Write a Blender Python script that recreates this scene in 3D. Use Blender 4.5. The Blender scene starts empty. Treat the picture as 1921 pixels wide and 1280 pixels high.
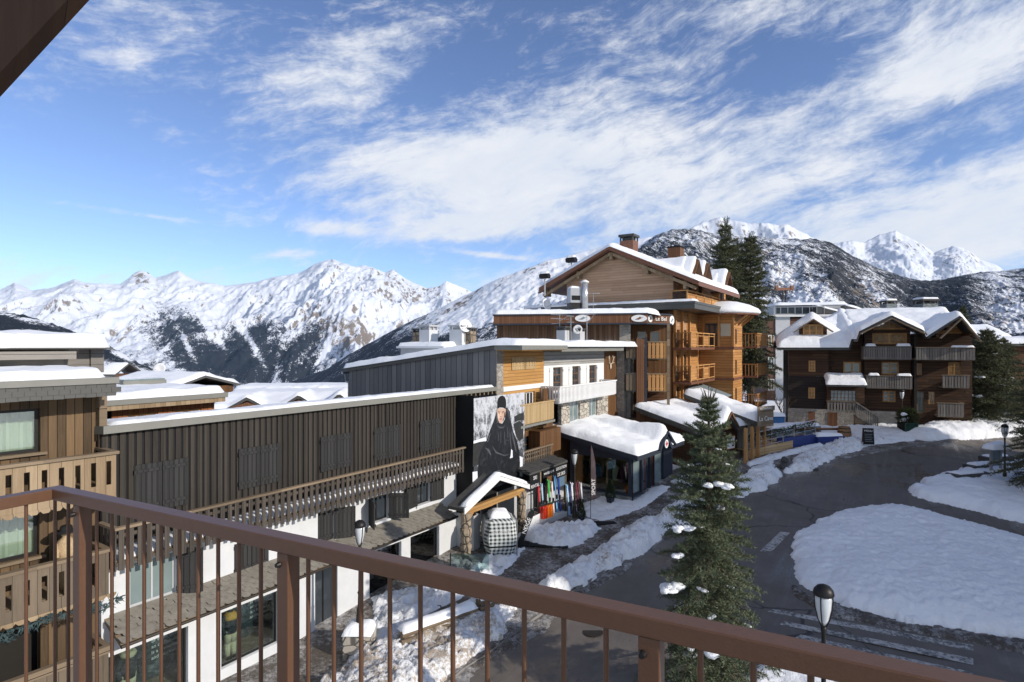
import bpy, math, random
import numpy as np
from mathutils import Vector, Matrix
RN = random.Random(11)
sc = bpy.context.scene
col = sc.collection
PI = math.pi
# ------------------------------------------------------------------ camera model (metres; eye 9.5 m above the street)
F, CX, HY, EYE = 1100.0, 960.5, 650.0, 9.5
def P(px, py, Y):
    return Vector(((px - CX) / F * Y, Y, EYE + (HY - py) / F * Y))
def gz(x, y):
    z = 0.11 * min(max(y - 18.0, 0.0), 27.0)
    if y > 75: z -= 0.20 * (y - 75)
    return z
def G(px, py):
    k = (py - HY) / F
    Y = EYE / k if k > 0 else 999
    if Y > 18: Y = (EYE + 1.98) / (0.11 + k)
    if Y > 45: Y = (EYE - 2.97) / max(k, 1e-3)
    return Vector(((px - CX) / F * Y, Y, gz(0, Y)))
class Fr:
    "vertical facade plane: O on the ground, d along the facade, n out of it; local x = d, local y = inwards, z up"
    def __init__(s, O, d, zb=0.0):
        L = math.hypot(*d); s.O = O; s.d = (d[0]/L, d[1]/L); s.n = (s.d[1], -s.d[0]); s.zb = zb
        s.ang = math.atan2(s.d[1], s.d[0])
    def _t(s, px, vec, c):
        rx = (px - CX) / F
        return (c + s.O[0]*vec[0] + s.O[1]*vec[1]) / (rx*vec[0] + vec[1])
    def uz(s, px, py, off=0.0):
        t = s._t(px, s.n, off); x, y = (px-CX)/F*t, t
        return ((x-s.O[0])*s.d[0] + (y-s.O[1])*s.d[1], EYE + (HY-py)/F*t - s.zb)
    def u(s, px, off=0.0): return s.uz(px, HY, off)[0]
    def z(s, px, py, off=0.0): return s.uz(px, py, off)[1]
    def vz(s, px, py, u):
        t = s._t(px, s.d, u); x, y = (px-CX)/F*t, t
        return (-((x-s.O[0])*s.n[0] + (y-s.O[1])*s.n[1]), EYE + (HY-py)/F*t - s.zb)
    def w(s, u, v, z=0.0):
        return Vector((s.O[0] + u*s.d[0] - v*s.n[0], s.O[1] + u*s.d[1] - v*s.n[1], z + s.zb))
    def root(s, name, label, cat, group=None, u=0.0, v=0.0, z=0.0, rot=0.0):
        return thing(name, label, cat, s.w(u, v, z), s.ang + rot, group)
# ------------------------------------------------------------------ objects
def thing(name, label, cat, loc=(0, 0, 0), rotz=0.0, group=None):
    o = bpy.data.objects.new(name, None); col.objects.link(o)
    o.location = loc; o.rotation_euler = (0, 0, rotz); o.empty_display_size = 0.2
    return tag(o, label, cat, group)
def tag(o, label=None, cat=None, group=None, kind=None):
    if label: o['label'] = label
    if cat: o['category'] = cat
    if group: o['group'] = group
    if kind: o['kind'] = kind
    return o
def copy_tree(o, parent=None):
    c = o.copy(); col.objects.link(c)
    if parent is not None: c.parent = parent
    for ch in [k for k in bpy.data.objects if k.parent == o]: copy_tree(ch, c)
    return c
class MB:
    def __init__(s): s.v = []; s.f = []
    def face(s, pts):
        n = len(s.v); s.v += [tuple(p) for p in pts]; s.f.append(tuple(range(n, n+len(pts)))); return s
    def box(s, x0, x1, y0, y1, z0, z1):
        if x1 < x0: x0, x1 = x1, x0
        if y1 < y0: y0, y1 = y1, y0
        if z1 < z0: z0, z1 = z1, z0
        n = len(s.v)
        s.v += [(x0,y0,z0),(x1,y0,z0),(x1,y1,z0),(x0,y1,z0),(x0,y0,z1),(x1,y0,z1),(x1,y1,z1),(x0,y1,z1)]
        s.f += [tuple(n+i for i in q) for q in ((0,3,2,1),(4,5,6,7),(0,1,5,4),(1,2,6,5),(2,3,7,6),(3,0,4,7))]
        return s
    def bar(s, p, q, w, h, up=(0, 0, 1)):
        p, q = Vector(p), Vector(q); a = (q-p).normalized(); up = Vector(up)
        if abs(a.dot(up)) > 0.99: up = Vector((0, 1, 0))
        sd = a.cross(up).normalized()*w/2; u = sd.cross(a).normalized()*h/2
        n = len(s.v)
        for c in (p, q): s.v += [tuple(c-sd-u), tuple(c+sd-u), tuple(c+sd+u), tuple(c-sd+u)]
        s.f += [tuple(n+i for i in k) for k in ((3,2,1,0),(4,5,6,7),(0,1,5,4),(1,2,6,5),(2,3,7,6),(3,0,4,7))]
        return s
    def tube(s, p, q, r0, r1=None, n=8, cap=True):
        r1 = r0 if r1 is None else r1
        p, q = Vector(p), Vector(q); a = (q-p).normalized()
        b = a.orthogonal().normalized(); c = a.cross(b); k = len(s.v)
        for ctr, r in ((p, r0), (q, r1)):
            for i in range(n):
                t = 2*PI*i/n; s.v.append(tuple(ctr + (b*math.cos(t)+c*math.sin(t))*r))
        for i in range(n): s.f.append((k+i, k+(i+1) % n, k+n+(i+1) % n, k+n+i))
        if cap: s.f += [tuple(k+i for i in reversed(range(n))), tuple(k+n+i for i in range(n))]
        return s
    def path(s, pts, r, n=6):
        for a, b in zip(pts[:-1], pts[1:]): s.tube(a, b, r, r, n)
        return s
    def lathe(s, prof, cx=0, cy=0, n=16, cz=0):
        k = len(s.v)
        for r, z in prof:
            for i in range(n):
                t = 2*PI*i/n; s.v.append((cx+r*math.cos(t), cy+r*math.sin(t), cz+z))
        m = len(prof)
        for j in range(m-1):
            for i in range(n):
                s.f.append((k+j*n+i, k+j*n+(i+1) % n, k+(j+1)*n+(i+1) % n, k+(j+1)*n+i))
        s.f.append(tuple(k+i for i in reversed(range(n)))); s.f.append(tuple(k+(m-1)*n+i for i in range(n)))
        return s
    def prism(s, poly, y0, y1, ax='y'):
        "extrude a 2-D outline: ax y -> (x,z) outline, ax x -> (y,z) outline, ax z -> (x,y) outline"
        n = len(poly); k = len(s.v)
        mk = {'y': lambda a, b, t: (a, t, b), 'x': lambda a, b, t: (t, a, b), 'z': lambda a, b, t: (a, b, t)}[ax]
        s.v += [mk(a, b, y0) for a, b in poly] + [mk(a, b, y1) for a, b in poly]
        s.f += [tuple(k+i for i in range(n)), tuple(k+n+i for i in reversed(range(n)))]
        for i in range(n): s.f.append((k+(i+1) % n, k+i, k+n+i, k+n+(i+1) % n))
        return s
    def ball(s, c, rx, ry, rz, n=10, m=6, jit=0.0, rnd=RN):
        k = len(s.v); c = Vector(c)
        for j in range(m+1):
            ph = PI*j/m
            for i in range(n):
                t = 2*PI*i/n; q = 1+rnd.uniform(-jit, jit)
                s.v.append((c.x+rx*q*math.sin(ph)*math.cos(t), c.y+ry*q*math.sin(ph)*math.sin(t), c.z+rz*q*math.cos(ph)))
        for j in range(m):
            for i in range(n): s.f.append((k+j*n+i, k+(j+1)*n+i, k+(j+1)*n+(i+1) % n, k+j*n+(i+1) % n))
        return s
    def wall(s, u0, u1, z0, z1, y, holes=(), dep=0.2):
        "flat wall front at local y with rectangular openings (u0,u1,z0,z1) and their reveals"
        us = sorted({u0, u1, *[h[0] for h in holes], *[h[1] for h in holes]}); zs = sorted({z0, z1, *[h[2] for h in holes], *[h[3] for h in holes]})
        us = [a for a in us if u0 <= a <= u1]; zs = [a for a in zs if z0 <= a <= z1]
        for a, b in zip(us[:-1], us[1:]):
            for c, d in zip(zs[:-1], zs[1:]):
                mu, mz = (a+b)/2, (c+d)/2
                if any(h[0] < mu < h[1] and h[2] < mz < h[3] for h in holes): continue
                s.face([(a,y,c),(b,y,c),(b,y,d),(a,y,d)])
        for h in holes:
            a, b, c, d = h[:4]; e = y+dep
            s.face([(a,y,c),(a,y,d),(a,e,d),(a,e,c)]); s.face([(b,y,d),(b,y,c),(b,e,c),(b,e,d)])
            s.face([(a,y,d),(b,y,d),(b,e,d),(a,e,d)]); s.face([(b,y,c),(a,y,c),(a,e,c),(b,e,c)])
        return s
    def mesh(s, name):
        me = bpy.data.meshes.new(name); me.from_pydata(s.v, [], s.f); me.update(); return me
    def build(s, name, mat, parent=None, smooth=False, at=None, rot=0.0, bevel=0.0, zero=False):
        if at is not None and not zero:
            pass
        me = s.mesh(name); me.materials.append(mat)
        if smooth: me.polygons.foreach_set('use_smooth', [True]*len(me.polygons))
        o = bpy.data.objects.new(name, me); col.objects.link(o)
        if at is not None: o.location = at; o.rotation_euler = (0, 0, rot)
        if parent is not None: o.parent = parent
        if bevel:
            b = o.modifiers.new('bevel', 'BEVEL'); b.width = bevel; b.segments = 2; b.limit_method = 'ANGLE'
        return o
def sstep(a, b, x):
    t = min(max((x-a)/(b-a), 0.0), 1.0); return t*t*(3-2*t)
# numpy value noise -------------------------------------------------
_perm = np.random.RandomState(5).rand(512, 512)
def vnoise(x, y):
    x = np.asarray(x, float); y = np.asarray(y, float)
    xi = np.floor(x).astype(int); yi = np.floor(y).astype(int); fx = x-xi; fy = y-yi
    fx = fx*fx*fx*(fx*(fx*6-15)+10); fy = fy*fy*fy*(fy*(fy*6-15)+10)
    g = lambda a, b: _perm[a % 512, b % 512]
    return (g(xi,yi)*(1-fx)+g(xi+1,yi)*fx)*(1-fy) + (g(xi,yi+1)*(1-fx)+g(xi+1,yi+1)*fx)*fy
def fbm(x, y, o=5, gain=0.5, ridged=False):
    t = 0; a = 1.0; n = 0; x = np.asarray(x, float); y = np.asarray(y, float)
    for i in range(o):
        v = vnoise(x+17.3*i, y+9.1*i)
        if ridged: v = 1-np.abs(2*v-1)
        t = t+a*v; n += a; a *= gain; x, y = (x*0.8-y*0.6)*2.03, (x*0.6+y*0.8)*2.03
    return t/n
def grid_obj(name, X, Y, Z, mat, parent=None, keep=None, smooth=True):
    h, w = X.shape
    idx = np.arange(h*w).reshape(h, w)
    q = np.stack([idx[:-1,:-1], idx[:-1,1:], idx[1:,1:], idx[1:,:-1]], -1).reshape(-1, 4)
    if keep is not None:
        k = keep[:-1,:-1] | keep[:-1,1:] | keep[1:,1:] | keep[1:,:-1]; q = q[k.reshape(-1)]
    used = np.unique(q); remap = -np.ones(h*w, int); remap[used] = np.arange(len(used))
    co = np.stack([X, Y, Z], -1).reshape(-1, 3)[used]
    me = bpy.data.meshes.new(name); me.from_pydata(co.tolist(), [], remap[q].tolist()); me.update()
    me.materials.append(mat)
    if smooth: me.polygons.foreach_set('use_smooth', [True]*len(me.polygons))
    o = bpy.data.objects.new(name, me); col.objects.link(o)
    if parent is not None: o.parent = parent
    o['_used'] = 0; del o['_used']
    return o
_seed = [0]
def snow_rect(parent, u0, u1, v0, v1, zf, t=0.3, r=0.35, res=0.18, amp=0.05, name='snow', mat=None, sag=0.0, low=0.0):
    "a lumpy blanket of snow with rounded rims over a rectangle; zf(u,v) is the surface below it"
    _seed[0] += 7.7
    nu = max(6, min(160, int(abs(u1-u0)/res)+1)); nv = max(6, min(120, int(abs(v1-v0)/res)+1))
    U, V = np.meshgrid(np.linspace(u0, u1, nu), np.linspace(v0, v1, nv))
    B = np.vectorize(zf)(U, V).astype(float)
    D = np.minimum(np.minimum(U-u0, u1-U), np.minimum(V-v0, v1-V))
    e = np.clip(D/r, 0, 1); E = np.sqrt(np.clip(1-(1-e)**2, 0, 1))
    n = fbm(U*0.9+_seed[0], V*0.9, 4)-0.5
    n2 = fbm(U*3+_seed[0], V*3, 3)-0.5
    Z = B+E*(t*(1+n*0.6)+n2*amp)-0.01*(1-E)+low*(1-E)
    rim = np.clip(1-D/(r*0.5), 0, 1)
    wob = (fbm(U*1.7+3+_seed[0], V*1.7, 3)-0.5)*0.12*rim
    return grid_obj(name, U+wob, V+wob*0.7, Z, mat or M['snow'], parent)
# ------------------------------------------------------------------ shader helpers
class NT:
    def __init__(s, nt): s.t = nt
    def new(s, typ, **kw):
        n = s.t.nodes.new(typ)
        for k, v in kw.items(): setattr(n, k, v)
        return n
    def put(s, sock, v):
        if hasattr(v, 'is_output') or isinstance(v, bpy.types.NodeSocket): s.t.links.new(v, sock)
        else:
            if sock.type == 'RGBA' and len(v) == 3: v = (*v, 1)
            sock.default_value = v
    def m(s, op, a, b=None, c=None, clamp=False):
        n = s.new('ShaderNodeMath', operation=op); n.use_clamp = clamp; s.put(n.inputs[0], a)
        if b is not None: s.put(n.inputs[1], b)
        if c is not None: s.put(n.inputs[2], c)
        return n.outputs[0]
    def mix(s, f, a, b, blend='MIX'):
        n = s.new('ShaderNodeMix', data_type='RGBA', blend_type=blend); n.clamp_factor = True
        s.put(n.inputs[0], f); s.put(n.inputs[6], a); s.put(n.inputs[7], b); return n.outputs[2]
    def noise(s, vec, scale, detail=4, rough=0.55, dist=0.0):
        n = s.new('ShaderNodeTexNoise'); s.t.links.new(vec, n.inputs['Vector'])
        n.inputs['Scale'].default_value = scale; n.inputs['Detail'].default_value = detail
        n.inputs['Roughness'].default_value = rough; n.inputs['Distortion'].default_value = dist
        return n.outputs['Fac']
    def ramp(s, f, a, b):
        n = s.new('ShaderNodeMapRange', interpolation_type='SMOOTHSTEP'); s.put(n.inputs[0], f)
        n.inputs[1].default_value = a; n.inputs[2].default_value = b; return n.outputs[0]
    def sep(s, vec):
        n = s.new('ShaderNodeSeparateXYZ'); s.put(n.inputs[0], vec); return n.outputs
    def comb(s, x, y, z):
        n = s.new('ShaderNodeCombineXYZ'); s.put(n.inputs[0], x); s.put(n.inputs[1], y); s.put(n.inputs[2], z); return n.outputs[0]
    def vmul(s, vec, k):
        n = s.new('ShaderNodeVectorMath', operation='MULTIPLY'); s.put(n.inputs[0], vec); n.inputs[1].default_value = k; return n.outputs[0]
    def white(s, w):
        n = s.new('ShaderNodeTexWhiteNoise', noise_dimensions='1D'); s.put(n.inputs['W'], w); return n.outputs['Value']
    def bump(s, h, strength=0.4, dist=0.03):
        n = s.new('ShaderNodeBump'); s.put(n.inputs['Height'], h); n.inputs['Strength'].default_value = strength
        n.inputs['Distance'].default_value = dist; return n.outputs[0]
def newmat(name):
    m = bpy.data.materials.new(name); m.use_nodes = True; nt = m.node_tree; nt.nodes.clear()
    n = NT(nt); out = n.new('ShaderNodeOutputMaterial'); b = n.new('ShaderNodeBsdfPrincipled')
    nt.links.new(b.outputs[0], out.inputs[0]); n.b = b; n.out = out
    n.obj = n.new('ShaderNodeTexCoord').outputs['Object']
    n.pos = n.new('ShaderNodeNewGeometry').outputs['Position']
    return m, n
M = {}
def plain(name, c, rough=0.6, var=0.15, scale=6.0, metal=0.0, bump=0.0, spec=0.3):
    m, n = newmat(name); f = n.noise(n.obj, scale, 5, 0.6)
    c2 = tuple(x*(1-var*2) for x in c); c1 = tuple(min(1, x*(1+var)) for x in c)
    n.put(n.b.inputs['Base Color'], n.mix(f, c2, c1)); n.put(n.b.inputs['Roughness'], rough); n.put(n.b.inputs['Metallic'], metal)
    n.put(n.b.inputs['Specular IOR Level'], spec)
    if bump: n.put(n.b.inputs['Normal'], n.bump(n.noise(n.obj, scale*4, 4), bump, 0.02))
    M[name] = m; return m
def wood(name, dark, light, pitch=0.16, d='v', gap=0.06, weather=None, wz=(0, 1), rough=0.7, grain=1.0, var=0.7):
    m, n = newmat(name); X, Y, Z = n.sep(n.obj)
    s = n.m('ADD', X, Y) if d == 'v' else Z
    t = Z if d == 'v' else n.m('ADD', X, Y)
    q = n.m('DIVIDE', s, pitch); i = n.m('FLOOR', q); fr = n.m('FRACT', q)
    if d == 'h':   # boards of finite length
        off = n.m('MULTIPLY', n.white(i), 3.0); seg = n.m('FLOOR', n.m('DIVIDE', n.m('ADD', t, off), 2.6))
        rnd = n.white(n.m('ADD', i, n.m('MULTIPLY', seg, 17.3)))
    else: rnd = n.white(i)
    gv = n.comb(n.m('MULTIPLY', s, 22.0), n.m('MULTIPLY', t, 1.3), n.m('MULTIPLY', i, 3.7))
    g = n.noise(gv, 1.0*grain, 5, 0.65, 0.6)
    st = n.noise(n.comb(n.m('MULTIPLY', s, 3.0), n.m('MULTIPLY', t, 0.5), i), 1.0, 4, 0.6)
    f = n.m('ADD', n.m('MULTIPLY', rnd, var*0.55), n.m('ADD', n.m('MULTIPLY', g, 0.5), n.m('MULTIPLY', st, 0.35)))
    f = n.m('SUBTRACT', f, 0.2+var*0.12, clamp=True)
    c = n.mix(f, dark, light)
    if weather is not None:
        wf = n.ramp(n.m('ADD', Z, n.m('MULTIPLY', n.m('SUBTRACT', n.noise(gv, 0.35, 3), 0.5), 2.2)), wz[0], wz[1])
        c = n.mix(wf, c, n.mix(g, tuple(x*0.5 for x in weather), tuple(x*1.25 for x in weather)))
    edge = n.m('MINIMUM', fr, n.m('SUBTRACT', 1.0, fr)); k = n.ramp(edge, gap*0.5, gap)
    c = n.mix(k, tuple(x*0.15 for x in dark), c)
    n.put(n.b.inputs['Base Color'], c); n.put(n.b.inputs['Roughness'], rough); n.put(n.b.inputs['Specular IOR Level'], 0.25)
    n.put(n.b.inputs['Normal'], n.bump(n.m('ADD', n.m('MULTIPLY', k, 1.0), n.m('MULTIPLY', g, 0.35)), 0.5, 0.015))
    M[name] = m; return m
def snowmat(name, dirt=0.0, col_=(0.86, 0.88, 0.91), brown=(0.16, 0.115, 0.075), bs=0.5, lump=1.0, world=False):
    m, n = newmat(name); v = n.pos if world else n.obj
    a = n.noise(v, 1.1*lump, 6, 0.6); b = n.noise(v, 7*lump, 5, 0.65); c = n.noise(v, 38, 3, 0.6)
    cc = n.mix(n.ramp(a, 0.3, 0.75), tuple(x*0.94 for x in col_), col_)
    if dirt:
        d1 = n.noise(v, 0.7, 6, 0.7); d2 = n.noise(v, 9, 5, 0.75)
        f = n.ramp(n.m('ADD', n.m('MULTIPLY', d1, 0.75), n.m('MULTIPLY', d2, 0.55)), 0.80-dirt*0.4, 0.94-dirt*0.4)
        sp = n.ramp(n.noise(v, 24, 3, 0.7), 0.60, 0.68)
        cc = n.mix(n.m('MULTIPLY', f, 0.9), cc, n.mix(d2, brown, tuple(x*2.6 for x in brown)))
        cc = n.mix(n.m('MULTIPLY', sp, dirt*0.6), cc, brown)
    n.put(n.b.inputs['Base Color'], cc); n.put(n.b.inputs['Roughness'], 0.6); n.put(n.b.inputs['Specular IOR Level'], 0.25)
    h = n.m('ADD', n.m('MULTIPLY', b, 1.0), n.m('MULTIPLY', c, 0.35)); n.put(n.b.inputs['Normal'], n.bump(h, bs, 0.08))
    M[name] = m; return m
def stonemat(name, c1, c2, mortar, scale=3.2, flat=1.5):
    m, n = newmat(name)
    v = n.new('ShaderNodeTexVoronoi', feature='DISTANCE_TO_EDGE'); w = n.new('ShaderNodeTexVoronoi')
    p = n.vmul(n.obj, (1, 1, flat))
    for k in (v, w): n.put(k.inputs['Vector'], p); k.inputs['Scale'].default_value = scale
    f = n.ramp(v.outputs['Distance'], 0.02, 0.07); g = n.noise(n.obj, 14, 5, 0.65)
    r = n.sep(w.outputs['Color'])[0]
    c = n.mix(n.m('ADD', n.m('MULTIPLY', r, 0.6), n.m('MULTIPLY', g, 0.4)), c1, c2)
    n.put(n.b.inputs['Base Color'], n.mix(f, mortar, c)); n.put(n.b.inputs['Roughness'], 0.85)
    n.put(n.b.inputs['Normal'], n.bump(n.m('ADD', f, n.m('MULTIPLY', g, 0.5)), 0.7, 0.03)); M[name] = m; return m
def glassmat(name, tint=(0.02, 0.025, 0.03), rough=0.04):
    m, n = newmat(name); f = n.noise(n.obj, 0.8, 3)
    n.put(n.b.inputs['Base Color'], n.mix(f, tint, tuple(x*2.2 for x in tint))); n.put(n.b.inputs['Roughness'], rough)
    n.put(n.b.inputs['Specular IOR Level'], 0.8)
    n.put(n.b.inputs['Normal'], n.bump(n.noise(n.obj, 0.9, 2), 0.05, 0.05)); M[name] = m; return m
def clearmat(name, tint=(0.85, 0.93, 0.92), refl=0.12):
    m, n = newmat(name); nt = n.t
    tr = n.new('ShaderNodeBsdfTransparent'); tr.inputs[0].default_value = (*tint, 1)
    gl = n.new('ShaderNodeBsdfGlossy'); gl.inputs['Roughness'].default_value = 0.02
    fz = n.new('ShaderNodeFresnel'); fz.inputs[0].default_value = 1.45
    fac = n.m('ADD', fz.outputs[0], refl-0.04, clamp=True)
    ms = n.new('ShaderNodeMixShader'); nt.links.new(fac, ms.inputs[0]); nt.links.new(tr.outputs[0], ms.inputs[1]); nt.links.new(gl.outputs[0], ms.inputs[2])
    nt.links.new(ms.outputs[0], n.out.inputs[0]); M[name] = m; return m
# ---- the palette
snowmat('snow'); snowmat('snow_ground', 0.0, lump=0.6, bs=0.7, world=True); snowmat('snow_bank', 0.36, bs=0.9, lump=1.4, world=True)
snowmat('snow_dirty', 0.52, brown=(0.19, 0.15, 0.11), bs=0.9, lump=1.6, world=True); snowmat('snow_crust', 0.16, bs=0.9, lump=1.5, world=True)
plain('rail_paint', (0.108, 0.052, 0.028), 0.42, 0.10, 45, 0.0, 0.06, 0.35)
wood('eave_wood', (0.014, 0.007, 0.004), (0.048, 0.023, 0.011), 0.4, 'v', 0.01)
wood('larch_brown', (0.075, 0.036, 0.014), (0.27, 0.14, 0.055), 0.17, 'v', 0.05, weather=(0.20, 0.17, 0.13), wz=(20, 30))
wood('larch_stained', (0.040, 0.026, 0.015), (0.25, 0.16, 0.083), 0.17, 'v', 0.05, var=1.0)
wood('board_weathered', (0.10, 0.075, 0.05), (0.36, 0.27, 0.18), 0.5, 'h', 0.02)
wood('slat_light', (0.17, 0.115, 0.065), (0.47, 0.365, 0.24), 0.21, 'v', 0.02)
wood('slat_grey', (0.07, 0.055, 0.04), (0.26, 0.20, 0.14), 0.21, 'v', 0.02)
wood('black_board', (0.019, 0.016, 0.013), (0.076, 0.064, 0.053), 0.19, 'v', 0.004)
wood('slat_dark', (0.034, 0.028, 0.023), (0.118, 0.098, 0.080), 0.2, 'v', 0.01)
wood('black_shutter', (0.020, 0.020, 0.020), (0.050, 0.050, 0.050), 0.13, 'v', 0.06)
plain('black_paint', (0.008, 0.008, 0.009), 0.7, 0.2, 3)
plain('black_matt', (0.012, 0.012, 0.013), 0.85, 0.2, 3)
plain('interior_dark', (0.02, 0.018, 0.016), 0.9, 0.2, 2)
plain('plaster', (0.58, 0.595, 0.61), 0.85, 0.10, 1.6, 0, 0.15)
plain('plaster_grey', (0.42, 0.43, 0.44), 0.85, 0.06, 2.5, 0, 0.1)
plain('fascia_grey', (0.20, 0.20, 0.18), 0.55, 0.08, 3)
plain('fascia_dark', (0.085, 0.085, 0.08), 0.5, 0.1, 3)
plain('slate', (0.25, 0.23, 0.195), 0.8, 0.3, 5, 0, 0.4)
plain('slate_dark', (0.075, 0.073, 0.07), 0.75, 0.25, 5, 0, 0.3)
glassmat('glass_dark'); glassmat('glass_grey', (0.10, 0.13, 0.13), 0.08); clearmat('glass_clear'); clearmat('glass_panel', (0.78, 0.92, 0.92), 0.15)
plain('curtain', (0.52, 0.50, 0.40), 0.9, 0.06, 3)
plain('metal_dark', (0.025, 0.024, 0.024), 0.45, 0.2, 12, 0.5)
plain('metal_bronze', (0.05, 0.042, 0.034), 0.5, 0.2, 12, 0.5)
plain('metal_grey', (0.36, 0.37, 0.38), 0.4, 0.1, 8, 0.6)
plain('steel', (0.55, 0.56, 0.57), 0.3, 0.1, 8, 0.8)
plain('white_paint', (0.72, 0.72, 0.71), 0.6, 0.05, 6)
plain('skin', (0.42, 0.25, 0.18), 0.6, 0.05, 10)
stonemat('stone_wall', (0.16, 0.15, 0.135), (0.40, 0.375, 0.33), (0.22, 0.20, 0.18))
stonemat('stone_light', (0.26, 0.235, 0.20), (0.50, 0.46, 0.39), (0.10, 0.09, 0.08), 2.6)
stonemat('stone_blue', (0.10, 0.12, 0.125), (0.24, 0.27, 0.28), (0.12, 0.13, 0.13), 1.6, 2.2)
stonemat('stone_pillar', (0.15, 0.115, 0.08), (0.34, 0.27, 0.19), (0.06, 0.05, 0.04), 2.2, 1.0)
# ------------------------------------------------------------------ camera, sun, sky
cam = bpy.data.cameras.new('camera'); co = bpy.data.objects.new('camera', cam); col.objects.link(co)
co.location = (0, 0, EYE); co.rotation_euler = (PI/2, 0, 0); cam.sensor_width = 36; cam.lens = 36*F/1921.0
cam.shift_y = (HY-640.0)/1921.0; cam.clip_start = 0.05; cam.clip_end = 60000; sc.camera = co
SUN_AZ, SUN_EL = math.radians(122), math.radians(24)
sv = Vector((math.sin(SUN_AZ)*math.cos(SUN_EL), math.cos(SUN_AZ)*math.cos(SUN_EL), math.sin(SUN_EL)))
sl = bpy.data.lights.new('sun', 'SUN'); sl.energy = 3.3; sl.angle = math.radians(0.55); sl.color = (1.0, 0.92, 0.81)
so = bpy.data.objects.new('sun', sl); col.objects.link(so); so.rotation_euler = sv.to_track_quat('Z', 'Y').to_euler(); so.location = (60, -30, 60)
w = bpy.data.worlds.new('World'); sc.world = w; w.use_nodes = True; wt = w.node_tree; wt.nodes.clear(); n = NT(wt)
sky = n.new('ShaderNodeTexSky', sky_type='NISHITA'); sky.sun_disc = False; sky.sun_elevation = SUN_EL; sky.sun_rotation = SUN_AZ
sky.altitude = 2000; sky.air_density = 0.85; sky.dust_density = 0.4; sky.ozone_density = 2.6
bg = n.new('ShaderNodeBackground'); hs = n.new('ShaderNodeHueSaturation'); n.put(hs.inputs['Color'], sky.outputs[0]); hs.inputs['Hue'].default_value = 0.507; hs.inputs['Saturation'].default_value = 1.0; hs.inputs['Value'].default_value = 0.92; n.put(bg.inputs[0], hs.outputs[0]); bg.inputs[1].default_value = 0.15
dx, dy, dz = n.sep(n.new('ShaderNodeTexCoord').outputs['Generated'])
A_ = n.m('ARCTAN2', dx, dy); E_ = n.m('ARCTAN2', dz, n.m('SQRT', n.m('ADD', n.m('MULTIPLY', dx, dx), n.m('MULTIPLY', dy, dy))))
def blob(px, py, rx, ry, rot, wgt):
    "soft elliptical cloud field centred on a bearing"
    X, Z = (px-CX)/F, (HY-py)/F; a0 = math.atan(X); e0 = math.atan(Z/math.hypot(1, X)); r = math.radians(rot)
    a = n.m('SUBTRACT', A_, a0); e = n.m('SUBTRACT', E_, e0)
    k = 1.0/F*0.85
    u = n.m('ADD', n.m('MULTIPLY', a, math.cos(r)/(rx*k)), n.m('MULTIPLY', e, math.sin(r)/(rx*k)))
    v = n.m('ADD', n.m('MULTIPLY', a, -math.sin(r)/(ry*k)), n.m('MULTIPLY', e, math.cos(r)/(ry*k)))
    q = n.m('ADD', n.m('MULTIPLY', u, u), n.m('MULTIPLY', v, v))
    return n.m('MULTIPLY', n.m('DIVIDE', 1.0, n.m('ADD', 1.0, n.m('MULTIPLY', q, q))), wgt)
cover = None
for b in ((980, 335, 400, 100, 4, .72), (620, 170, 260, 90, 24, .26), (760, 290, 240, 60, 6, .24), (880, 430, 190, 32, 6, .50), (1120, 170, 330, 120, 25, .42), (1560, 225, 300, 60, 14, .46), (1800, 70, 190, 90, -15, .55),
          (1720, 400, 430, 70, 9, .72), (1900, 440, 300, 60, 4, .5), (1250, 420, 250, 40, 14, .45), (330, 30, 260, 60, 12, .36), (240, 130, 120, 40, 10, .28), (700, 110, 230, 60, 22, .36), (620, 428, 70, 16, 0, .50),
          (1480, 20, 160, 45, -10, .3), (60, 180, 60, 30, 5, .22), (285, 230, 60, 25, -10, .24), (180, 535, 480, 50, 0, .46), (540, 475, 60, 8, 4, .42), (220, 397, 120, 6, -2, .36), (930, 480, 90, 6, -6, .42), (1650, 290, 200, 20, 10, .3), (900, 530, 260, 20, 4, .28), (430, 340, 110, 30, 0, .16)):
    s_ = blob(*b); cover = s_ if cover is None else n.m('ADD', cover, s_)
# streaks run along a slightly rising, warped direction
av = n.comb(A_, E_, 0.0)
warp = n.new('ShaderNodeTexNoise'); n.put(warp.inputs['Vector'], av); warp.inputs['Scale'].default_value = 3.2; warp.inputs['Detail'].default_value = 3
wc = n.sep(warp.outputs['Color'])
a2 = n.m('ADD', A_, n.m('MULTIPLY', n.m('SUBTRACT', wc[0], 0.5), 0.13)); e2 = n.m('ADD', E_, n.m('MULTIPLY', n.m('SUBTRACT', wc[1], 0.5), 0.10))
th = math.radians(13)
sx = n.m('ADD', n.m('MULTIPLY', a2, math.cos(th)), n.m('MULTIPLY', e2, math.sin(th)))
sy = n.m('SUBTRACT', n.m('MULTIPLY', e2, math.cos(th)), n.m('MULTIPLY', a2, math.sin(th)))
n1 = n.noise(n.comb(n.m('MULTIPLY', sx, 4.2), n.m('MULTIPLY', sy, 12.0), 0.0), 1.0, 10, 0.66, 0.25)
n2 = n.noise(n.comb(n.m('MULTIPLY', sx, 20.0), n.m('MULTIPLY', sy, 64.0), 3.0), 1.0, 8, 0.70, 0.35)
n3 = n.noise(av, 34.0, 8, 0.65, 0.2)
dens = n.m('ADD', n.m('MULTIPLY', n1, 0.75), n.m('ADD', n.m('MULTIPLY', n2, 0.50), n.m('MULTIPLY', n3, 0.20)))
rear = n.m('MULTIPLY', n.ramp(dy, 0.25, -0.35), 0.48)   # bright cloud added behind the viewer to lift light in the shade
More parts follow.
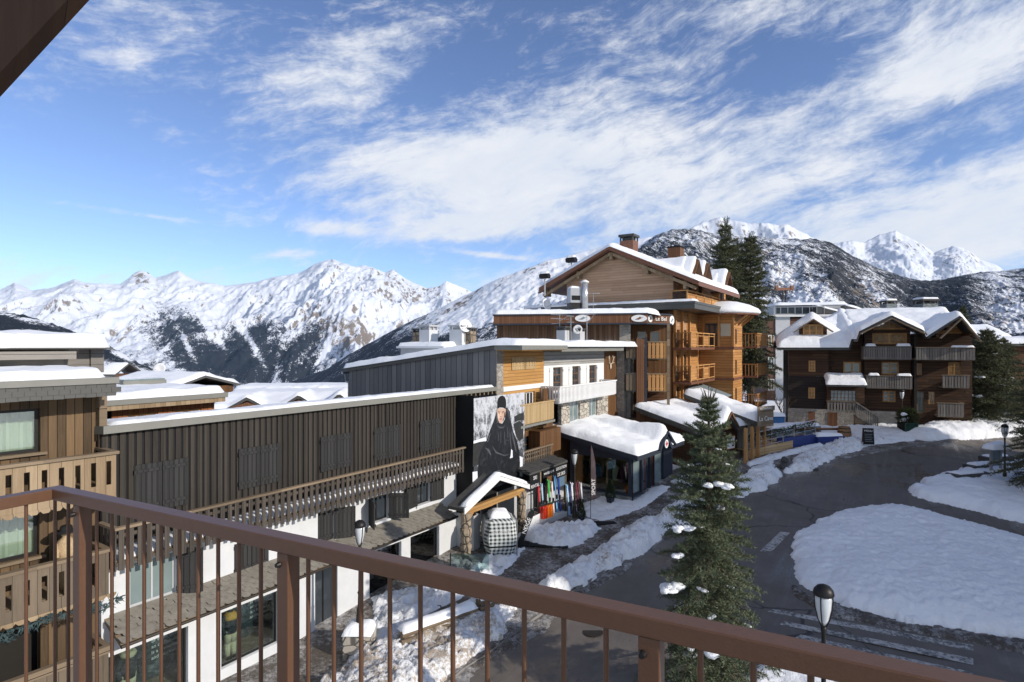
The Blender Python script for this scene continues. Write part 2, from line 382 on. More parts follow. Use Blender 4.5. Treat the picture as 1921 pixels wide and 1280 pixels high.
dens = n.m('ADD', n.m('MULTIPLY', n.m('SUBTRACT', dens, 0.725), 1.5), n.m('SUBTRACT', n.m('ADD', n.m('MULTIPLY', cover, 0.76), rear), 0.27))
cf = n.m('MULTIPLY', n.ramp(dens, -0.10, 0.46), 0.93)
cb = n.new('ShaderNodeBackground'); n.put(cb.inputs[0], n.mix(n.ramp(n1, 0.3, 0.75), (0.76, 0.82, 0.92), (0.97, 0.97, 0.98))); cb.inputs[1].default_value = 0.74
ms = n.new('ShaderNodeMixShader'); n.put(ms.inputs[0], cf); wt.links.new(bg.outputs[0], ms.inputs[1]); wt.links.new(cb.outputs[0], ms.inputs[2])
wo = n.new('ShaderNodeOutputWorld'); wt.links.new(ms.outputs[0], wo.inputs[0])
sc.view_settings.view_transform = 'Standard'; sc.view_settings.look = 'None'; sc.view_settings.exposure = 0.44; sc.view_settings.gamma = 1.0
try:
    sc.cycles.max_bounces = 6; sc.cycles.transparent_max_bounces = 12; sc.cycles.use_denoising = True; sc.cycles.sample_clamp_indirect = 8
except Exception: pass
# ------------------------------------------------------------------ ground, road, pavements, snow banks
def asphalt():
    m, n = newmat('asphalt'); v = n.pos
    big = n.noise(v, 0.25, 5, 0.6); mid = n.noise(v, 1.6, 6, 0.7); fine = n.noise(v, 55, 3, 0.7)
    x, y, z = n.sep(v)
    tr = n.noise(n.comb(n.m('ADD', n.m('MULTIPLY', x, 0.84*1.6), n.m('MULTIPLY', y, -0.55*1.6)), n.m('ADD', n.m('MULTIPLY', x, 0.05), n.m('MULTIPLY', y, 0.07)), 0.0), 1.0, 5, 0.65, 0.8)
    c = n.mix(mid, (0.068, 0.060, 0.052), (0.165, 0.145, 0.125))
    c = n.mix(n.m('MULTIPLY', n.ramp(tr, 0.46, 0.72), 0.55), c, (0.16, 0.14, 0.12))
    c = n.mix(n.m('MULTIPLY', n.ramp(fine, 0.62, 0.75), 0.35), c, (0.17, 0.155, 0.135))
    cr = n.new('ShaderNodeTexVoronoi', feature='DISTANCE_TO_EDGE'); cr.inputs['Scale'].default_value = 0.13
    wv = n.new('ShaderNodeVectorMath', operation='ADD'); n.put(wv.inputs[0], v)
    nn = n.new('ShaderNodeTexNoise'); n.put(nn.inputs['Vector'], v); nn.inputs['Scale'].default_value = 0.5; n.put(wv.inputs[1], n.vmul(nn.outputs['Color'], (2.5, 2.5, 0)))
    n.put(cr.inputs['Vector'], wv.outputs[0])
    c = n.mix(n.m('MULTIPLY', n.m('SUBTRACT', 1.0, n.ramp(cr.outputs['Distance'], 0.002, 0.006)), 0.7), c, (0.012, 0.012, 0.012))
    n.put(n.b.inputs['Base Color'], c)
    wet = n.ramp(n.m('ADD', n.m('MULTIPLY', big, 0.7), n.m('MULTIPLY', tr, 0.3)), 0.40, 0.58)
    n.put(n.b.inputs['Roughness'], n.m('ADD', 0.22, n.m('MULTIPLY', wet, 0.5))); n.put(n.b.inputs['Specular IOR Level'], 0.45)
    n.put(n.b.inputs['Normal'], n.bump(n.m('ADD', fine, n.m('MULTIPLY', mid, 0.4)), 0.25, 0.01)); M['asphalt'] = m
asphalt()
def slush():
    m, n = newmat('slush_pavement'); v = n.pos
    a = n.noise(v, 0.8, 6, 0.7); b = n.noise(v, 6.5, 6, 0.75); s = n.noise(v, 30, 3, 0.7)
    f = n.ramp(n.m('ADD', n.m('MULTIPLY', a, 0.5), n.m('ADD', n.m('MULTIPLY', b, 0.42), n.m('MULTIPLY', s, 0.15))), 0.48, 0.66)
    c = n.mix(f, n.mix(b, (0.045, 0.036, 0.028), (0.14, 0.11, 0.085)), n.mix(s, (0.36, 0.33, 0.30), (0.78, 0.78, 0.80)))
    n.put(n.b.inputs['Base Color'], c); n.put(n.b.inputs['Roughness'], 0.65)
    n.put(n.b.inputs['Normal'], n.bump(n.m('ADD', b, n.m('ADD', s, f)), 0.9, 0.05)); M['slush'] = m
slush()
def strip(name, rows, mat, dz, nx=40):
    "rows of (y, x0, x1) -> one sheet following the slope of the ground"
    X = np.array([[a+(b-a)*i/nx for i in range(nx+1)] for _, a, b in rows]); Y = np.array([[y]*(nx+1) for y, _, _ in rows])
    Z = np.vectorize(gz)(X, Y)+dz
    return grid_obj(name, X, Y, Z, mat)
ys = [-40, -12, 0, 4, 8, 12, 15, 18, 20, 24, 28, 32, 36, 40, 45, 48, 52, 56, 60, 62, 66, 75, 80, 90, 100, 130, 180, 260, 380, 600, 900]
tag(strip('ground', [(y, -160-abs(y)*0.9, 160+abs(y)*0.9) for y in ys], M['snow_ground'], -0.06), None, None, None, 'structure')
Lpx = [(560, 1600), (700, 1420), (868, 1262), (1010, 1160), (1120, 1085), (1200, 1030), (1262, 988), (1345, 942), (1425, 903), (1475, 884), (1560, 862), (1680, 842), (1790, 828), (1880, 816), (1960, 807), (2050, 799)]
Lw = [G(*p) for p in Lpx]
def edge_x(y):
    return float(np.interp(y, [p.y for p in Lw], [p.x for p in Lw]))
yy = sorted(set([6.0, 18.0, 45.0]+[round(v, 2) for v in np.arange(6.5, 52, 0.75)]))
tag(strip('road', [(y, edge_x(y), 75) for y in yy], M['asphalt'], 0.004, 60), None, None, None, 'structure')
def fac_x(y):
    return float(np.interp(y, [0, 14, 24, 27, 31, 35, 38, 46], [-22, -12.5, -6.0, -2.0, 3, 9, 14, 26]))
pv = strip('pavement', [(y, fac_x(y), edge_x(y)-0.02) for y in yy if 8 < y < 46], M['slush'], 0.125, 40)
tag(pv, None, None, None, 'structure')
kb = MB()
for a, b in zip(yy[:-1], yy[1:]):
    if a > 8 and b < 46:
        p = [(edge_x(t), t, gz(0, t)) for t in (a, b)]
        kb.face([(p[0][0], p[0][1], p[0][2]-0.05), (p[1][0], p[1][1], p[1][2]-0.05), (p[1][0]-0.004, p[1][1], p[1][2]+0.127), (p[0][0]-0.004, p[0][1], p[0][2]+0.127)])
tag(kb.build('kerb', plain('kerb_stone', (0.22, 0.21, 0.2), 0.8, 0.2, 4)), None, None, None, 'structure')
def inside(poly, X, Y):
    r = np.zeros_like(X, bool); n_ = len(poly); D = np.full_like(X, 1e9)
    for i in range(n_):
        (x0, y0), (x1, y1) = poly[i], poly[(i+1) % n_]
        c = ((y0 > Y) != (y1 > Y)) & (X < (x1-x0)*(Y-y0)/((y1-y0) if y1 != y0 else 1e-9)+x0); r ^= c
        L2 = (x1-x0)**2+(y1-y0)**2+1e-9; t = np.clip(((X-x0)*(x1-x0)+(Y-y0)*(y1-y0))/L2, 0, 1)
        D = np.minimum(D, np.hypot(X-x0-t*(x1-x0), Y-y0-t*(y1-y0)))
    return r, D
def mound(name, label, px, h, edge, mat, res=0.12, amp=0.5, chop=0.12, cat='snow bank', kind=None, base=0.0, world=False, grow=0.0, freq=0.8, ridge=None, group=None):
    poly = [(p[0], p[1]) for p in px] if world else [tuple(G(*p)[:2]) for p in px]
    xs, ys_ = [p[0] for p in poly], [p[1] for p in poly]
    X, Y = np.meshgrid(np.arange(min(xs)-0.4, max(xs)+0.4, res), np.arange(min(ys_)-0.4, max(ys_)+0.4, res))
    _seed[0] += 3.3; s = _seed[0]
    ins, D = inside(poly, X, Y); Ds = np.where(ins, D, -D)+(fbm(X*1.3+s, Y*1.3, 5, 0.6)-0.5)*min(edge*0.9, 0.75)+grow
    e = np.clip(Ds/edge, 0, 1); E = np.sqrt(np.clip(1-(1-e)**2, 0, 1))
    H = h*E*(1+amp*2*(fbm(X*freq+s, Y*freq, 4)-0.5))+chop*np.minimum(1, E*1.5)*(0.55*(fbm(X*2.2+s, Y*2.2, 5, 0.6, True)-0.55)+0.6*(fbm(X*6.5+s, Y*6.5, 4, 0.65, True)-0.55))*2*np.clip(E*1.2, 0, 1)
    Z = np.vectorize(gz)(X, Y)+base+np.where(Ds > 0, H, -0.06)
    o = grid_obj(name, X, Y, Z, mat, None, Ds > 0)
    return tag(o, label, cat, group, kind)
SB = M['snow_bank']
mound('snow_bank', 'dirty ploughed snow bank along the kerb carrying the wooden guard rail', [(560,1340),(640,1260),(760,1196),(880,1136),(948,1128),(968,1150),(958,1192),(900,1232),(862,1262),(700,1400)], 0.55, 0.8, M['snow_dirty'], 0.08, 0.35, 0.3)
mound('snow_bank', 'long ploughed snow bank between pavement and road left of the foreground fir', [(1012,1108),(1072,1068),(1142,1028),(1210,986),(1242,974),(1266,986),(1240,1016),(1160,1064),(1082,1108),(1025,1128)], 0.55, 0.7, SB, 0.08, 0.35, 0.3)
mound('snow_pile', 'lumpy snow pile heaped around the lamp beside the ski rack', [(958,1012),(988,1000),(1050,990),(1106,986),(1132,998),(1094,1024),(1040,1036),(975,1014)], 0.36, 0.7, M['snow_crust'], 0.08, 0.45, 0.28, 'snow pile')
mound('snow_patch', 'thin trodden snow in front of the dark sport shop window', [(1092,950),(1130,936),(1182,944),(1240,912),(1262,918),(1200,962),(1130,985),(1098,972)], 0.07, 0.5, M['snow_crust'], 0.1, 0.6, 0.12, 'snow patch', base=0.11)
mound('snow_bank', 'small snow bank on the pavement directly behind the foreground fir', [(1238,966),(1290,932),(1330,936),(1350,950),(1318,978),(1268,992)], 0.42, 0.7, M['snow_crust'], 0.09, 0.5, 0.26)
mound('snow_bank', 'low snow heap beside the sport shop doormat', [(1256,908),(1306,884),(1350,892),(1320,918),(1272,922)], 0.32, 0.7, M['snow_crust'], 0.09, 0.5, 0.2)
mound('snow_bank', 'blocky snow bank at the kerb right of the fir tip, below the menu board', [(1362,934),(1384,902),(1446,868),(1466,894),(1440,916),(1392,934)], 0.42, 0.7, M['snow_crust'], 0.09, 0.4, 0.26)
mound('snow_bank', 'long sunlit snow bank curving along the road before the black chalkboard', [(1472,888),(1492,862),(1560,832),(1632,816),(1652,836),(1570,862),(1508,886)], 0.36, 0.8, SB, 0.09, 0.4, 0.28)
mound('snow_strip', 'thin snow strip at the foot of the pale timber terrace wall', [(1398,872),(1470,852),(1538,836),(1548,842),(1470,862),(1406,880)], 0.2, 0.4, M['snow_crust'], 0.12, 0.5, 0.1, 'snow strip', base=0.1)
mound('snow_bank', 'broad smooth snow bank in front of the dark chalet', [(1470,806),(1560,806),(1690,800),(1790,784),(1850,790),(1950,796),(1890,812),(1780,824),(1700,832),(1640,838),(1560,832),(1500,824)], 0.38, 1.3, M['snow_crust'], 0.15, 0.4, 0.16)
mound('snow_bank', 'tall smooth snow heap against the foot of the dark chalet near the bushy spruce', [(1690,822),(1740,806),(1830,800),(1925,800),(1925,818),(1830,824),(1740,832)], 0.9, 1.6, M['snow_crust'], 0.15, 0.3, 0.14)
mound('snow_mound', 'big smooth snow mound filling the roundabout', [(1484,1040),(1500,1000),(1540,975),(1600,956),(1660,950),(1700,953),(1760,969),(1840,991),(1930,1016),(2120,1064),(2160,1180),(1960,1204),(1840,1188),(1700,1168),(1600,1148),(1530,1120),(1494,1086)], 0.5, 2.2, M['snow_ground'], 0.09, 0.3, 0.12, 'snow mound', freq=0.3)
mound('slush_fringe', 'grey churned slush along the near edge of the roundabout', [(1480,1090),(1530,1122),(1700,1170),(1840,1190),(1960,1206),(2120,1190),(2120,1240),(1960,1236),(1860,1215),(1700,1185),(1560,1160),(1490,1120)], 0.07, 0.4, M['slush'], 0.1, 0.8, 0.12, 'slush', 'stuff')
mound('snow_mound', 'snow covered verge beyond the roundabout path with the right-hand lamp', [(1700,930),(1740,902),(1800,884),(1870,872),(1960,858),(2160,860),(2160,1040),(1921,984),(1830,960),(1766,944)], 0.55, 1.4, M['snow_ground'], 0.14, 0.45, 0.10, 'snow verge', freq=0.4)
mound('snow_patch', 'fresh snow at the foot of the fir and lamp just past the railing', [(1180,1560),(1240,1330),(1400,1275),(1452,1246),(1560,1278),(1700,1330),(2100,1420),(2100,1700),(1200,1700)], 0.3, 0.6, M['snow_ground'], 0.1, 0.5, 0.08, 'snow patch')
mound('snow_patch', 'sunlit trodden snow outside the shop windows below the handrail', [(690,1232),(700,1130),(760,1112),(860,1088),(905,1052),(945,1040),(985,1034),(960,1072),(870,1126),(780,1180),(730,1222)], 0.13, 0.7, M['snow_crust'], 0.08, 0.8, 0.34, 'snow patch', base=0.1)
fr_ = [(edge_x(y)-0.3, y) for y in yy if 12 < y < 47]; fr2_ = [(edge_x(y)+0.55+0.25*math.sin(y*1.7), y) for y in yy if 12 < y < 47][::-1]
mound('slush_verge', 'thin dirty slush lying along the road edge below the snow banks', fr_+fr2_, 0.05, 0.3, M['slush'], 0.13, 0.9, 0.05, 'slush', 'stuff', world=True)
def worn():
    m, n = newmat('worn_paint'); a = n.noise(n.pos, 9, 5, 0.75); b = n.noise(n.pos, 1.3, 4, 0.6)
    f = n.ramp(n.m('ADD', n.m('MULTIPLY', a, 0.7), n.m('MULTIPLY', b, 0.4)), 0.46, 0.64)
    n.put(n.b.inputs['Base Color'], n.mix(f, (0.09, 0.088, 0.085), (0.44, 0.435, 0.42))); n.put(n.b.inputs['Roughness'], 0.7); M['worn_paint'] = m
worn()
def decal(name, quads, mat, dz):
    b = MB()
    for q in quads:
        w_ = [G(*p) for p in q]; b.face([(p.x, p.y, p.z+dz) for p in w_])
    return b.build(name, mat)
cz = [[(1440,1148),(1450,1143),(1826,1211),(1826,1222)], [(1462,1172),(1472,1166),(1826,1236),(1826,1248)], [(1490,1198),(1502,1191),(1826,1262),(1826,1276)], [(1520,1228),(1532,1220),(1826,1292),(1826,1308)]]
for q in cz: tag(decal('crosswalk_stripe', [q[::-1]], M['worn_paint'], 0.009), None, None, None, 'structure')
tag(decal('crosswalk_stripe', [[(1425,1035),(1448,1035),(1482,1000),(1464,998)]], M['worn_paint'], 0.009), None, None, None, 'structure')
for x, y in ((1112,1186),(1525,880)):
    p = G(x, y); o = MB().lathe([(0.34,0),(0.34,0.006),(0.29,0.008),(0.0,0.008)], 0, 0, 24).build('manhole_cover', M['metal_bronze'], at=(p.x, p.y, p.z+0.006))
    tag(o, 'round iron manhole cover set in the road '+('near the fir' if x < 1300 else 'in the bend'), 'manhole cover')
# ------------------------------------------------------------------ shared building pieces
def crop(x0, y0, s): return lambda x, y: (x0+x/s, y0+y/s)
def add(parent, name, mb, mat, label=None, **k):
    o = mb.build(name, M[mat] if isinstance(mat, str) else mat, parent, **k)
    if label: o['label'] = label
    return o
def window(parent, u0, u1, z0, z1, y, frame='white_paint', glass='glass_dark', mull=(1, 0), fw=0.06, curtain=None, label=None, d=0.05):
    b = MB(); b.box(u0, u0+fw, y, y+d, z0, z1).box(u1-fw, u1, y, y+d, z0, z1).box(u0+fw, u1-fw, y, y+d, z0, z0+fw).box(u0+fw, u1-fw, y, y+d, z1-fw, z1)
    for i in range(1, mull[0]):
        c = u0+(u1-u0)*i/mull[0]; b.box(c-fw*0.45, c+fw*0.45, y+0.003, y+d-0.003, z0+fw, z1-fw)
    for i in range(1, mull[1]):
        c = z0+(z1-z0)*i/mull[1]; b.box(u0+fw, u1-fw, y+0.006, y+d-0.006, c-fw*0.3, c+fw*0.3)
    f = add(parent, 'window', b, frame, label)
    g = MB().box(u0+fw*0.5, u1-fw*0.5, y+d*0.45, y+d*0.6, z0+fw*0.5, z1-fw*0.5); add(f, 'pane', g, glass)
    if curtain:
        c = MB(); n_ = 26; pts = []
        for (a, e) in curtain:
            w_ = (u1-u0); n_ = max(6, int((e-a)*w_/0.05)); prev = None
            for i in range(n_+1):
                x = u0+w_*(a+(e-a)*i/n_); yy_ = y+d+0.06+0.03*math.sin(i*1.9)
                if prev: c.face([(prev[0], prev[1], z0), (x, yy_, z0), (x, yy_, z1), (prev[0], prev[1], z1)])
                prev = (x, yy_)
        add(f, 'curtain', c, 'curtain')
    return f
def shutter(parent, u0, u1, z0, z1, y, mat='black_shutter', n=1, hinge=None, ang=0.0, label=None):
    "a ledged board shutter; with hinge='l'/'r' it stands open by ang degrees"
    b = MB(); w_ = u1-u0; h = z1-z0; nb = max(3, int(w_/0.13))
    for i in range(nb): b.box(w_*i/nb+0.004, w_*(i+1)/nb-0.004, -0.035, 0, 0, h)
    for q in (0.12, 0.84): b.box(0.02, w_-0.02, -0.06, -0.036, h*q, h*q+0.07)
    b.box(-0.015, 0.02, -0.07, 0.0, h*0.1, h*0.1+0.1).box(-0.015, 0.02, -0.07, 0.0, h*0.82, h*0.82+0.1)
    if hinge == 'r':
        for i, v in enumerate(b.v): b.v[i] = (v[0]-w_, v[1], v[2])
    o = add(parent, 'shutter', b, mat, label)
    o.location = (u1 if hinge == 'r' else u0, y, z0); o.rotation_euler = (0, 0, math.radians(ang)); return o
def slatrail(parent, u0, u1, y, zt, zb, pitch=0.2, sw=0.1, mat='black_board', railmat='board_weathered', ends=(), depth=1.0, name='balcony_railing', floor=None, rows=True, jag=0.0):
    "balcony front of upright slats with a cap rail; ends: 'l','r' add the returns"
    b = MB(); k = int((u1-u0)/pitch)
    for i in range(k):
        x = u0+(u1-u0)*(i+0.5)/k; j = RN.uniform(-jag, jag)
        b.box(x-sw/2, x+sw/2, y, y+0.025, zb+j, zt-0.03)
    for e in ends:
        x = u0 if e == 'l' else u1; kk = int(depth/pitch)
        for i in range(kk):
            v = y+depth*(i+0.5)/kk; b.box(x-0.0125, x+0.0125, v-sw/2, v+sw/2, zb, zt-0.03)
    if rows: b.box(u0, u1, y+0.026, y+0.07, zb+0.12, zb+0.2).box(u0, u1, y+0.026, y+0.07, zt-0.22, zt-0.14)
    o = add(parent, name, b, mat)
    r = MB(); r.box(u0-0.05, u1+0.05, y-0.04, y+0.10, zt-0.03, zt+0.03)
    for e in ends:
        x = u0 if e == 'l' else u1; r.box(x-0.06, x+0.06, y+0.101, y+depth, zt-0.028, zt+0.028)
    add(o, 'handrail', r, railmat)
    if floor is not None: add(o, 'floor', MB().box(u0+0.02, u1-0.02, y+0.08, y+depth-0.005, floor-0.14, floor), railmat)
    return o
def slotrail(parent, u0, u1, y, zt, zb, pitch, slot, mat, railmat='board_weathered', z0=0.2, z1=0.8, ends=(), depth=1.0, floor=None):
    hs = []; k = int((u1-u0)/pitch)
    for i in range(k):
        x = u0+pitch*(i+0.5); hs.append((x-slot/2, x+slot/2, zb+(zt-zb)*z0, zb+(zt-zb)*z1))
    b = MB().wall(u0, u1, zb, zt-0.04, y, hs, 0.035); b.face([(u0,y+0.036,zb),(u0,y+0.036,zt-0.04),(u0,y,zt-0.04),(u0,y,zb)])
    b.box(u0, u1, y+0.04, y+0.09, zb+0.05, zb+0.14)
    for e in ends:
        x = u0 if e == 'l' else u1; b.box(x-0.04, x, y+0.04, y+depth, zb, zt-0.04)
    o = add(parent, 'balcony_railing', b, mat)
    r = MB().box(u0-0.02, u1+0.05, y-0.05, y+0.12, zt-0.04, zt+0.03)
    for e in ends:
        x = u0 if e == 'l' else u1; r.box(x-0.09, x+0.05, y+0.121, y+depth, zt-0.038, zt+0.028)
    add(o, 'handrail', r, railmat)
    if floor is not None: add(o, 'floor', MB().box(u0, u1-0.05, y+0.1, y+depth-0.005, floor-0.12, floor), railmat)
    return o
def scallop_tiles(u0, u1, ya, za, yb, zb_, rows=5, w=0.26, name='slate_roof'):
    "overlapping round-ended slates from the wall (ya,za) down to the eave (yb,zb)"
    b = MB(); L = math.hypot(yb-ya, zb_-za); dy, dz = (yb-ya)/L, (zb_-za)/L; ny, nz = -dz, dy
    if nz < 0: ny, nz = -ny, -nz
    for r in range(rows):
        s0 = L*r/rows-0.02; s1 = L*(r+1)/rows+0.07
        k = int((u1-u0)/w)+1
        for i in range(k):
            x = u0+w*(i+(0.5 if r % 2 else 0.0))+RN.uniform(-0.01, 0.01); q = w*0.5*RN.uniform(0.93, 1.02); t = RN.uniform(0.0, 0.014); s1j = s1+RN.uniform(-0.02, 0.025)
            if x+q > u1+0.04 or x-q < u0-0.04: continue
            out = [(-q, s0), (q, s0), (q, s1j-q*0.55), (q*0.6, s1j-q*0.12), (0, s1j), (-q*0.6, s1j-q*0.12), (-q, s1j-q*0.55)]
            f = lambda a, s, h: (x+a, ya+dy*s+ny*h, za+dz*s+nz*h)
            lift = lambda s: 0.012+t+0.028*(s-s0)/(s1-s0)
            top = [f(a, s, lift(s)+0.012) for a, s in out]; bot = [f(a, s, lift(s)) for a, s in out]
            b.face(top[::-1]); n_ = len(out)
            for j in range(n_): b.face([top[j], top[(j+1) % n_], bot[(j+1) % n_], bot[j]])
    return b
def text_part(parent, name, body, size, loc, rot=(PI/2, 0, 0), mat='white_paint', sx=1.0, ext=0.004, align='CENTER'):
    cu = bpy.data.curves.new(name, 'FONT'); cu.body = body; cu.size = size; cu.extrude = ext; cu.align_x = align; cu.align_y = 'CENTER'; cu.resolution_u = 2
    tmp = bpy.data.objects.new('tmp', cu); col.objects.link(tmp)
    bpy.context.view_layer.update()
    me = bpy.data.meshes.new_from_object(tmp.evaluated_get(bpy.context.evaluated_depsgraph_get()))
    bpy.data.objects.remove(tmp); bpy.data.curves.remove(cu)
    me.name = name; me.materials.clear(); me.materials.append(M[mat]); o = bpy.data.objects.new(name, me); col.objects.link(o)
    o.location = loc; o.rotation_euler = rot; o.scale = (sx, 1, 1); o.parent = parent; return o
def chimney(parent_frame, name_label, u, v, z, w_, d_, h, mat, capmat='slate_dark', snow=True, style='box'):
    r = parent_frame.root('chimney', name_label, 'chimney', None, u, v, z)
    add(r, 'shaft', MB().box(-w_/2, w_/2, -d_/2, d_/2, -0.4, h*0.72), mat)
    c = MB()
    for sx in (-1, 1):
        for sy in (-1, 1): c.box(sx*w_*0.5-sx*0.1, sx*w_*0.5, sy*d_*0.5-sy*0.1, sy*d_*0.5, h*0.72, h*0.9)
    c.box(-0.04, 0.04, -d_/2+0.01, -d_/2+0.09, h*0.72, h*0.9)
    c.box(-w_*0.58, w_*0.58, -d_*0.58, d_*0.58, h*0.9, h); c.box(-w_*0.36, w_*0.36, -d_*0.36, d_*0.36, h*0.72, h*0.86)
    add(r, 'cap', c, capmat)
    if snow: snow_rect(r, -w_*0.56, w_*0.56, -d_*0.56, d_*0.56, lambda a, b: h, 0.16, 0.2, 0.1, 0.02, 'snow_cap')
    return r
# ------------------------------------------------------------------ our own balcony
fb = Fr((-1.793, 2.327), (0.886, -0.463)); ZR = 8.95
bal = fb.root('balcony', 'brown metal balcony railing with round bars and mitred corner in the foreground', 'balcony railing')
HW, HH = 0.052, 0.042
hr = MB().prism([(0, 0), (6.0, 0), (6.0, -HW), (HW, -HW), (HW, -2.6), (0, -2.6)], ZR-HH, ZR, 'z')
add(bal, 'handrail', hr, 'rail_paint', bevel=0.003)
for px in (155, 541, 1222, 2300):
    u = fb.u(px, HW/2); o = add(bal, 'post', MB().box(u-0.0225, u+0.0225, -HW/2-0.0225, -HW/2+0.0225, 7.86, ZR-HH-0.001), 'rail_paint', bevel=0.003)
    add(o, 'bolt', MB().lathe([(0.0, -0.004), (0.008, -0.004), (0.008, 0.006), (0.0, 0.008)], 0, 0, 8).build('tmp', M['metal_dark']).data and MB().tube((u-0.012, -HW/2-0.0232, ZR-HH-0.035), (u-0.012, -HW/2-0.034, ZR-HH-0.035), 0.009, 0.006, 10), 'metal_dark')
for o in [o for o in bpy.data.objects if o.name.startswith('tmp')]: bpy.data.objects.remove(o)
u0 = fb.u(181.6, HW/2); st = (fb.u(1137, HW/2)-u0)/20.0
for i in range(-3, 40):
    if i in (-1, 10, 21, 33): continue
    u = u0+st*i
    if u < HW*0.3: continue
    add(bal, 'baluster', MB().tube((u, -HW/2, 7.95), (u, -HW/2, ZR-HH-0.001), 0.0062, None, 10, False), 'rail_paint', smooth=True)
v0 = fb.vz(49, 940, HW/2)[0]
for i in range(-1, 14):
    v = v0-st*i
    if v > -0.08 and i < 0: continue
    add(bal, 'baluster', MB().tube((HW/2, v, 7.95), (HW/2, v, ZR-HH-0.001), 0.0062, None, 10, False), 'rail_paint', smooth=True)
add(bal, 'floor_slab', MB().box(0.0, 6.0, -2.6, -0.06, 7.62, 7.80), plain('balcony_concrete', (0.3, 0.29, 0.27), 0.8, 0.1, 4))
add(bal, 'bottom_rail', MB().box(HW+0.01, 6.0, -HW+0.012, -0.012, 7.92, 7.96), 'rail_paint')
ev = MB(); a_, b_ = P(150, -26, 3.3), P(-60, 202, 3.3); ax = (a_-b_).normalized(); up = Vector((-ax.z, 0, ax.x)); a2_ = a_+ax*1.6; b2_ = b_-ax*1.2
for t, w_, d0, d1 in ((0.0, 0.24, 0.0, 0.10), (0.24, 0.05, 0.02, 0.16), (0.29, 1.6, 0.06, 0.14)):
    p = [b2_+up*t, a2_+up*t, a2_+up*(t+w_), b2_+up*(t+w_)]
    f_ = [(q.x, q.y+d0, q.z) for q in p]; k_ = [(q.x, q.y+d1, q.z) for q in p]
    ev.face(f_); ev.face(k_[::-1])
    for j in range(4): ev.face([f_[(j+1) % 4], f_[j], k_[j], k_[(j+1) % 4]])
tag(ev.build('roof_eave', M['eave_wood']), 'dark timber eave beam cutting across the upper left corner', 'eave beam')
# ------------------------------------------------------------------ brown apartment house at the left edge
lb = Fr((-9.18, 13.6), (0.5828, 0.8126)); c1 = crop(0, 580, 3.3687); c2 = crop(0, 900, 3.3687)
br = lb.root('apartment_house', 'brown plank apartment house with slotted wooden balconies at the left edge', 'building')
zt1 = lb.z(218, 848.6); zb1 = lb.z(141, 944); zt2 = lb.z(208, 1030.6); zb2 = lb.z(208, 1113); UL = -9.0
W1 = (lb.u(-90, -1.0), lb.u(76, -1.0), lb.z(72, 848, -1.0), lb.z(72, 766, -1.0)); W2 = (lb.u(-90, -1.0), lb.u(74, -1.0), lb.z(71, 1042, -1.0), lb.z(71, 958, -1.0))
RT = lb.z(219.6, 707.7); RB = lb.z(219.6, 740); uw = lb.u(181, -1.0)
fl1 = zb1+0.25; fl2 = zb2+0.25
W3 = (-7.0, lb.u(76, -1.0), 0.75, fl2-0.75)
wl = MB().wall(UL, uw, 0, RB+0.05, 1.0, [W1, W2, W3], 0.22); wl.box(uw, uw+0.12, 1.0, 7.0, 0, RB+0.05); add(br, 'wall', wl, 'larch_stained')
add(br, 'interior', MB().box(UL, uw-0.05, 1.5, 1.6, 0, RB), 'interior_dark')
for W, ml in ((W1, 2), (W2, 2)): window(br, W[0], W[1], W[2], W[3], 1.12, 'metal_dark', 'glass_clear', (ml, 1), 0.07, [(0.02, 0.5), (0.55, 0.97)])
add(br, 'sill', MB().box(W1[0], W1[1]+0.1, 0.90, 1.12, W1[2]-0.06, W1[2]-0.002), 'board_weathered')
add(br, 'sill', MB().box(W2[0], W2[1]+0.1, 0.90, 1.12, W2[2]-0.06, W2[2]-0.002), 'board_weathered')
up_ = lb.u(187, -0.9); add(br, 'corner_post', MB().box(up_-0.04, up_+0.12, 0.80, 0.99, zt1-0.3, RB), 'board_weathered')
add(br, 'corner_post', MB().box(uw-0.02, uw+0.10, 0.86, 0.985, 0.0, zb1), 'larch_stained')
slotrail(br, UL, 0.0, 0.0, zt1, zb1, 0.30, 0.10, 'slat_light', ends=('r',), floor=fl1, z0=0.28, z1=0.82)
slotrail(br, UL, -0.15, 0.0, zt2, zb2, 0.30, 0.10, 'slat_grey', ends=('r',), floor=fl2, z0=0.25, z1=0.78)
z3 = lb.z(205, 1212); sl3 = MB().box(UL, -0.1, 0.0, 0.14, z3-0.16, z3).box(-0.22, -0.1, 0.141, 1.0, z3-0.16, z3); add(br, 'parapet_rail', sl3, 'board_weathered')
add(br, 'parapet', MB().box(UL, -0.14, 0.04, 0.10, 0.0, z3-0.165), 'slat_grey')
for zz in (zb1, zb2):       # wavy valance boards under the balconies
    sc_ = MB(); k = 44
    for i in range(k):
        a = UL+(0-UL)*i/k; b = UL+(0-UL)*(i+1)/k; m_ = (a+b)/2
        sc_.prism([(a, zz), (a, zz-0.04), (m_-0.05, zz-0.10), (m_+0.05, zz-0.10), (b, zz-0.04), (b, zz)], -0.012, -0.002)
    add(br, 'valance', sc_, 'slat_light')
sh = MB(); uR_ = lb.u(219.6)
for r in range(3):
    z1_ = RB+(RT-0.14-RB)*(r+1)/3; z0_ = RB+(RT-0.14-RB)*r/3-0.03; k = int((uR_-UL)/0.2)
    for i in range(k):
        a = UL+0.2*(i+(0.5 if r % 2 else 0)); sh.box(a+0.003, a+0.197, -0.004-0.01*(r % 2)-RN.uniform(0, 0.006), 0.03, z0_+RN.uniform(-0.012, 0.006), z1_)
add(br, 'shingle_fascia', sh, 'fascia_dark')
add(br, 'roof', MB().box(UL, uR_-0.002, 0.031, 7.0, RB, RT-0.14).box(UL, uR_+0.03, -0.05, 7.0, RT-0.139, RT), 'fascia_grey')
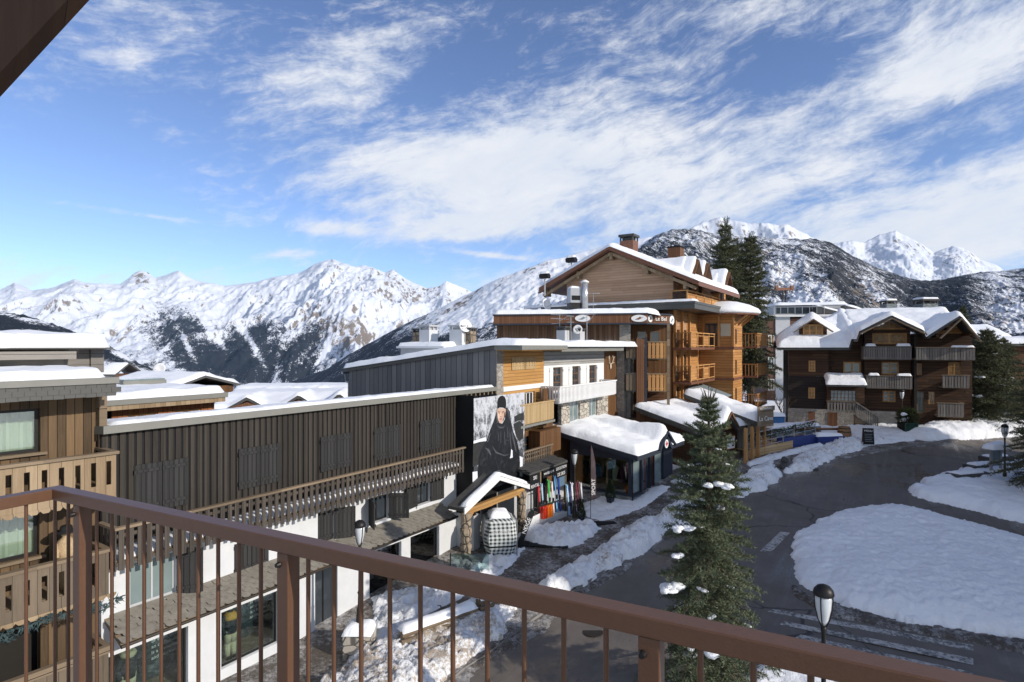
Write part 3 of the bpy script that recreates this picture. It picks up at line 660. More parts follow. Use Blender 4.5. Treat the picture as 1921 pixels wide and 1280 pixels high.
snow_rect(br, UL, lb.u(205), 0.02, 7.0, lambda a, b: RT, 0.22, 0.25, 0.16, 0.05)
wood('weathered_grey', (0.12, 0.11, 0.10), (0.34, 0.32, 0.29), 0.3, 'h', 0.02); vU = 3.2; uU = lb.u(195, -vU); zU0 = RT; zU1 = lb.z(195, 652, -vU)
add(br, 'upper_storey', MB().box(UL-3, uU-0.32, vU+0.06, vU+6, zU0, zU1-0.04).box(uU-0.31, uU, vU, vU+6, zU0, zU1-0.04).box(UL-3, uU-0.8, vU-0.5, vU+0.05, zU1-0.30, zU1-0.1), 'weathered_grey')
add(br, 'upper_roof', MB().box(UL-3, uU+0.02, vU-0.55, vU+6, zU1-0.039, zU1), 'fascia_dark')
snow_rect(br, UL-3, uU+0.02, vU-0.55, vU+6, lambda a, b: zU1, 0.40, 0.35, 0.18, 0.05)
# evergreen garland under the lower balcony
gl = MB(); rg = random.Random(3)
for i in range(520):
    u = UL+rg.random()*(0.1-UL); sag = 0.07*math.sin(u*4); c = Vector((u, -0.06+rg.uniform(-.05, .05), zb2-0.16+sag+rg.uniform(-.09, .09)))
    for k in range(3):
        d_ = Vector((rg.uniform(-1, 1), rg.uniform(-1, .3), rg.uniform(-1, .6))).normalized()*0.13; s_ = d_.cross(Vector((0.3, 1, 0.2))).normalized()*0.016
        gl.face([c-s_, c+s_, c+d_])
tag(gl.build('garland', plain('garland_green', (0.05, 0.085, 0.09), 0.8, 0.3, 9), None, at=lb.w(0, 0), rot=lb.ang), 'bluish evergreen garland hung under the lower slotted balcony', 'garland')
# straw figure with a hat on the lower balcony
fx, fz = lb.uz(126, 1040, -0.28); fg = lb.root('straw_figure', 'straw figure in a black felt hat leaning on the lower slotted balcony', 'scarecrow', None, fx, 0.34, fl2)
hz = lb.z(126, 1003, -0.3)-fl2; bz = lb.z(126, 1042, -0.3)-fl2
add(fg, 'body', MB().lathe([(0.10, 0.0), (0.16, bz*0.5), (0.19, bz), (0.21, bz+0.15), (0.16, bz+0.33), (0.07, hz-0.05), (0.09, hz), (0.10, hz+0.06), (0.0, hz+0.1)], 0, 0, 14).tube((0.18, 0, bz+0.28), (0.24, -0.16, bz+0.02), 0.055, 0.045).tube((-0.18, 0, bz+0.28), (-0.22, -0.17, bz+0.02), 0.055, 0.045), plain('straw', (0.46, 0.33, 0.19), 0.9, 0.35, 30), smooth=True)
add(fg, 'hat', MB().lathe([(0.24, hz+0.06), (0.25, hz+0.075), (0.12, hz+0.085), (0.115, hz+0.17), (0.09, hz+0.2), (0.0, hz+0.2)], 0, 0, 18), 'black_matt', smooth=True)
# ------------------------------------------------------------------ long black timber building
fa = Fr((-6.86, 18.5), (0.5477, 0.8367)); c3 = crop(400, 680, 3.2); c4 = crop(480, 940, 3.765); c5 = crop(840, 700, 4.268)
ar = fa.root('timber_building', 'long black timber building with closed shutters above a white shop floor', 'building')
u0a = fa.u(189); u1a = 8.1; zroof = 7.42; zf = fa.z(509, 989, 0.9)+0.32
OFF = 0.9
def hole(pxl, pxr, pyt, pyb, ref=None, off=0.0):
    m_ = (pxl+pxr)/2 if ref is None else ref
    return (fa.u(pxl, off), fa.u(pxr, off), fa.z(m_, pyb, off), fa.z(m_, pyt, off))
add(ar, 'upper_wall', MB().box(u0a, u1a, 0.0, 0.2, zf-0.1, zroof-0.006).box(u0a, u1a, 0.201, 1.5, zf-0.1, zroof-0.2), 'black_matt')
b = MB(); x = u0a+0.02
while x < u1a-0.15:
    h_ = RN.uniform(-0.008, 0.008); b.box(x, x+0.125, -0.032+h_, -0.001, zf-0.08, zroof-0.02); x += 0.19
add(ar, 'cladding', b, 'black_board')
for q in ((251, 353, 867, 956, 353), (447, 525, 837, 911, 486), (600.6, 660, 815.5, 880, 630), (701, 751.5, 800, 860, 726), (787, 828, 787.5, 844, 807)):
    H_ = hole(q[0], q[1], q[2], q[3], (q[0]+q[1])/2, 0.05); m_ = (H_[0]+H_[1])/2
    if q[0] == 251: H_ = (H_[0], H_[1], H_[2]+0.0, fa.z(353, 858, 0.05)); 
    shutter(ar, H_[0], m_-0.004, H_[2], H_[3], -0.04); shutter(ar, m_+0.004, H_[1], H_[2], H_[3], -0.04)
# lower white storeys
zaw = fa.z(480, 1063); zeave = fa.z(554, 1083, OFF)
WA = hole(243, 330, 1046, 1128, 285); WB = hole(438, 503, 1012, 1070, 470); WC = hole(595, 625, 958, 1016, 610); WD = hole(690, 728, 930, 978, 709); WE = hole(781, 806, 903, 945, 793)
zsh = (0.35, 2.02)
S1 = (fa.u(196), fa.u(352), 0.35, 2.02); S2 = (fa.u(414), fa.u(522), 0.42, 2.02); D1 = (fa.u(590), fa.u(632), 0.05, 2.12); S3 = (fa.u(692), fa.u(752), 0.30, 2.05); S4 = (fa.u(769), fa.u(823), 0.55, 2.05)
lw = MB().wall(u0a, u1a, 0, zf-0.11, -0.03, [WA, WB, WC, WD, WE, S1, S2, D1, S3, S4], 0.24)
lw.box(u0a, u0a+0.02, -0.029, 6, 0, zf-0.11); add(ar, 'shop_wall', lw, 'plaster')
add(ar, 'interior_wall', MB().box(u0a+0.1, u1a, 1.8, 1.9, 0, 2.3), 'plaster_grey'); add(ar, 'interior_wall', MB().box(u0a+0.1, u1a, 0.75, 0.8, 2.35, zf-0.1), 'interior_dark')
add(ar, 'shop_floor', MB().box(u0a+0.1, u1a, 0.22, 1.8, 0.28, 0.33), 'board_weathered')
window(ar, *WA, 0.08, 'plaster_grey', 'glass_grey', (2, 1), 0.05); 
for W in (WD, WE): window(ar, *W, 0.10, 'metal_dark', 'glass_dark', (2, 1), 0.06)
for S in (S1, S2, S3, S4): window(ar, *S, 0.10, 'metal_dark', 'glass_clear', (1, 1), 0.05)
window(ar, *D1, 0.14, 'metal_dark', 'glass_dark', (2, 1), 0.06)
shutter(ar, WA[1], WA[1]+0.62, WA[2]-0.03, WA[3]+0.03, -0.05, hinge='l', ang=-35)
m_ = (WB[0]+WB[1])/2; shutter(ar, WB[0], m_-.004, WB[2], WB[3], 0.02); shutter(ar, m_+.004, WB[1], WB[2], WB[3], 0.02)
shutter(ar, WC[0], WC[1], WC[2], WC[3], 0.05); shutter(ar, WC[1], WC[1]+0.72, WC[2], WC[3], -0.04, hinge='l', ang=-28)
shutter(ar, WD[0]-0.7, WD[0], WD[2], WD[3], -0.04, hinge='r', ang=62); shutter(ar, WD[1], WD[1]+0.75, WD[2], WD[3], -0.05, hinge='l', ang=-55)
shutter(ar, WE[0]-0.75, WE[0], WE[2], WE[3], -0.04, hinge='r', ang=8); shutter(ar, WE[1], WE[1]+0.72, WE[2], WE[3], -0.04, hinge='l', ang=-8)
for W in (WA, WB, WC, WD, WE): add(ar, 'sill', MB().box(W[0]-0.06, W[1]+0.06, -0.10, 0.02, W[2]-0.08, W[2]-0.002), 'plaster')
# slate awning above the shop windows
ua0 = fa.u(226, OFF); ua1 = fa.u(862, OFF)-0.15
add(ar, 'awning', scallop_tiles(ua0, ua1, -0.035, zaw+0.02, -OFF, zeave, 6, 0.25), 'slate')
aw = MB().prism([(-0.035, zaw-0.10), (-0.035, zaw-0.0), (-OFF+0.04, zeave-0.02), (-OFF+0.04, zeave-0.10)], ua0+0.02, ua1-0.02, 'x'); add(ar, 'awning_board', aw, 'board_weathered')
gt = MB(); k = 40
for i in range(k): gt.tube((ua0+(ua1-ua0)*i/k, -OFF-0.03, zeave-0.06), (ua0+(ua1-ua0)*(i+1)/k, -OFF-0.03, zeave-0.06), 0.045, 0.045, 8)
add(ar, 'gutter', gt, 'metal_bronze')
# balcony
ub0 = fa.u(219, OFF); ub1 = fa.u(872, OFF)-0.02; zr = fa.z(640, 896, OFF); zbt = fa.z(640, 952, OFF)
zr = 0.5*(fa.z(400, 952, OFF)+fa.z(872, 839, OFF)); zbt = 0.5*(fa.z(509, 989, OFF)+fa.z(870, 886, OFF))
bo = slatrail(ar, ub0, ub1, -OFF, zr, zbt, 0.2, 0.118, 'slat_dark', 'board_weathered', ('l',), 0.87, 'balcony', zbt+0.24, True, 0.02)
snow_rect(bo, ub0+0.1, ub1-0.05, -OFF+0.10, -0.05, lambda a, c: zbt+0.24, 0.16, 0.2, 0.12, 0.05)
# roof with a snow rim, black flank wall and overhang beyond it
uro = fa.u(936, 0.3)
sl_ = lambda a, v: zroof+0.2-0.05*(v+0.15)
add(ar, 'roof', MB().prism([(-0.22, zroof), (-0.22, zroof+0.19), (1.6, zroof+0.06), (1.6, zroof-0.13)], u0a-0.03, uro, 'x'), 'fascia_grey')
snow_rect(ar, u0a+0.15, uro-0.1, -0.18, 1.6, lambda a, v: zroof+0.19-0.071*(v+0.22), 0.10, 0.18, 0.12, 0.05)
rt_ = MB()
for i in range(9): x = u1a+0.2+i*0.32; rt_.box(x, x+0.09, -0.18, 0.5, zroof-0.14, zroof-0.005)
add(ar, 'rafter_ends', rt_, 'board_weathered')
# projecting black bay that carries the poster, entrance below it
BO = 1.0; ub = 8.1; ue = 11.72; zb_ = 2.75
ue2 = fa.u(984, BO)
by = MB().box(ub+0.121, ue2, -BO+0.002, -BO+0.09, 3.0, zroof-0.152) if False else MB().box(ub, ub+0.12, -BO, -0.001, 2.35, zroof-0.01).box(ub+0.12, ue2, -BO, -BO+0.1, 3.0, zroof-0.15).box(ub+0.12, ue, -BO+0.11, 3.0, 3.0, 3.2); add(ar, 'poster_bay', by, 'black_paint')
g9 = gz(0, 25.0)
add(ar, 'entrance_pier', MB().box(ub-0.02, ub+0.42, -BO+0.02, 0.0, 0, 2.34), 'plaster_grey'); add(ar, 'entrance_pier', MB().box(ue-0.5, ue, -BO+0.02, 0.6, g9, 2.99), 'plaster_grey')
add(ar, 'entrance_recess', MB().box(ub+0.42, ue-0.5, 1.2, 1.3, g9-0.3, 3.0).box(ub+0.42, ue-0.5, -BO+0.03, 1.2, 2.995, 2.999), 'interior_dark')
window(ar, ub+1.2, ue-1.0, g9, g9+2.05, 0.55, 'plaster_grey', 'glass_dark', (3, 1), 0.09)
# ------------------------------------------------------------------ printed poster
def printmat(name, f):
    m, n = newmat(name); f(n); n.put(n.b.inputs['Roughness'], 0.45); M[name] = m
def _bg(n):
    X, Y, Z = n.sep(n.obj); a = n.noise(n.comb(n.m('MULTIPLY', X, 1.0), 0, n.m('MULTIPLY', Z, 0.55)), 2.2, 8, 0.75, 0.4); b_ = n.noise(n.obj, 9, 5, 0.7)
    t = n.m('SUBTRACT', n.m('ADD', n.m('MULTIPLY', a, 0.8), n.m('MULTIPLY', b_, 0.4)), n.m('MULTIPLY', n.m('SUBTRACT', Z, 5.2), 0.05))
    n.put(n.b.inputs['Base Color'], n.mix(n.ramp(t, 0.47, 0.66), (0.52, 0.54, 0.58), (0.05, 0.055, 0.06)))
printmat('print_mountain', _bg)
def _coat(n):
    a = n.noise(n.obj, 3.5, 6, 0.7, 0.8); n.put(n.b.inputs['Base Color'], n.mix(n.ramp(a, 0.45, 0.8), (0.007, 0.008, 0.010), (0.040, 0.042, 0.048)))
printmat('print_coat', _coat)
plain('print_face', (0.50, 0.34, 0.26), 0.5, 0.06, 6); plain('print_shade', (0.10, 0.055, 0.04), 0.6, 0.1, 6); plain('print_beanie', (0.012, 0.012, 0.013), 0.6, 0.4, 40); plain('print_lip', (0.32, 0.14, 0.115), 0.6, 0.05, 6); plain('print_light', (0.62, 0.45, 0.36), 0.5, 0.05, 8)
plain('print_rock', (0.035, 0.036, 0.036), 0.6, 0.5, 9); plain('print_fold', (0.075, 0.08, 0.09), 0.6, 0.3, 12); plain('print_snow', (0.66, 0.68, 0.72), 0.6, 0.05, 5)
pr = fa.root('advertising_poster', 'tall advertising poster of a person in black coat and beanie before snowy mountains', 'poster')
cp = crop(880, 735, 6.4)
def pl(pts, lay):
    off = BO+0.012+lay*0.004; r_ = []
    for x_, y_ in pts:
        a, z_ = fa.uz(*cp(x_, y_), off); r_.append((a, -off, z_))
    return r_
def layer(name, mat, polys, lay, parent=None):
    for p in polys: o = add(parent or pr, name, MB().face(pl(p, lay)[::-1]), mat)
    return o
zA, zB = 3.25, fa.z(887, 748, BO)
add(pr, 'printed_background', MB().box(fa.u(888.5, BO), fa.u(983.5, BO), -BO-0.012, -BO-0.001, zA, zB), 'print_mountain')
layer('printed_rocks', 'print_rock', [[(50,625),(130,590),(210,600),(180,660),(140,720),(110,880),(44,900)], [(530,390),(600,350),(655,390),(650,560),(600,600),(560,520)], [(540,300),(600,265),(660,250),(660,340),(600,345),(545,370)]], 1)
layer('printed_snow', 'print_snow', [[(42,965),(100,955),(105,1080),(110,1190),(45,1240)], [(602,770),(645,790),(640,1020),(606,1010)], [(54,590),(200,545),(210,590),(120,605),(54,625)]], 1.6)
layer('printed_coat', 'print_coat', [[(330,240),(312,300),(290,370),(250,470),(205,600),(150,690),(120,790),(103,960),(112,1180),(240,1080),(350,935),(470,1000),(606,1030),(612,860),(604,720),(580,600),(530,480),(500,340),(492,240),(455,190),(440,200),(430,330),(400,385),(365,380),(340,320)]], 2.2)
layer('printed_folds', 'print_fold', [[(348,480),(352,482),(356,590),(350,590)], [(378,470),(384,470),(384,620),(378,620)], [(420,480),(426,480),(436,640),(428,640)], [(455,420),(460,418),(470,560),(463,560)], [(480,420),(500,560),(512,700),(506,720),(492,580)], [(190,670),(240,690),(270,760),(255,765),(215,705)], [(330,400),(362,420),(410,425),(440,395),(410,440),(360,440)], [(210,610),(250,500),(262,500),(232,600)], [(322,262),(334,244),(338,300),(352,372),(342,378),(326,320)], [(446,214),(462,206),(486,250),(492,330),(480,330),(468,260)], [(505,470),(520,480),(548,600),(570,720),(560,720),(530,600)], [(270,640),(330,720),(420,760),(500,750),(420,772),(320,740)]], 2.8)
layer('printed_snow', 'print_snow', [[(505,690),(522,705),(524,790),(490,802),(500,760)]], 2.9)
fc = layer('printed_face', 'print_face', [[(342,200),(440,205),(441,250),(432,300),(412,350),(388,382),(366,376),(350,345),(340,285),(336,240)]], 3.0)
layer('printed_light', 'print_light', [[(345,262),(362,262),(366,310),(352,330),(344,300)], [(374,250),(386,250),(387,300),(378,302)]], 3.3, fc)
layer('printed_shadow', 'print_shade', [[(345,236),(376,242),(376,248),(346,244)], [(394,240),(422,234),(422,242),(394,248)], [(354,254),(372,255),(370,261),(356,261)], [(398,253),(416,251),(415,258),(400,260)], [(372,298),(392,298),(388,305),(377,305)], [(424,250),(438,240),(432,300),(412,348),(400,352),(418,310)]], 3.6, fc)
layer('printed_lips', 'print_lip', [[(364,324),(382,320),(398,323),(392,336),(372,337)]], 3.6, fc)
layer('printed_beanie', 'print_beanie', [[(340,205),(340,130),(352,80),(372,55),(400,46),(425,60),(442,95),(447,150),(440,208),(410,192),(370,190)]], 3.8)
# ------------------------------------------------------------------ gabled porch under the poster
po = fa.root('entrance_porch', 'snow topped gabled porch on two knobbly stone pillars under the poster', 'porch')
PO = 1.95
apx = fa.uz(948, 889, PO); el = fa.uz(876, 946, PO); er = fa.uz(991, 914, PO); bk = -BO-0.06
ez = (el[1]+er[1])/2; ua_ = (el[0]+er[0])/2; az_ = apx[1]; hl = (er[0]-el[0])/2
for sgn, nm in ((-1, 'roof_slope'), (1, 'roof_slope')):
    e_ = ua_+sgn*(hl+0.1); ze = ez-0.05
    sl2 = [(ua_, az_-0.02), (e_, ze), (e_, ze-0.12), (ua_, az_-0.16)]
    add(po, nm, MB().prism(sl2 if sgn > 0 else sl2[::-1], -PO+0.05, bk), 'slate_dark')
    add(po, 'barge_board', MB().prism([(ua_, az_+0.01), (e_+sgn*0.04, ze+0.02), (e_+sgn*0.04, ze-0.2), (ua_, az_-0.20)] if sgn > 0 else [(ua_, az_-0.20), (e_+sgn*0.04, ze-0.2), (e_+sgn*0.04, ze+0.02), (ua_, az_+0.01)], -PO, -PO+0.048), 'white_paint')
def gz_p(a, v): return az_-0.0-abs(a-ua_)*(az_-ez+0.05)/(hl+0.1)+0.01
snow_rect(po, ua_-hl-0.02, ua_+hl+0.02, -PO-0.03, -PO+0.36, gz_p, 0.13, 0.15, 0.08, 0.04)
cb_ = MB(); z_ = ez-0.35
for i in range(12):
    a = ua_-hl+0.1+(2*hl-0.2)*i/12; b2 = ua_-hl+0.1+(2*hl-0.2)*(i+1)/12; dd = 0.04*math.sin(i*1.3)
    cb_.box(a, b2, -PO+0.12, -PO+0.3, z_+dd*0.3-0.02, z_+0.22)
for s_ in (-1, 1): cb_.bar((ua_+s_*(hl-0.2), -PO+0.21, z_-0.35), (ua_+s_*(hl-0.62), -PO+0.21, z_+0.02), 0.1, 0.13, (0, 1, 0))
add(po, 'carved_beam', cb_, wood('honey_wood', (0.27, 0.14, 0.045), (0.56, 0.34, 0.13), 0.3, 'h', 0.02))
for s_ in (-1, 1):
    x = ua_+s_*(hl-0.22); pf = []; zz = g9-0.5
    while zz < z_-0.1:
        r_ = RN.uniform(0.17, 0.21); pf += [(r_, zz), (r_*1.18, zz+0.14), (r_*1.1, zz+0.27), (r_*0.86, zz+0.29)]; zz += 0.30
    add(po, 'pillar', MB().lathe([(0.0, pf[0][1])]+pf+[(0.0, zz)], x, -PO+0.22, 9), 'stone_pillar')
# ------------------------------------------------------------------ gondola cabin in gingham
def _ging(n):
    X, Y, Z = n.sep(n.obj); s_ = 0.155
    fx_ = n.m('FRACT', n.m('DIVIDE', n.m('ADD', n.m('ADD', X, Y), 10.0), s_)); fz_ = n.m('FRACT', n.m('DIVIDE', n.m('ADD', Z, 0.03), s_))
    bx = n.m('LESS_THAN', fx_, 0.5); bz_ = n.m('LESS_THAN', fz_, 0.5); k = n.m('MULTIPLY', n.m('ADD', bx, bz_), 0.5)
    c = n.mix(n.m('GREATER_THAN', k, 0.25), (0.62, 0.63, 0.60), (0.33, 0.36, 0.36)); c = n.mix(n.m('GREATER_THAN', k, 0.75), c, (0.015, 0.017, 0.02)); n.put(n.b.inputs['Base Color'], c)
printmat('gingham', _ging)
gp = G(940, 1048); gr = thing('gondola_cabin', 'old gondola lift cabin wrapped in black and white gingham with snow on top', 'gondola cabin', (gp.x-0.1, gp.y+0.25, gp.z), math.radians(8)); gr.scale = (1.14, 1.1, 0.98)
def ring(w_, d_, z): c_ = 0.17; return [(-w_+c_, -d_, z), (w_-c_, -d_, z), (w_, -d_+c_*0.5, z), (w_, d_, z), (-w_, d_, z), (-w_, -d_+c_*1.6, z)]
rs = [ring(0.42, 0.5, 0.06), ring(0.56, 0.6, 0.55), ring(0.60, 0.62, 0.95), ring(0.55, 0.58, 1.62), ring(0.40, 0.46, 1.76)]
gb = MB()
for a, c_ in zip(rs[:-1], rs[1:]):
    for i in range(6): gb.face([a[i], a[(i+1) % 6], c_[(i+1) % 6], c_[i]])
gb.face(rs[-1]); gb.face(rs[0][::-1]); add(gr, 'shell', gb, 'gingham')
bd = MB(); q = ring(0.572, 0.612, 0.60); q2 = ring(0.572, 0.612, 0.66)
for i in range(6): bd.face([q[i], q[(i+1) % 6], q2[(i+1) % 6], q2[i]])
add(gr, 'belt', bd, 'black_matt')
add(gr, 'door_edge', MB().box(0.60, 0.635, -0.42, -0.30, 0.15, 1.66).box(0.60, 0.635, 0.36, 0.48, 0.15, 1.66).box(0.602, 0.632, -0.29, 0.35, 1.58, 1.66), 'metal_grey')
text_part(gr, 'lettering', 'NAVETTE', 0.15, (0.02, -0.615, 1.22), (PI/2+0.05, 0, 0), sx=0.9)
snow_rect(gr, -0.42, 0.42, -0.44, 0.44, lambda a, v: 1.70, 0.36, 0.36, 0.07, 0.05, 'snow_cap')
# leaning ski-shaped board with white letters, door mat, glass panel
bp = G(977, 1046); ld = thing('leaning_board', 'dark ski shaped board with white letters leaning on the right porch pillar', 'sign', (bp.x-0.15, bp.y+0.55, bp.z+0.05), math.radians(14))
an = math.radians(22); lv = lambda a, z: (a*math.cos(an)+z*math.sin(an), -0.0, z*math.cos(an)-a*math.sin(an))
lb_ = MB(); o_ = [(-0.11, 0.0), (0.11, 0.0), (0.12, 1.7), (0.07, 1.85), (-0.07, 1.85), (-0.12, 1.7)]
f0 = [Vector(lv(*p)) for p in o_]; lb_.face(f0); lb_.face([p+Vector((0, .03, 0)) for p in f0][::-1])
for i in range(6): a, c_ = f0[i], f0[(i+1) % 6]; lb_.face([c_, a, a+Vector((0, .03, 0)), c_+Vector((0, .03, 0))])
add(ld, 'board', lb_, 'black_paint'); text_part(ld, 'lettering', 'NEIGE', 0.26, (lv(0, 1.15)[0], -0.006, lv(0, 1.15)[2]), (PI/2, -(PI/2-an), 0))
mt = G(1010, 1030); mo = MB().box(-0.5, 1.6, -0.35, 0.35, 0, 0.03).build('door_mat', M['black_matt'], at=(mt.x-0.3, mt.y+0.2, mt.z+0.15), rot=math.radians(-8)); tag(mo, 'long black doormat laid on trodden snow beside the gondola cabin', 'door mat')
gp0, gp1 = G(846, 1085), G(917, 1085); gq = thing('glass_balustrade', 'low clear glass balustrade in front of the white shop corner', 'balustrade', (gp0.x, gp0.y, gp0.z), math.atan2(gp1.y-gp0.y, gp1.x-gp0.x)); L_ = (gp1-gp0).length
add(gq, 'panel', MB().box(0, L_, 0, 0.015, 0.12, 0.95), 'glass_panel'); add(gq, 'post', MB().box(-0.04, -0.002, -0.02, 0.035, 0, 0.98), 'metal_dark')
# ------------------------------------------------------------------ window dressing
def dummy(name, label, px, off, coat, legs, head, h=1.62, arms=0.0):
    u = fa.u(px, off); r = fa.root(name, label, 'mannequin', None, u, -off, 0.33)
    s = h/1.75
    lg = MB()
    for q in (-1, 1): lg.tube((q*0.10*s, 0, 0.04), (q*0.10*s, 0, 0.5*s), 0.085*s, 0.10*s, 10).tube((q*0.10*s, 0, 0.5*s), (q*0.09*s, 0, 0.92*s), 0.10*s, 0.13*s, 10)
    add(r, 'trousers', lg, legs, smooth=True)
    t = MB().lathe([(0.0, 0.80*s), (0.19*s, 0.82*s), (0.20*s, 1.0*s), (0.215*s, 1.25*s), (0.20*s, 1.40*s), (0.10*s, 1.48*s), (0.075*s, 1.54*s), (0.0, 1.54*s)], 0, 0, 14)
    for q in (-1, 1): t.tube((q*0.20*s, 0, 1.40*s), (q*0.30*s, -0.03-arms*0.1, 1.10*s), 0.075*s, 0.065*s, 9).tube((q*0.30*s, -0.03-arms*0.1, 1.10*s), (q*0.25*s, -0.14-arms*0.15, 0.86*s), 0.065*s, 0.05*s, 9)
    add(r, 'jacket', t, coat, smooth=True)
    hd = MB().ball((0, -0.01, 1.645*s), 0.082*s, 0.10*s, 0.12*s, 14, 9); add(r, 'head', hd, head, smooth=True)
    bt = MB()
    for q in (-1, 1): bt.box(q*0.10*s-0.05, q*0.10*s+0.05, -0.16, 0.09, 0.0, 0.09)
    add(r, 'boots', bt, 'black_matt'); return r
plain('cloth_cream', (0.50, 0.44, 0.30), 0.9, 0.15, 8); plain('cloth_ink', (0.03, 0.035, 0.04), 0.85, 0.3, 10); plain('cloth_orange', (0.75, 0.16, 0.02), 0.8, 0.1, 8); plain('cloth_wine', (0.10, 0.02, 0.035), 0.9, 0.2, 8); plain('cloth_blue', (0.10, 0.17, 0.25), 0.9, 0.2, 8); plain('cloth_yellow', (0.60, 0.32, 0.06), 0.8, 0.1, 8)
d1_ = dummy('mannequin', 'shop mannequin in cream trousers and dark jacket with yellow shoulders', 432, -0.55, 'cloth_ink', 'cloth_cream', 'cloth_cream', 1.6)
add(d1_, 'yoke', MB().lathe([(0.21, 1.16), (0.205, 1.26), (0.11, 1.36), (0.0, 1.37)], 0, 0, 14), 'cloth_yellow', smooth=True)
d2_ = dummy('mannequin', 'shop mannequin with cream hood and pale padded sleeves in the left shop window', 240, -0.55, 'cloth_ink', 'cloth_cream', 'cloth_cream', 1.55)
add(d2_, 'hood', MB().lathe([(0.0, 1.24), (0.17, 1.26), (0.2, 1.34), (0.14, 1.42), (0.1, 1.40), (0.0, 1.40)], 0, 0, 14), 'cloth_cream', smooth=True)
dummy('mannequin', 'shop mannequin in bright orange jacket in the right white shop window', 782, -0.6, 'cloth_orange', 'cloth_wine', 'cloth_orange', 1.5)
def panel_text(label, px0, px1, lines, uo):
    S = fa.u(px0, -1.2), fa.u(px1, -1.2); r = fa.root('display_panel', label, 'display board')
    def _pm(n):
        a = n.noise(n.obj, 2.0, 7, 0.7, 0.5); n.put(n.b.inputs['Base Color'], n.mix(n.ramp(a, 0.5, 0.75), (0.02, 0.03, 0.035), (0.22, 0.25, 0.26)))
    if 'print_panel' not in M: printmat('print_panel', _pm)
    add(r, 'panel', MB().box(S[0], S[1], 1.2, 1.23, 0.40, 1.98), 'print_panel')
    for i, t in enumerate(lines): text_part(r, 'lettering', t, 0.135 if i else 0.16, (S[0]+uo, 1.192, 1.72-i*0.155), align='LEFT')
panel_text('dark display panel with white printed lines beside the hooded mannequin', 215, 352, ["Collector's Rooms", 'already bridge', 'of while under', 'an craftsman', 'is a favourite', 'and function'], 0.9)
panel_text('dark display panel with white printed lines beside the yellow-shouldered mannequin', 420, 520, ["Collector's Rooms", 'already bridge', 'of while under', 'an craftsman', 'is a favourite', 'and function'], 0.85)
# ------------------------------------------------------------------ grey-planked apartment building on the left of the street
wood('plank_grey', (0.085, 0.085, 0.088), (0.24, 0.235, 0.23), 0.34, 'v', 0.05, var=0.8)
wood('plank_honey', (0.34, 0.17, 0.05), (0.66, 0.40, 0.15), 0.17, 'h', 0.05)
wood('plank_silver', (0.24, 0.235, 0.225), (0.46, 0.45, 0.43), 0.2, 'h', 0.06)
wood('plank_brown', (0.075, 0.035, 0.014), (0.23, 0.115, 0.048), 0.14, 'v', 0.05)
wood('slat_tan', (0.34, 0.23, 0.11), (0.60, 0.45, 0.25), 0.12, 'v', 0.03)
def roof_deck(parent, u0, u1, v0, v1, zf, th=0.2, res=0.2, name='roof', mat='slate_dark'):
    nu = max(4, min(110, int((u1-u0)/res)+1)); nv = max(4, min(90, int((v1-v0)/res)+1)); us = np.linspace(u0, u1, nu); vs = np.linspace(v0, v1, nv)
    b = MB(); top = [[len(b.v)+0*0 for _ in us] for _ in vs]
    for j, v in enumerate(vs):
        for i, u in enumerate(us): top[j][i] = len(b.v); b.v.append((u, v, zf(u, v)))
    bot = [[0]*nu for _ in vs]
    for j, v in enumerate(vs):
        for i, u in enumerate(us): bot[j][i] = len(b.v); b.v.append((u, v, zf(u, v)-th))
    for j in range(nv-1):
        for i in range(nu-1):
            b.f.append((top[j][i], top[j][i+1], top[j+1][i+1], top[j+1][i])); b.f.append((bot[j][i], bot[j+1][i], bot[j+1][i+1], bot[j][i+1]))
    for i in range(nu-1):
        b.f.append((top[0][i], bot[0][i], bot[0][i+1], top[0][i+1])); b.f.append((top[-1][i+1], bot[-1][i+1], bot[-1][i], top[-1][i]))
    for j in range(nv-1):
        b.f.append((top[j][0], top[j+1][0], bot[j+1][0], bot[j][0])); b.f.append((top[j+1][-1], top[j][-1], bot[j][-1], bot[j+1][-1]))
    return add(parent, name, b, mat)
fc = Fr(fa.w(fa.u(930), 0)[:2], (0.5477, 0.8367)); c6 = crop(630, 540, 3.43)
cr_ = fc.root('plank_apartments', 'grey plank clad apartment building with honey timber panel and white balcony', 'building')
vB, zB_ = fc.vz(655, 692, 0.0); zF = fc.vz(930, 650, 0.0)[1]; UE = fc.u(1176)
add(cr_, 'side_wall', MB().prism([(0.0, 0.5), (vB, 0.5), (vB, zB_-0.12), (0.0, zF-0.12)], 0.0, 0.25, 'x'), 'plank_grey')
US = fc.u(942); UY = fc.u(1019); UW = fc.u(1132); UP = fc.u(1158)
add(cr_, 'core', MB().prism([(0.45, 0.5), (vB-0.1, 0.5), (vB-0.1, zB_-0.2), (0.45, zF-0.2)], 0.251, UE, 'x'), 'interior_dark')
add(cr_, 'stone_pilaster', MB().box(0.0, US, -0.06, -0.001, 0.5, zF-0.15), 'stone_wall')
zy0 = fc.z(980, 722); zy1 = zF-0.1
add(cr_, 'timber_panel', MB().box(US, UY, -0.04, 0.4, zy0, zy1), 'plank_honey')
sa = [fc.uz(*c6(x, y)) for x, y in ((1125, 530), (1205, 447), (1210, 525), (1280, 445))]
zs0 = (sa[0][1]+sa[2][1])/2; zs1 = (sa[1][1]+sa[3][1])/2
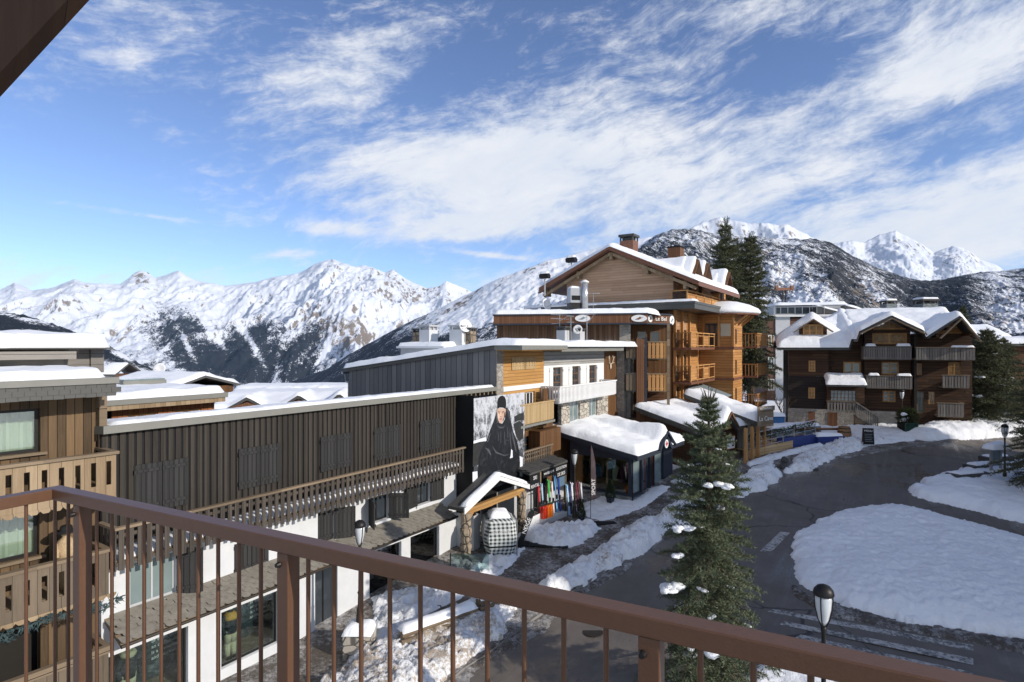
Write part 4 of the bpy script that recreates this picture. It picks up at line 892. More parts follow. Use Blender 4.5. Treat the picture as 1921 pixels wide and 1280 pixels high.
for a, b_ in ((sa[0][0], sa[1][0]), (sa[2][0], sa[3][0])):
    hs = [(a+(b_-a)*(i+.3)/4, a+(b_-a)*(i+.55)/4, zs0+(zs1-zs0)*q, zs0+(zs1-zs0)*(q+.10)) for i in range(4) for q in (.25, .45, .65)]
    m_ = MB().wall(a, b_, zs0, zs1, -0.09, hs, 0.03); m_.box(a, b_, -0.06, -0.045, zs0, zs1); add(cr_, 'shutter', m_, 'slat_tan')
zw1 = zy0; zw0 = fc.z(985, 760)
add(cr_, 'beam', MB().box(US, UY+0.2, -0.08, -0.001, zy0-0.24, zy0-0.002), 'white_paint')
WW = [(fc.u(a), fc.u(b_)) for a, b_ in ((1036, 1054), (1072, 1087), (1104, 1118))]; zwb = fc.z(1080, 728); zwt = fc.z(1080, 687)
add(cr_, 'front_wall', MB().wall(UY, UW, zwb-0.2, zwt+0.12, -0.03, [(a, b_, zwb, zwt) for a, b_ in WW], 0.2), 'white_paint')
add(cr_, 'front_planks', MB().box(UY, UW, -0.05, 0.3, zwt+0.121, zF-0.1), 'plank_silver')
for a, b_ in WW:
    window(cr_, a, b_, zwb, zwt, 0.08, wood('frame_brown', (0.12, 0.06, 0.025), (0.30, 0.16, 0.07), 0.2, 'v', 0.01) and 'frame_brown', 'glass_dark', (2, 3), 0.06, [(0.05, 0.35), (0.65, 0.95)])
    for q in (a-0.42, b_+0.02): shutter(cr_, q, q+0.40, zwb, zwt, -0.035, 'white_paint')
# middle and lower floors behind the balconies
zm0 = fc.z(1000, 803); zl0 = fc.z(1000, 872)
add(cr_, 'middle_wall', MB().wall(US, UY, zm0-0.1, zy0-0.245, -0.02, [(fc.u(984), fc.u(1003), zm0, zy0-0.4)], 0.3), 'plank_honey')
window(cr_, fc.u(984), fc.u(1003), zm0, zy0-0.4, 0.1, 'white_paint', 'glass_dark', (3, 1), 0.07)
add(cr_, 'middle_screen', MB().box(fc.u(1004), fc.u(1022), -0.5, -0.45, zm0, zy0-0.26), 'plank_brown')
zt = fc.z(984, 760, 1.0); zb2_ = fc.z(984, 797, 1.0); ut0, ut1 = fc.u(985, 1.0)-0.4, fc.u(1039, 1.0)
slatrail(cr_, ut0, ut1, -1.0, zt, zb2_, 0.13, 0.118, 'slat_tan', 'slat_tan', ('r',), 0.99, 'balcony', zb2_+0.1)
add(cr_, 'balcony_beam', MB().box(ut0, ut1+0.1, -1.02, -0.05, zb2_-0.16, zb2_-0.045), 'fascia_grey')
add(cr_, 'lower_wall', MB().wall(US-0.2, UP, 0.9, zm0-0.101, -0.01, [(fc.u(984), fc.u(1006), zl0+0.2, zm0-0.35)], 0.3), 'plank_brown')
window(cr_, fc.u(984), fc.u(1006), zl0+0.2, zm0-0.35, 0.1, 'frame_brown', 'glass_dark', (2, 3), 0.06)
slatrail(cr_, fc.u(983, 0.9), fc.u(1036, 0.9), -0.9, fc.z(1010, 841, 0.9), fc.z(1010, 858, 0.9)-0.1, 0.17, 0.06, 'slat_grey', 'board_weathered', (), 0.8, 'gallery_railing', None)
add(cr_, 'brown_bay', MB().box(fc.u(1013, .7), fc.u(1052, .7), -0.7, -0.02, fc.z(1030, 850, .7), fc.z(1030, 806, .7)), 'plank_brown')
# white balcony
zc1 = fc.z(1050, 726.6, 1.2); zc0 = fc.z(1050, 757, 1.2); uc0, uc1 = fc.u(1050, 1.2), fc.u(1156, 1.2)
slatrail(cr_, uc0, uc1, -1.2, zc1, zc0, 0.155, 0.105, 'white_paint', 'white_paint', ('l', 'r'), 1.16, 'balcony', zc0+0.1)
# stone piers and glazing below it
zg0 = fc.z(1051, 812); zg1 = zc0-0.06; n_ = 4; xs_ = [fc.u(1047), fc.u(1066), fc.u(1072), fc.u(1082), fc.u(1100), fc.u(1118), fc.u(1136)]
for a, b_ in ((1046, 1062), (1081, 1098), (1114, 1134)): add(cr_, 'stone_pier', MB().box(fc.u(a), fc.u(b_), -0.25, -0.012, zg0, zg1), 'stone_light')
for a, b_ in ((1062, 1081), (1098, 1114)): window(cr_, fc.u(a), fc.u(b_), zg0, zg1, -0.12, 'plaster_grey', 'glass_grey', (2, 1), 0.07)
add(cr_, 'ledge', MB().box(fc.u(1046), fc.u(1176), -1.3, -0.3, zg0-0.16, zg0-0.002), 'board_weathered')
# stone end pier and antler recess
add(cr_, 'end_pier', MB().box(UP, UE, -0.5, 0.5, 0.8, zF-0.3), 'stone_wall'); add(cr_, 'recess', MB().box(UW, UP-0.002, 0.05, 0.2, zg0, zF-0.3), 'plank_brown')
an_ = MB(); ac = Vector(((UW+UP)/2, 0.02, fc.z(1146, 684)))
for s_ in (-1, 1):
    pts = [ac, ac+Vector((s_*.22, -.06, .10)), ac+Vector((s_*.34, -.08, .38)), ac+Vector((s_*.26, -.05, .62))]; an_.path(pts, 0.028)
    an_.tube(pts[1], pts[1]+Vector((s_*.22, -.05, .02)), .024, .012).tube(pts[2], pts[2]+Vector((s_*.2, -.02, .16)), .022, .01)
an_.ball(ac+Vector((0, -.03, -.12)), .1, .06, .2)
tag(an_.build('antlers', plain('antler', (0.55, 0.48, 0.38), 0.7, 0.1, 8), None, at=fc.w(0, 0), rot=fc.ang), 'pale deer antlers mounted in the brown recess right of the white balcony', 'antlers')
# roof: monopitch with deep front overhang in two steps
zr_ = lambda a, v: zF - (zF-zB_)*max(v, 0)/vB
add(cr_, 'roof', MB().prism([(0.0, zF-0.12), (0.0, zF+0.06), (vB+0.4, zB_+0.0), (vB+0.4, zB_-0.18)], -0.12, UE+0.1, 'x'), 'fascia_dark')
u65 = fc.u(1065, 1.55)
zo = fc.z(990, 643, 1.55); zo0 = fc.z(990, 656.5, 1.55)
add(cr_, 'overhang', MB().box(-0.12, u65, -1.55, -0.001, zo0, zF+0.055), 'fascia_grey')
add(cr_, 'overhang', MB().box(u65+0.002, fc.u(1170, 1.2), -1.2, -0.001, zo0-0.12, zF+0.0), 'fascia_grey')
add(cr_, 'soffit', MB().box(-0.08, u65-0.05, -1.5, -0.05, zo0-0.03, zo0-0.002), 'plank_honey')
snow_rect(cr_, -0.22, UE, -1.45, vB+0.45, lambda a, v: zr_(a, v)+0.06+(-0.06 if a > u65 and v < 0 else 0), 0.30, 0.32, 0.2, 0.05)
snow_rect(cr_, fc.u(1075), fc.u(1110), 2.2, 4.2, lambda a, v: zr_(a, v)+0.25, 0.55, 0.8, 0.12, 0.03, 'snow_heap')
gu = MB().tube((-0.15, vB+0.42, zB_-0.25), (UE, vB+0.42, zB_-0.25), 0.07); gu.path([(0.05, vB+0.42, zB_-0.3), (0.1, vB+0.38, zB_-0.75), (0.05, vB+0.1, zB_-0.8), (0.05, vB+0.1, 1.0)], 0.05); add(cr_, 'gutter', gu, 'metal_grey')
# rear flat roofed part with chimneys
Q = P(860, 655, 37.5); rr = thing('rear_house', 'low flat roofed annex with white fascia behind the grey plank building', 'house', (Q.x, Q.y, 0), fc.ang)
vq = 3.6; add(rr, 'wall', MB().box(-1.5, 5, 0, vq, 3, Q.z+0.05), 'plaster_grey'); add(rr, 'roof', MB().box(-1.7, 5.2, -0.2, vq+0.2, Q.z+0.051, Q.z+0.18), 'white_paint'); snow_rect(rr, -1.7, 5.2, -0.2, vq+0.2, lambda a, v: Q.z+0.18, 0.25, 0.3)
def rooftop(px, py, Y): q = P(px, py, Y); return Fr((q.x, q.y), fc.d), q.z
for px, py, Y, w_, h_, lb2, mt_, sn in ((804, 643, 38.5, 0.85, 1.15, 'pale square chimney with slotted cap, the taller of the left pair', 'plaster', False), (788, 643, 39.3, 0.7, 0.95, 'darker square chimney just left of the pale taller one', 'stone_pillar', False), (864, 641, 37.5, 1.0, 1.05, 'white square chimney with snow heaped on top beside a round dish', 'plaster', True), (881, 640, 37.3, 0.6, 0.85, 'small brown stone chimney right of the snow capped white one', 'stone_pillar', False),
                                  (1056, 640, 34.0, 0.55, 0.85, 'small grey chimney with slate cap left of the rooftop aerials', 'plaster_grey', False), (1084, 636, 34.5, 0.6, 0.6, 'small grey chimney with dish behind the snow heap on the plank roof', 'plaster_grey', False)):
    f_, z_ = rooftop(px, py, Y); chimney(f_, lb2, 0, 0, z_, w_, w_, h_, mt_, 'plaster_grey' if mt_ == 'plaster' else 'slate_dark', sn)
def dish(px, py, Y, r_, lab, ang=0.0):
    q = P(px, py, Y); t = thing('satellite_dish', lab, 'satellite dish', (q.x, q.y, q.z), ang)
    add(t, 'bowl', MB().lathe([(0.0, -0.02), (r_*0.6, 0.02), (r_, 0.12*r_+0.05), (r_*0.98, 0.14*r_+0.06), (r_*0.6, 0.045), (0.0, 0.0)], 0, 0, 22), 'white_paint', smooth=True).rotation_euler = (PI*0.42, 0, 0)
    add(t, 'mast', MB().tube((0, 0.03, -r_*2.4), (0, 0.03, -r_*0.1), 0.03), 'metal_grey'); add(t, 'feed_arm', MB().tube((0, 0, -r_*0.5), (0, -r_*1.1, 0.0), 0.015).ball((0, -r_*1.1, 0), .05, .05, .05), 'metal_grey'); return t
dish(872, 612, 37.0, 0.42, 'white satellite dish tilted on the chimney with snow heaped on top', 0.5); dish(1084, 619, 34.2, 0.28, 'small white satellite dish among the rooftop aerials', -0.3)
dish(300, 693, 75, 0.8, 'pale satellite dish on a distant snowy roof at the left'); dish(1024, 572, 42.5, 0.45, 'grey satellite dish on the snowy ledge below the timber gable', 0.8)
def aerial(px0, py0, py1, Y, lab, kind=0):
    q = P(px0, py1, Y); H = (py1-py0)/F*Y; t = thing('aerial', lab, 'aerial', (q.x, q.y, q.z), 0.4+kind)
    add(t, 'mast', MB().tube((0, 0, -0.3), (0, 0, H), 0.022), 'metal_grey'); b = MB()
    for j in range(1+kind % 2):
        z = H*(0.95-0.25*j); b.tube((-0.55, 0, z), (0.55, 0, z+0.05), 0.012)
        for i in range(8): x = -0.5+i*0.14; b.tube((x, -0.22+0.015*i, z+.01), (x, 0.22-0.015*i, z+.01), 0.009, None, 5)
    if kind > 1: b.tube((0, 0, H*0.6), (-0.6, 0.1, H*0.95), 0.012); b.tube((0, 0, H*0.45), (0.5, 0, H*0.4), 0.012)
    add(t, 'antenna', b, 'metal_grey')
aerial(1071, 592, 636, 33.8, 'rooftop aerial with stacked cross bars left of the small dish', 1); aerial(1101, 588, 640, 34.6, 'tall thin aerial right of the small dish', 2); aerial(1050, 590, 620, 34.2, 'slanting aerial fixed to the small grey chimney', 3); aerial(1113, 550, 575, 41.5, 'aerial beside the metal flue on the snowy ledge', 0)
# ------------------------------------------------------------------ ski rental lean-to with slate awning and signs
rt = fc.root('ski_rental_kiosk', 'slate roofed ski rental lean-to with dark hanging sign boards', 'kiosk')
AO = 1.75
ea = fc.uz(994, 887, AO); eb = fc.uz(1066, 865, AO); ta = fc.uz(986, 861, 0.4); tb = fc.uz(1040, 846, 0.4); zE = (ea[1]+eb[1])/2; zT = (ta[1]+tb[1])/2
add(rt, 'slate_roof', scallop_tiles(ea[0], eb[0], -0.4, zT, -AO, zE, 6, 0.24), 'slate_dark')
add(rt, 'roof_board', MB().prism([(-0.4, zT-0.1), (-0.4, zT), (-AO+.03, zE-0.02), (-AO+.03, zE-0.1)], ea[0]+.02, eb[0]-.02, 'x'), 'fascia_dark')
gk = gz(0, 28.3); L_ = eb[0]-ea[0]
add(rt, 'back_wall', MB().box(ea[0], eb[0], -0.5, -0.45, gk-.3, zT-0.1), 'black_matt'); add(rt, 'counter_panel', MB().box(ea[0]+.1, ea[0]+L_*.27, -AO+.4, -AO+.46, gk+.2, zE-0.55), 'plaster_grey')
add(rt, 'post', MB().box(ea[0]+L_*.27, ea[0]+L_*.32, -AO+.1, -AO+.2, gk-.2, zE-.1), 'board_weathered'); add(rt, 'post', MB().box(eb[0]-.12, eb[0]-.02, -AO+.1, -AO+.2, gk-.2, zE-.1), 'board_weathered')
for a, b_, h_, ls in ((0.02, 0.27, 0.75, ('SKI', 'RENTAL')), (0.34, 0.64, 0.36, ('WHITESTORM',)), (0.66, 0.99, 0.62, ('LOCATION', 'DE SKIS'))):
    x0, x1 = ea[0]+L_*a, ea[0]+L_*b_; s_ = add(rt, 'sign_board', MB().box(x0, x1, -AO+.05, -AO+.09, zE-.12-h_, zE-.11), 'black_paint')
    for i, t in enumerate(ls): text_part(s_, 'lettering', t, min(0.25, (x1-x0)/len(t)*1.35), ((x0+x1)/2, -AO+.043, zE-.12-h_*(i+.5)/len(ls)))
add(rt, 'price_board', MB().box(eb[0]-L_*.28, eb[0]-L_*.04, -AO+.12, -AO+.15, zE-1.25, zE-.78), 'cloth_blue')
pf0, pf1 = fc.uz(984, 946, AO+.3), fc.uz(1018, 933, AO+.3); pk = fc.root('picket_fence', 'short white board fence left of the ski rack', 'fence')
pb = MB(); k = 14
for i in range(k): x = pf0[0]+(pf1[0]-pf0[0])*(i+.5)/k; pb.box(x-.05, x+.05, -AO-.32, -AO-.30, gk-.25, gk+.62)
add(pk, 'boards', pb, 'white_paint'); add(pk, 'rail', MB().box(pf0[0], pf1[0], -AO-.298, -AO-.25, gk+.35, gk+.43), 'white_paint')
# ------------------------------------------------------------------ ski rack with its skis and sledges
gr_ = G(1040, 983); fk_ = Fr((gr_.x, gr_.y), (0.72, 0.69), gr_.z)
rk = fk_.root('ski_rack', 'metal ski rack with grey base box in front of the rental kiosk', 'ski rack')
xr0, xr1 = fk_.u(1013), fk_.u(1064); xr2 = fk_.u(1096)
add(rk, 'base_box', MB().box(xr0, xr1, 0, 0.62, 0.0, 0.40), 'plaster_grey')
fr_ = MB()
for z in (0.98, 1.02): fr_.tube((xr0, 0.1, z), (xr1, 0.1, z), 0.014)
for x in (xr0+.02, (xr0+xr1)/2, xr1-.02): fr_.tube((x, 0.1, 0.4), (x, 0.1, 1.06), 0.018).tube((x, .58, .4), (x, .58, 1.5), .018)
fr_.tube((xr0, .58, 1.5), (xr1, .58, 1.5), .016); fr_.tube((xr1+.1, 0.2, 0.75), (xr2, 0.2, 0.75), .014).tube((xr1+.1, .2, 0), (xr1+.1, .2, 1.3), .018).tube((xr2, .2, 0), (xr2, .2, 1.3), .018)
add(rk, 'frame', fr_, 'metal_dark')
SK = [('red', (0.45, 0.03, 0.05)), ('pale blue', (0.35, 0.50, 0.62)), ('black', (0.02, 0.02, 0.025)), ('bright green', (0.04, 0.42, 0.09)), ('white', (0.7, 0.7, 0.72)), ('light blue', (0.18, 0.42, 0.68)), ('deep blue', (0.03, 0.07, 0.35)), ('dark red', (0.16, 0.03, 0.05)), ('sky blue', (0.30, 0.55, 0.75)), ('navy', (0.03, 0.03, 0.12)), ('white and purple', (0.55, 0.5, 0.7)), ('brown', (0.14, 0.06, 0.05)), ('silver', (0.6, 0.6, 0.62))]
for nm, c_ in SK: plain('ski_'+nm.replace(' ', '_'), c_, 0.35, 0.12, 9)
def ski_pair(x, y, z, h, nm, label, lean=0.10):
    t = fk_.root('ski_pair', label, 'skis', 'skis standing in the rental rack', x, y, z)
    for s_ in (-1, 1):
        b = MB(); prof = [(0, .045), (h*.1, .05), (h*.5, .036), (h*.86, .052), (h*.95, .04), (h, .012)]
        for (z0, w0), (z1, w1) in zip(prof[:-1], prof[1:]):
            k0 = .05*max(0, (z0/h-.86)/.14)**2; k1 = .05*max(0, (z1/h-.86)/.14)**2; yy0 = lean*z0+s_*(.012+k0); yy1 = lean*z1+s_*(.012+k1)
            A = [(-w0, yy0-.007, z0), (w0, yy0-.007, z0), (w0, yy0+.007, z0), (-w0, yy0+.007, z0)]; B = [(-w1, yy1-.007, z1), (w1, yy1-.007, z1), (w1, yy1+.007, z1), (-w1, yy1+.007, z1)]
            for i in range(4): b.face([A[i], A[(i+1) % 4], B[(i+1) % 4], B[i]])
        add(t, 'ski', b, 'ski_'+nm.replace(' ', '_'))
    add(t, 'binding', MB().box(-.035, .035, lean*h*.42-.06, lean*h*.42-.02, h*.36, h*.48), 'black_matt')
k = 7; seq = [('red', 1.45, 'red skis at the left end of the upper rack row'), ('pale blue', 1.52, 'pale blue skis between the red and black pairs'), ('black', 1.38, 'black skis left of the bright green pair'), ('bright green', 1.62, 'bright green skis in the middle of the rack'), ('silver', 1.5, 'silver skis just right of the bright green pair'), ('light blue', 1.74, 'tallest light blue skis at the right of the upper row'), ('deep blue', 1.6, 'deep blue skis at the right end of the upper row')]
for i, (nm, h, lab) in enumerate(seq): ski_pair(xr0+.22+(xr1-xr0-.25)*(i+.5)/k, .30, .40, h, nm, lab)
seq2 = [('sky blue', 1.62, 'sky blue skis at the left end of the lower rack row'), ('navy', 1.5, 'navy skis between sky blue and white pairs'), ('white', 1.66, 'white skis left of the street lamp in the rack'), ('white and purple', 1.6, 'pale purple skis half hidden by the street lamp'), ('dark red', 1.64, 'dark red skis right of the street lamp'), ('brown', 1.66, 'brown skis near the right end of the rack'), ('silver', 1.55, 'silver skis at the far right end of the rack')]
for i, (nm, h, lab) in enumerate(seq2): ski_pair(xr1+.08+(xr2-xr1-.08)*(i+.5)/k, -.02, .05, h, nm, lab, .12)
plain('sledge_red', (0.62, 0.05, 0.02), 0.4, 0.1, 9); plain('sledge_orange', (0.75, 0.20, 0.02), 0.4, 0.1, 9)
for i in range(7):
    x = xr0+.10+i*0.10; red = i < 3
    t = fk_.root('sledge', ('red' if red else 'orange')+' plastic sledge hung on edge at the front of the ski rack', 'sledge', ('red' if red else 'orange')+' sledges on the ski rack', x, -.06, .42)
    s_ = MB().prism([(-.10, 0), (.09, 0.02), (.10, .50), (.06, .58), (-.06, .58), (-.11, .48)], -.018, .018, 'x'); add(t, 'hull', s_, 'sledge_red' if red else 'sledge_orange')
    add(t, 'hook', MB().tube((0, 0, .58), (0, .05, .63), .008), 'metal_dark')
# ------------------------------------------------------------------ dark sport shop with snowy roof
gh = G(1184, 945); fh = Fr((gh.x, gh.y), (0.607, 0.795), gh.z); c3b = crop(1000, 760, 5.82)
plain('navy_frame', (0.028, 0.034, 0.048), 0.5, 0.15, 6)
hr_ = fh.root('sport_shop', 'dark framed sport shop with thick rounded snow roof and stone plinth', 'shop')
vL = fh.vz(1070, 900, 0.0)[0]; zp = fh.vz(1140, 925, 0.0)[1]; vw0, zt0 = fh.vz(1087, 855, 0.0); 
ve, z_e = fh.vz(1196, 856, -0.45); vb, z_b = fh.vz(1052, 811.5, -0.45)
sl3_ = (z_b-z_e)/(vb-ve); LH = fh.u(1284, -ve)
gu0, gu1 = fh.u(1236, -ve), fh.u(1264, -ve); gm = (gu0+gu1)/2; gA = fh.z(1250, 806, -ve)
def zh(a, v):
    m_ = z_e+sl3_*(v-ve); g_ = gA-abs(a-gm)*1.25-0.0*(v)
    return max(m_, g_ if v < vb else m_)
plain('roof_edge', (0.05, 0.05, 0.055), 0.7, 0.3, 6)
roof_deck(hr_, -0.45, LH, ve, vb+1.0, zh, 0.26, 0.12, 'roof', 'navy_frame')
snow_rect(hr_, -0.45, LH+0.05, ve-0.03, vb+1.0, lambda a, v: zh(a, v)+0.004, 0.38, 0.5, 0.12, 0.06)
zwt_ = lambda v: z_e+sl3_*(v-ve)-0.27
ws0, ws1 = 0.25, vL-0.25
wl = MB().face([(0, vL, -0.3), (0, 0, -0.3), (0, 0, zp), (0, vL, zp)]); add(hr_, 'plinth', MB().box(-0.06, 0.0, -0.06, vL, -0.4, zp).box(0.001, LH-0.5, -0.06, -0.0, -0.4, zp*0.7), 'stone_blue')
fm = MB(); fm.box(-0.03, 0.12, 0.0, 0.16, zp, zwt_(0.1)).box(-0.03, 0.12, vL-0.16, vL, zp, zwt_(vL)).box(-0.02, 0.1, 0.16, vL-0.16, zp, zp+0.14)
fm.prism([(0.16, zwt_(0)-0.22), (0.16, zwt_(0)), (vL-0.16, zwt_(vL)), (vL-0.16, zwt_(0)-0.22)], -0.02, 0.1, 'x'); add(hr_, 'window_frame', fm, 'navy_frame')
add(hr_, 'shop_window', MB().box(0.03, 0.05, 0.16, vL-0.16, zp+0.14, zwt_(0)-0.22), 'glass_clear')
add(hr_, 'interior', MB().box(1.6, 1.7, 0.1, vL, -0.2, zwt_(0)).box(0.1, 1.6, vL-0.05, vL, 0, zwt_(0)), plain('interior_wood', (0.36, 0.20, 0.09), 0.8, 0.25, 3)); add(hr_, 'interior_floor', MB().box(0.13, 1.6, 0.1, vL-0.06, zp-.1, zp), 'interior_wood')
# street face: window, door, gabled window
zt_f = z_e-0.28+sl3_*(0-ve)
H1 = (0.25, fh.u(1204), zp, zt_f-0.15); H2 = (fh.u(1207), fh.u(1228), 0.05, zt_f-0.1); H3 = (gu0+0.15, gu1-0.1, 0.35, zt_f+0.05)
add(hr_, 'front_wall', MB().wall(0.121, LH-0.4, -0.3, zt_f+0.1, 0.0, [H1, H2, H3], 0.2), 'navy_frame')
window(hr_, *H1, 0.1, 'navy_frame', 'glass_grey', (1, 1), 0.07); window(hr_, *H2, 0.1, plain('door_red', (0.10, 0.02, 0.02), 0.5, 0.2, 5) and 'door_red', 'glass_dark', (3, 1), 0.08); window(hr_, *H3, 0.1, 'navy_frame', 'glass_grey', (1, 1), 0.08)
add(hr_, 'gable_panel', MB().prism([(gu0+.1, zt_f+.11), (gu1-.1, zt_f+.11), (gm, gA-.35)], -0.02, 0.05), 'glass_dark')
gf = MB(); gf.bar((gu0-.08, ve-.03, z_e-.05), (gm, ve-.03, gA-.12), .1, .2, (0, 1, 0)).bar((gu1+.08, ve-.03, z_e-.05), (gm, ve-.03, gA-.12), .1, .2, (0, 1, 0)); add(hr_, 'barge_board', gf, 'navy_frame')
add(hr_, 'step', MB().box(0.3, LH-1.0, -0.45, -0.065, -0.3, 0.10), 'stone_blue')
add(hr_, 'downpipe', MB().path([(-0.02, -0.08, zt_f), (-0.02, -0.08, -0.2)], .035), 'metal_dark')
sg = fh.root('round_sign', 'round white and red hanging sign under the shop gable', 'sign', None, gm-.25, ve-.1, gA-.75)
add(sg, 'disc', MB().lathe([(0, -.02), (.24, -.02), (.24, .02), (0, .02)], 0, 0, 24), 'white_paint').rotation_euler = (PI/2, 0, 0)
add(sg, 'emblem', MB().box(-.05, .05, -.03, -.021, -.15, .15).box(-.15, .15, -.034, -.031, -.05, .05), 'ski_red'); add(sg, 'bracket', MB().tube((0, 0, .24), (0, 0, .5), .012), 'metal_dark')
mo = MB().box(-.6, .6, -.4, .4, 0, .03).build('door_mat', M['black_matt'], at=fh.w((H2[0]+H2[1])/2, -.9, .14), rot=fh.ang); tag(mo, 'black doormat outside the dark red sport shop door', 'door mat')
# clothes in the side window
def garment(v, z, w_, h, mat, label):
    q = fh.w(0.45+RN.uniform(0, .3), v, z); t = thing('garment', label, 'clothing', q, fh.ang-PI/2)
    b = MB().lathe([(0, 0), (w_*.46, .0), (w_*.5, h*.3), (w_*.46, h*.75), (w_*.30, h*.92), (w_*.12, h), (0, h)], 0, 0, 14)
    for s_ in (-1, 1): b.tube((s_*w_*.40, 0, h*.86), (s_*w_*.66, -.04, h*.15), w_*.14, w_*.11)
    add(t, 'body', b, mat, smooth=True); add(t, 'hanger', MB().tube((0, 0, h), (0, 0, h+.14), .01).tube((-w_*.3, 0, h-.03), (w_*.3, 0, h-.03), .012), 'metal_grey')
for v, z, w_, h, mt_, lb2 in ((vL-.55, 1.05, .55, .8, 'cloth_ink', 'dark jacket hanging at the left end of the sport shop window'), (vL-1.35, .95, .5, .75, 'cloth_blue', 'blue grey jacket hanging second from left in the sport shop window'), (vL-2.1, .9, .55, .9, 'black_matt', 'black jacket hanging in the middle of the sport shop window'), (1.25, .95, .42, .8, 'cloth_cream', 'pale patterned top hanging right of the black jacket'), (.75, .9, .5, .85, 'cloth_wine', 'wine red jacket hanging near the shop corner'), (.4, .35, .4, .45, 'cloth_orange', 'orange bag shaped top low in the shop window corner')):
    if v > 0.3: garment(v, z, w_, h, mt_, lb2)
# feather flag, potted cones
fp = G(1108, 988); fl_ = thing('feather_flag', 'tall narrow dark feather flag with white upright lettering beside the lamp', 'flag', (fp.x, fp.y, fp.z), 0.25)
add(fl_, 'pole', MB().tube((0, 0, 0), (0, 0, 3.6), .016), 'metal_dark'); add(fl_, 'base', MB().box(-.05, 1.2, -.3, .3, 0.10, .16), 'black_matt')
add(fl_, 'cloth', MB().prism([(.02, 1.25), (.27, 1.28), (.27, 2.2), (.23, 3.0), (.12, 3.55), (.02, 3.85)], -.006, .006), plain('flag_cloth', (0.085, 0.06, 0.065), 0.8, 0.4, 3))
text_part(fl_, 'lettering', 'SPORT', .26, (.145, -.012, 1.85), (PI/2, -PI/2, 0))
for px, py, s_, lab in ((1145, 951, 1.0, 'clipped conical shrub in a dark square pot before the sport shop plinth'), (1090, 985, .8, 'low green shrub in the snow right behind the ski rack lamp')):
    q = G(px, py); t = thing('potted_shrub', lab, 'shrub', (q.x, q.y, q.z+.12)); add(t, 'pot', MB().lathe([(.16*s_, 0), (.22*s_, .36*s_), (.19*s_, .36*s_), (0, .33*s_)], 0, 0, 4), 'navy_frame')
    b = MB(); rg = random.Random(px)
    for i in range(900):
        h = rg.random()**1.2; r_ = .23*s_*(1-h)**.7*rg.uniform(.7, 1.05)+.02; a = rg.random()*2*PI; c_ = Vector((r_*math.cos(a), r_*math.sin(a), .36*s_+h*.85*s_)); d_ = Vector((math.cos(a), math.sin(a), .8)).normalized()*.09*s_; w2 = d_.cross(Vector((rg.random(), rg.random(), rg.random()))).normalized()*.022*s_; b.face([c_-w2, c_+w2, c_+d_])
    add(t, 'foliage', b, plain('box_green', (0.035, 0.06, 0.022), 0.8, 0.4, 12))
# ------------------------------------------------------------------ mountains: real height fields at their distances
def mountmat(name, rock1, rock2, forest, steep=(0.62, 0.80), fscale=0.004, fcover=(0.45, 0.6), snowc=(0.86, 0.88, 0.92), rscale=0.004, ramt=0.35, shear=0.0):
    m, n = newmat(name)
    nz = n.sep(n.new('ShaderNodeNewGeometry').outputs['Normal'])[2]
    fa = n.new('ShaderNodeAttribute', attribute_name='forest').outputs['Fac']
    ra = n.new('ShaderNodeAttribute', attribute_name='rocky').outputs['Fac']
    x, y, z = n.sep(n.pos); sx_ = n.m('ADD', x, n.m('MULTIPLY', z, shear))
    sp = n.comb(sx_, n.m('MULTIPLY', y, 0.4), n.m('MULTIPLY', z, 0.38))      # streaks run down the slope
    a = n.noise(sp, rscale, 9, 0.72, 0.3); b = n.noise(sp, rscale*6, 7, 0.72)
    st = n.m('ADD', n.m('ADD', n.m('MULTIPLY', n.m('SUBTRACT', a, .5), 1.3), n.m('MULTIPLY', n.m('SUBTRACT', b, .5), 1.7)), n.m('ADD', n.m('MULTIPLY', ra, .5), n.m('MULTIPLY', n.m('SUBTRACT', .72, nz), ramt*2)))
    rock = n.ramp(st, steep[0], steep[1])
    c = n.mix(rock, snowc, n.mix(b, rock1, rock2))
    fn = n.noise(sp, fscale, 9, 0.72, 0.2); fn2 = n.noise(sp, fscale*8, 5, 0.75); fn3 = n.noise(n.pos, fscale*22, 3, 0.7)
    ff = n.m('ADD', n.m('MULTIPLY', n.m('SUBTRACT', fn, .5), 1.5), n.m('ADD', n.m('MULTIPLY', n.m('SUBTRACT', fn2, .5), 1.5), n.m('MULTIPLY', n.m('SUBTRACT', fn3, .5), 1.3)))
    fm = n.ramp(n.m('ADD', ff, n.m('SUBTRACT', fa, 0.5)), -0.10, 0.16)
    c = n.mix(fm, c, n.mix(fn3, tuple(x*0.5 for x in forest), tuple(x*1.5 for x in forest)))
    n.put(n.b.inputs['Base Color'], c); n.put(n.b.inputs['Roughness'], 0.8); n.put(n.b.inputs['Specular IOR Level'], 0.1)
    n.put(n.b.inputs['Normal'], n.bump(n.m('ADD', b, n.m('MULTIPLY', fm, fn2)), 0.5, 1.2/fscale*0.02))
    return m
def blobs(px, py, lst):
    t = np.zeros_like(px)
    for cx, cy, rx, ry, rot, w in lst:
        r = math.radians(rot); u = ((px-cx)*math.cos(r)+(py-cy)*math.sin(r))/rx; v = (-(px-cx)*math.sin(r)+(py-cy)*math.cos(r))/ry
        t = t+w*np.exp(-(u*u+v*v))
    return t
